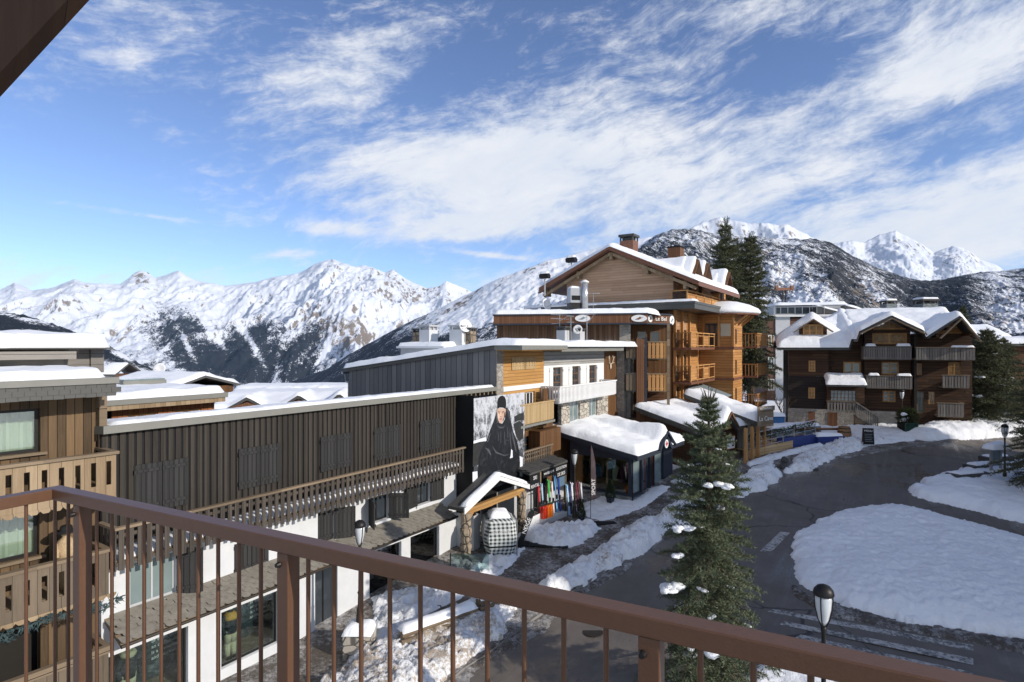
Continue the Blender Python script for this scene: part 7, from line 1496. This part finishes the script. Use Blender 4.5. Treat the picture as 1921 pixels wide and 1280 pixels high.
p_ = P(1408, 640, 60); conifer('spruce_tree', 'slightly shorter broad spruce just right of the tallest one', (p_.x, 60, 3.5), P(1408, 446, 60).z-3.5, 2.6, 3.0, 8, 38, 6, 17, 12, .26, 'spruce_needles', 0, droop=.45, taper=.55)
p_ = P(1385, 640, 63); conifer('spruce_tree', 'spruce filling the gap between the two taller ones behind the chalet', (p_.x, 63, 3.5), P(1385, 462, 63).z-3.5, 2.4, 3.0, 9, 34, 6, 15, 12, .26, 'spruce_needles', 0, droop=.45, taper=.55)
p_ = G(1852, 806); conifer('spruce_tree', 'bushy spruce with snow flecks covering the corner of the dark chalet', (p_.x, p_.y, p_.z), P(1852, 622, p_.y).z-p_.z, 3.0, .3, 12, 34, 8, 20, 13, .17, 'spruce_needles', 12, droop=.3, taper=.72)
p_ = P(1884, 650, 50); conifer('spruce_tree', 'slim spruce peeping over the bushy one near the right edge', (p_.x, 50, 3.2), P(1884, 640, 50).z-3.2, 2.2, .3, 14, 30, 7, 16, 12, .17, 'spruce_needles', 4, droop=.3, taper=.75)
p_ = P(1978, 650, 31); conifer('spruce_tree', 'dark spruce cut by the right edge of the picture behind the street lamp', (p_.x, 31, gz(0, 31)), 9.2, 2.5, .4, 16, 38, 8, 22, 13, .14, 'spruce_needles', 9, droop=.3, taper=.62)
p_ = P(1806, 650, 62); conifer('spruce_tree', 'small spruce top above the dark chalet roof at the right', (p_.x, 62, 3.5), P(1806, 580, 62).z-3.5, 2.2, 2, 18, 26, 6, 12, 11, .25, 'spruce_needles', 0)
# bare tree
bt_ = thing('bare_tree', 'leafless slender tree before the white block left of the dark chalet', 'tree', G(1470, 800)); tb = MB(); tw_ = MB(); rg = random.Random(4)
def grow(b, p, d, L, r, n_):
    q = p+d*L; b.tube(p, q, r, r*.7, 5, False)
    if n_ == 0: return
    for i in range(3 if n_ > 1 else 4): grow(tw_, p.lerp(q, rg.uniform(.5, 1)), (d+Vector((rg.uniform(-.8, .8), rg.uniform(-.8, .8), rg.uniform(-.1, .5)))).normalized(), L*rg.uniform(.55, .8), r*.6, n_-1)
grow(tb, Vector((0, 0, 0)), Vector((0, 0, 1)), 1.5, .07, 4); add(bt_, 'trunk', tb, 'bark'); add(bt_, 'branches', tw_, 'bark')
# ------------------------------------------------------------------ street lamps
def lamp(name, label, loc, H, base=True, snow=False, mat='metal_bronze'):
    t = thing('street_lamp', label, 'street lamp', loc, 0, 'street lamps round the square'); h0 = H-.78
    prof = [(.15, 0), (.15, .06), (.12, .10), (.11, .45), (.085, .55), (.10, .62), (.065, .72), (.055, 1.1), (.075, 1.14), (.05, 1.2), (.038, h0-.12), (.055, h0-.06), (.045, h0)]
    if not base: prof = [(.045, 0), (.04, h0-.1), (.055, h0-.05), (.045, h0)]
    add(t, 'pole', MB().lathe(prof, 0, 0, 14), mat, smooth=True)
    cg = MB()
    for i in range(4):
        a = PI/4+i*PI/2; P0 = None
        for r, z in ((.045, h0), (.10, h0+.12), (.15, h0+.34), (.165, h0+.52), (.15, h0+.62)):
            q = Vector((r*math.cos(a), r*math.sin(a), z)); 
            if P0 is not None: cg.tube(P0, q, .011, .011, 6)
            P0 = q
    add(t, 'cage', cg, mat)
    add(t, 'glass', MB().lathe([(.03, h0+.02), (.085, h0+.12), (.135, h0+.34), (.15, h0+.52), (.14, h0+.6)], 0, 0, 18), plain('lamp_glass', (0.55, 0.58, 0.60), .15, .1, 9, 0, 0, .6) if 'lamp_glass' not in M else 'lamp_glass', smooth=True)
    add(t, 'cap', MB().lathe([(.175, h0+.585), (.185, h0+.61), (.165, h0+.69), (.11, h0+.755), (.04, h0+.785), (0, h0+.79)], 0, 0, 20), 'metal_dark', smooth=True)
    if snow: add(t, 'snow_cap', MB().ball((0, 0, h0+.76), .15, .15, .07, 12, 6, .08), 'snow', smooth=True)
    return t
q = P(675, 1182, 17.9); lamp('a', 'bronze street lamp rising from a rough stone pedestal on the left pavement', (q.x, q.y, q.z), 3.35)
ps = thing('stone_pedestal', 'rough stone pedestal with crusty snow carrying the left street lamp', 'pedestal', (q.x, q.y, 0)); add(ps, 'masonry', MB().box(-.42, .42, -.36, .36, -.1, q.z), 'stone_light'); snow_rect(ps, -.45, .45, -.40, .40, lambda a, v: q.z, .22, .25, .07, .08)
q = G(1078, 976); lamp('b', 'street lamp standing in the snow pile between ski rack and feather flag', (q.x, q.y, q.z), 3.4)
q = G(1692, 812); lamp('c', 'slim lamp before the dark chalet beside the green lattice planter', (q.x, q.y, q.z), 3.3)
q = G(1885, 910); lamp('d', 'street lamp in the snowy verge at the right edge before the dark spruce', (q.x, q.y, q.z), 3.45)
q = P(1545, 1099, 11.0); lamp('e', 'nearest lamp with rounded cap in front of the crosswalk, below the handrail', (q.x, q.y, 0.0), q.z+.02, True, False, 'metal_dark')
# ------------------------------------------------------------------ street furniture
q = G(1630, 843); sb = thing('chalkboard', 'black folding chalkboard sign standing on the snowy kerb', 'sign', (q.x, q.y+.1, q.z+.35), math.radians(-18)); 
b = MB(); b.prism([(-.33, 0), (.33, 0), (.33, 1.1), (-.33, 1.1)], 0, .04)
fo_ = add(sb, 'front_board', b, 'black_paint'); fo_.rotation_euler = (math.radians(-12), 0, 0); fo_.location = (0, -.27, 0)
b = MB().prism([(-.33, 0), (.33, 0), (.33, 1.1), (-.33, 1.1)], -.04, 0); bo2 = add(sb, 'rear_board', b, 'barge_brown'); bo2.rotation_euler = (math.radians(12), 0, 0); bo2.location = (0, .27, 0)
text_part(fo_, 'lettering', 'MENU', .18, (0, -.006, .92)); ln = MB()
for i in range(5): ln.box(-.24, .24-.06*(i % 2), -.005, -.001, .68-.12*i, .705-.12*i)
add(fo_, 'chalk_lines', ln, 'tarp_grey')
for px, py, lab, sn, c_ in ((1702, 818, 'green lattice planter with a yellow green bush beside the slim lamp', 3, 'bush_yellow'), (1812, 806, 'green lattice planter with a snow laden bush left of the bushy spruce', 8, 'box_green')):
    if 'bush_yellow' not in M: plain('bush_yellow', (0.075, 0.085, 0.028), .8, .45, 9); plain('lattice_green', (0.03, 0.10, 0.075), .7, .15, 8)
    q = G(px, py); t = thing('planter', lab, 'planter', (q.x, q.y, q.z+.3)); bx = MB().box(-.46, .46, -.46, .46, 0, .68); add(t, 'tub', bx, 'black_paint'); lt = MB()
    for i in range(-4, 5):
        for s_ in (-1, 1):
            x0 = i*.17; x1 = x0+s_*.6; 
            a0, a1 = max(-.46, min(.46, x0)), max(-.46, min(.46, x1)); z0 = .05+(.6)*((a0-x0)/(x1-x0)); z1 = .05+.6*((a1-x0)/(x1-x0))
            if abs(a1-a0) > .02: lt.bar((a0, -.475-(.006 if s_ > 0 else 0), z0), (a1, -.475-(.006 if s_ > 0 else 0), z1), .022, .035, (0, 1, 0))
    for x in (-.47, .44): lt.box(x, x+.04, -.50, -.44, 0, .72)
    lt.box(-.46, .44, -.499, -.45, .65, .72).box(-.46, .44, -.499, -.45, 0, .06); add(t, 'lattice', lt, 'lattice_green'); b = MB(); rg = random.Random(px)
    for i in range(1700):
        d_ = Vector((rg.gauss(0, 1), rg.gauss(0, 1), rg.gauss(0, 1))).normalized(); r = rg.random()**.45; c2_ = Vector((d_.x*.75*r, d_.y*.75*r, 1.15+d_.z*.62*r)); e = (d_+Vector((rg.uniform(-.6, .6), rg.uniform(-.6, .6), .4))).normalized()*.17; w2 = e.cross(Vector((rg.random(), rg.random(), 1))).normalized()*.045; b.face([c2_-w2, c2_+w2, c2_+e])
    fo2 = add(t, 'foliage', b, c_)
    for i in range(sn): add(fo2, 'snow_clump', MB().ball((rg.uniform(-.6, .6), rg.uniform(-.6, .1), 1.0+rg.uniform(-.2, .75)), rg.uniform(.12, .3), .2, .13, 10, 6, .2, rg), 'snow', smooth=True)
# guard rail of half logs in the left bank
gp_ = [G(742, 1238), G(888, 1172), G(950, 1146)]; 
for i, (a, b_) in enumerate(((0.02, .98), (0.06, 1.0))):
    p0, p1 = gp_[i], gp_[i+1]; d_ = p1-p0; t = thing('guard_rail', ('longer' if i == 0 else 'shorter')+' weathered log guard rail half buried in the roadside snow bank', 'guard rail', (p0.x, p0.y, p0.z), math.atan2(d_.y, d_.x)); L = d_.length
    add(t, 'log', MB().tube((L*a, -.25, .82), (L*b_, -.25, .82), .10, .09, 10).tube((L*a, -.25, .58), (L*(b_-.1), -.25, .58), .08, .08, 10), 'board_weathered')
    for q_ in (.1, .5, .9): add(t, 'post', MB().box(L*q_-.07, L*q_+.07, -.16, -.04, -.2, .85), 'board_weathered')
    snow_rect(t, L*a, L*b_, -.38, .1, lambda u, v: .9, .16, .18, .1, .06, 'snow_cap')
for px, py, lab in ((1237, 1013, 'first'),): pass
q = G(1462, 884); nb = thing('reflector_posts', 'pair of dark boulders poking out of the long snow bank by the road', 'boulder', (q.x+.3, q.y, q.z+.25)); nb.name = 'boulder'; add(nb, 'rock', MB().ball((0, 0, 0), .3, .26, .2, 8, 5, .25).ball((.25, .5, .3), .25, .2, .22, 8, 5, .25), 'slate_dark')
# right verge: snow topped post box, flat slabs
q = G(1868, 898); bx = thing('meter_box', 'grey roadside cabinet on posts under a thick snow cap beside the right lamp', 'cabinet', (q.x, q.y, q.z), .2)
for x in (-.34, .34): add(bx, 'post', MB().box(x-.06, x+.06, -.05, .05, 0, 1.75), 'metal_grey')
add(bx, 'panel', MB().box(-.28, .28, -.03, .03, .75, 1.7), 'tarp_grey'); snow_rect(bx, -.62, .62, -.4, .4, lambda a, v: 1.75, .42, .4, .09, .03, 'snow_cap')
for px, py, w_, lab in ((1815, 905, 1.5, 'dark flat rock slab nearest the road in the right verge'), (1842, 888, 1.3, 'middle dark rock slab dusted with snow in the right verge'), (1868, 872, 1.2, 'farthest dark rock slab beside the snow capped cabinet')):
    q = G(px, py); t = thing('rock_slab', lab, 'rock', (q.x, q.y, q.z+.42), .3); add(t, 'stone', MB().prism([(-w_, -.5), (w_*.8, -.45), (w_, .3), (.2, .55), (-w_*.8, .4)], -.3, .12, 'z'), 'slate_dark'); snow_rect(t, -w_*.6, w_*.7, -.25, .42, lambda a, v: .12, .12, .25, .08, .06)
# pylon on the mountainside foot
q = P(1471, 600, 110); py_ = thing('pylon', 'thin lattice lift pylon rising behind the apartment block', 'pylon', (q.x, q.y, q.z-14)); b = MB()
Hp = P(1471, 541, 110).z-(q.z-14)
for s_ in (-1, 1): b.tube((s_*.5, 0, 0), (s_*.3, 0, Hp), .12)
for i in range(12): z = Hp*i/12; b.tube((-.5+.2*i/12, 0, z), (.5-.2*i/12, 0, z+Hp/12), .06)
add(py_, 'mast', b, 'metal_bronze'); add(py_, 'crossarm', MB().box(-1.7, 1.7, -.2, .2, Hp-.4, Hp+.1).box(-1.7, -1.2, -.3, .3, Hp-.2, Hp+.5).box(1.2, 1.7, -.3, .3, Hp-.2, Hp+.5), 'copper')
# ------------------------------------------------------------------ valley air
def air():
    m, n = newmat('valley_air'); nt = n.t; nt.links.remove(n.out.inputs[0].links[0]); nt.nodes.remove(n.b)
    v = n.new('ShaderNodeVolumePrincipled'); v.inputs['Color'].default_value = (0.45, 0.68, 1.0, 1); v.inputs['Density'].default_value = 1.4e-5; v.inputs['Anisotropy'].default_value = 0.0
    nt.links.new(v.outputs[0], n.out.inputs['Volume'])
    try: m.cycles.homogeneous_volume = True
    except Exception: pass
    zs = [max((o.matrix_world @ Vector(c)).z for c in o.bound_box) for o in bpy.data.objects if o.type == 'MESH']; zl = [min((o.matrix_world @ Vector(c)).z for c in o.bound_box) for o in bpy.data.objects if o.type == 'MESH']
    bpy.context.view_layer.update()
    o = MB().box(-14000, 14000, -400, 16000, min(zl)-1.0, max(max(zs)+1.0, 30)).build('haze', m); tag(o, 'thin cold air over the valley', None, None, 'stuff')
bpy.context.view_layer.update(); air()
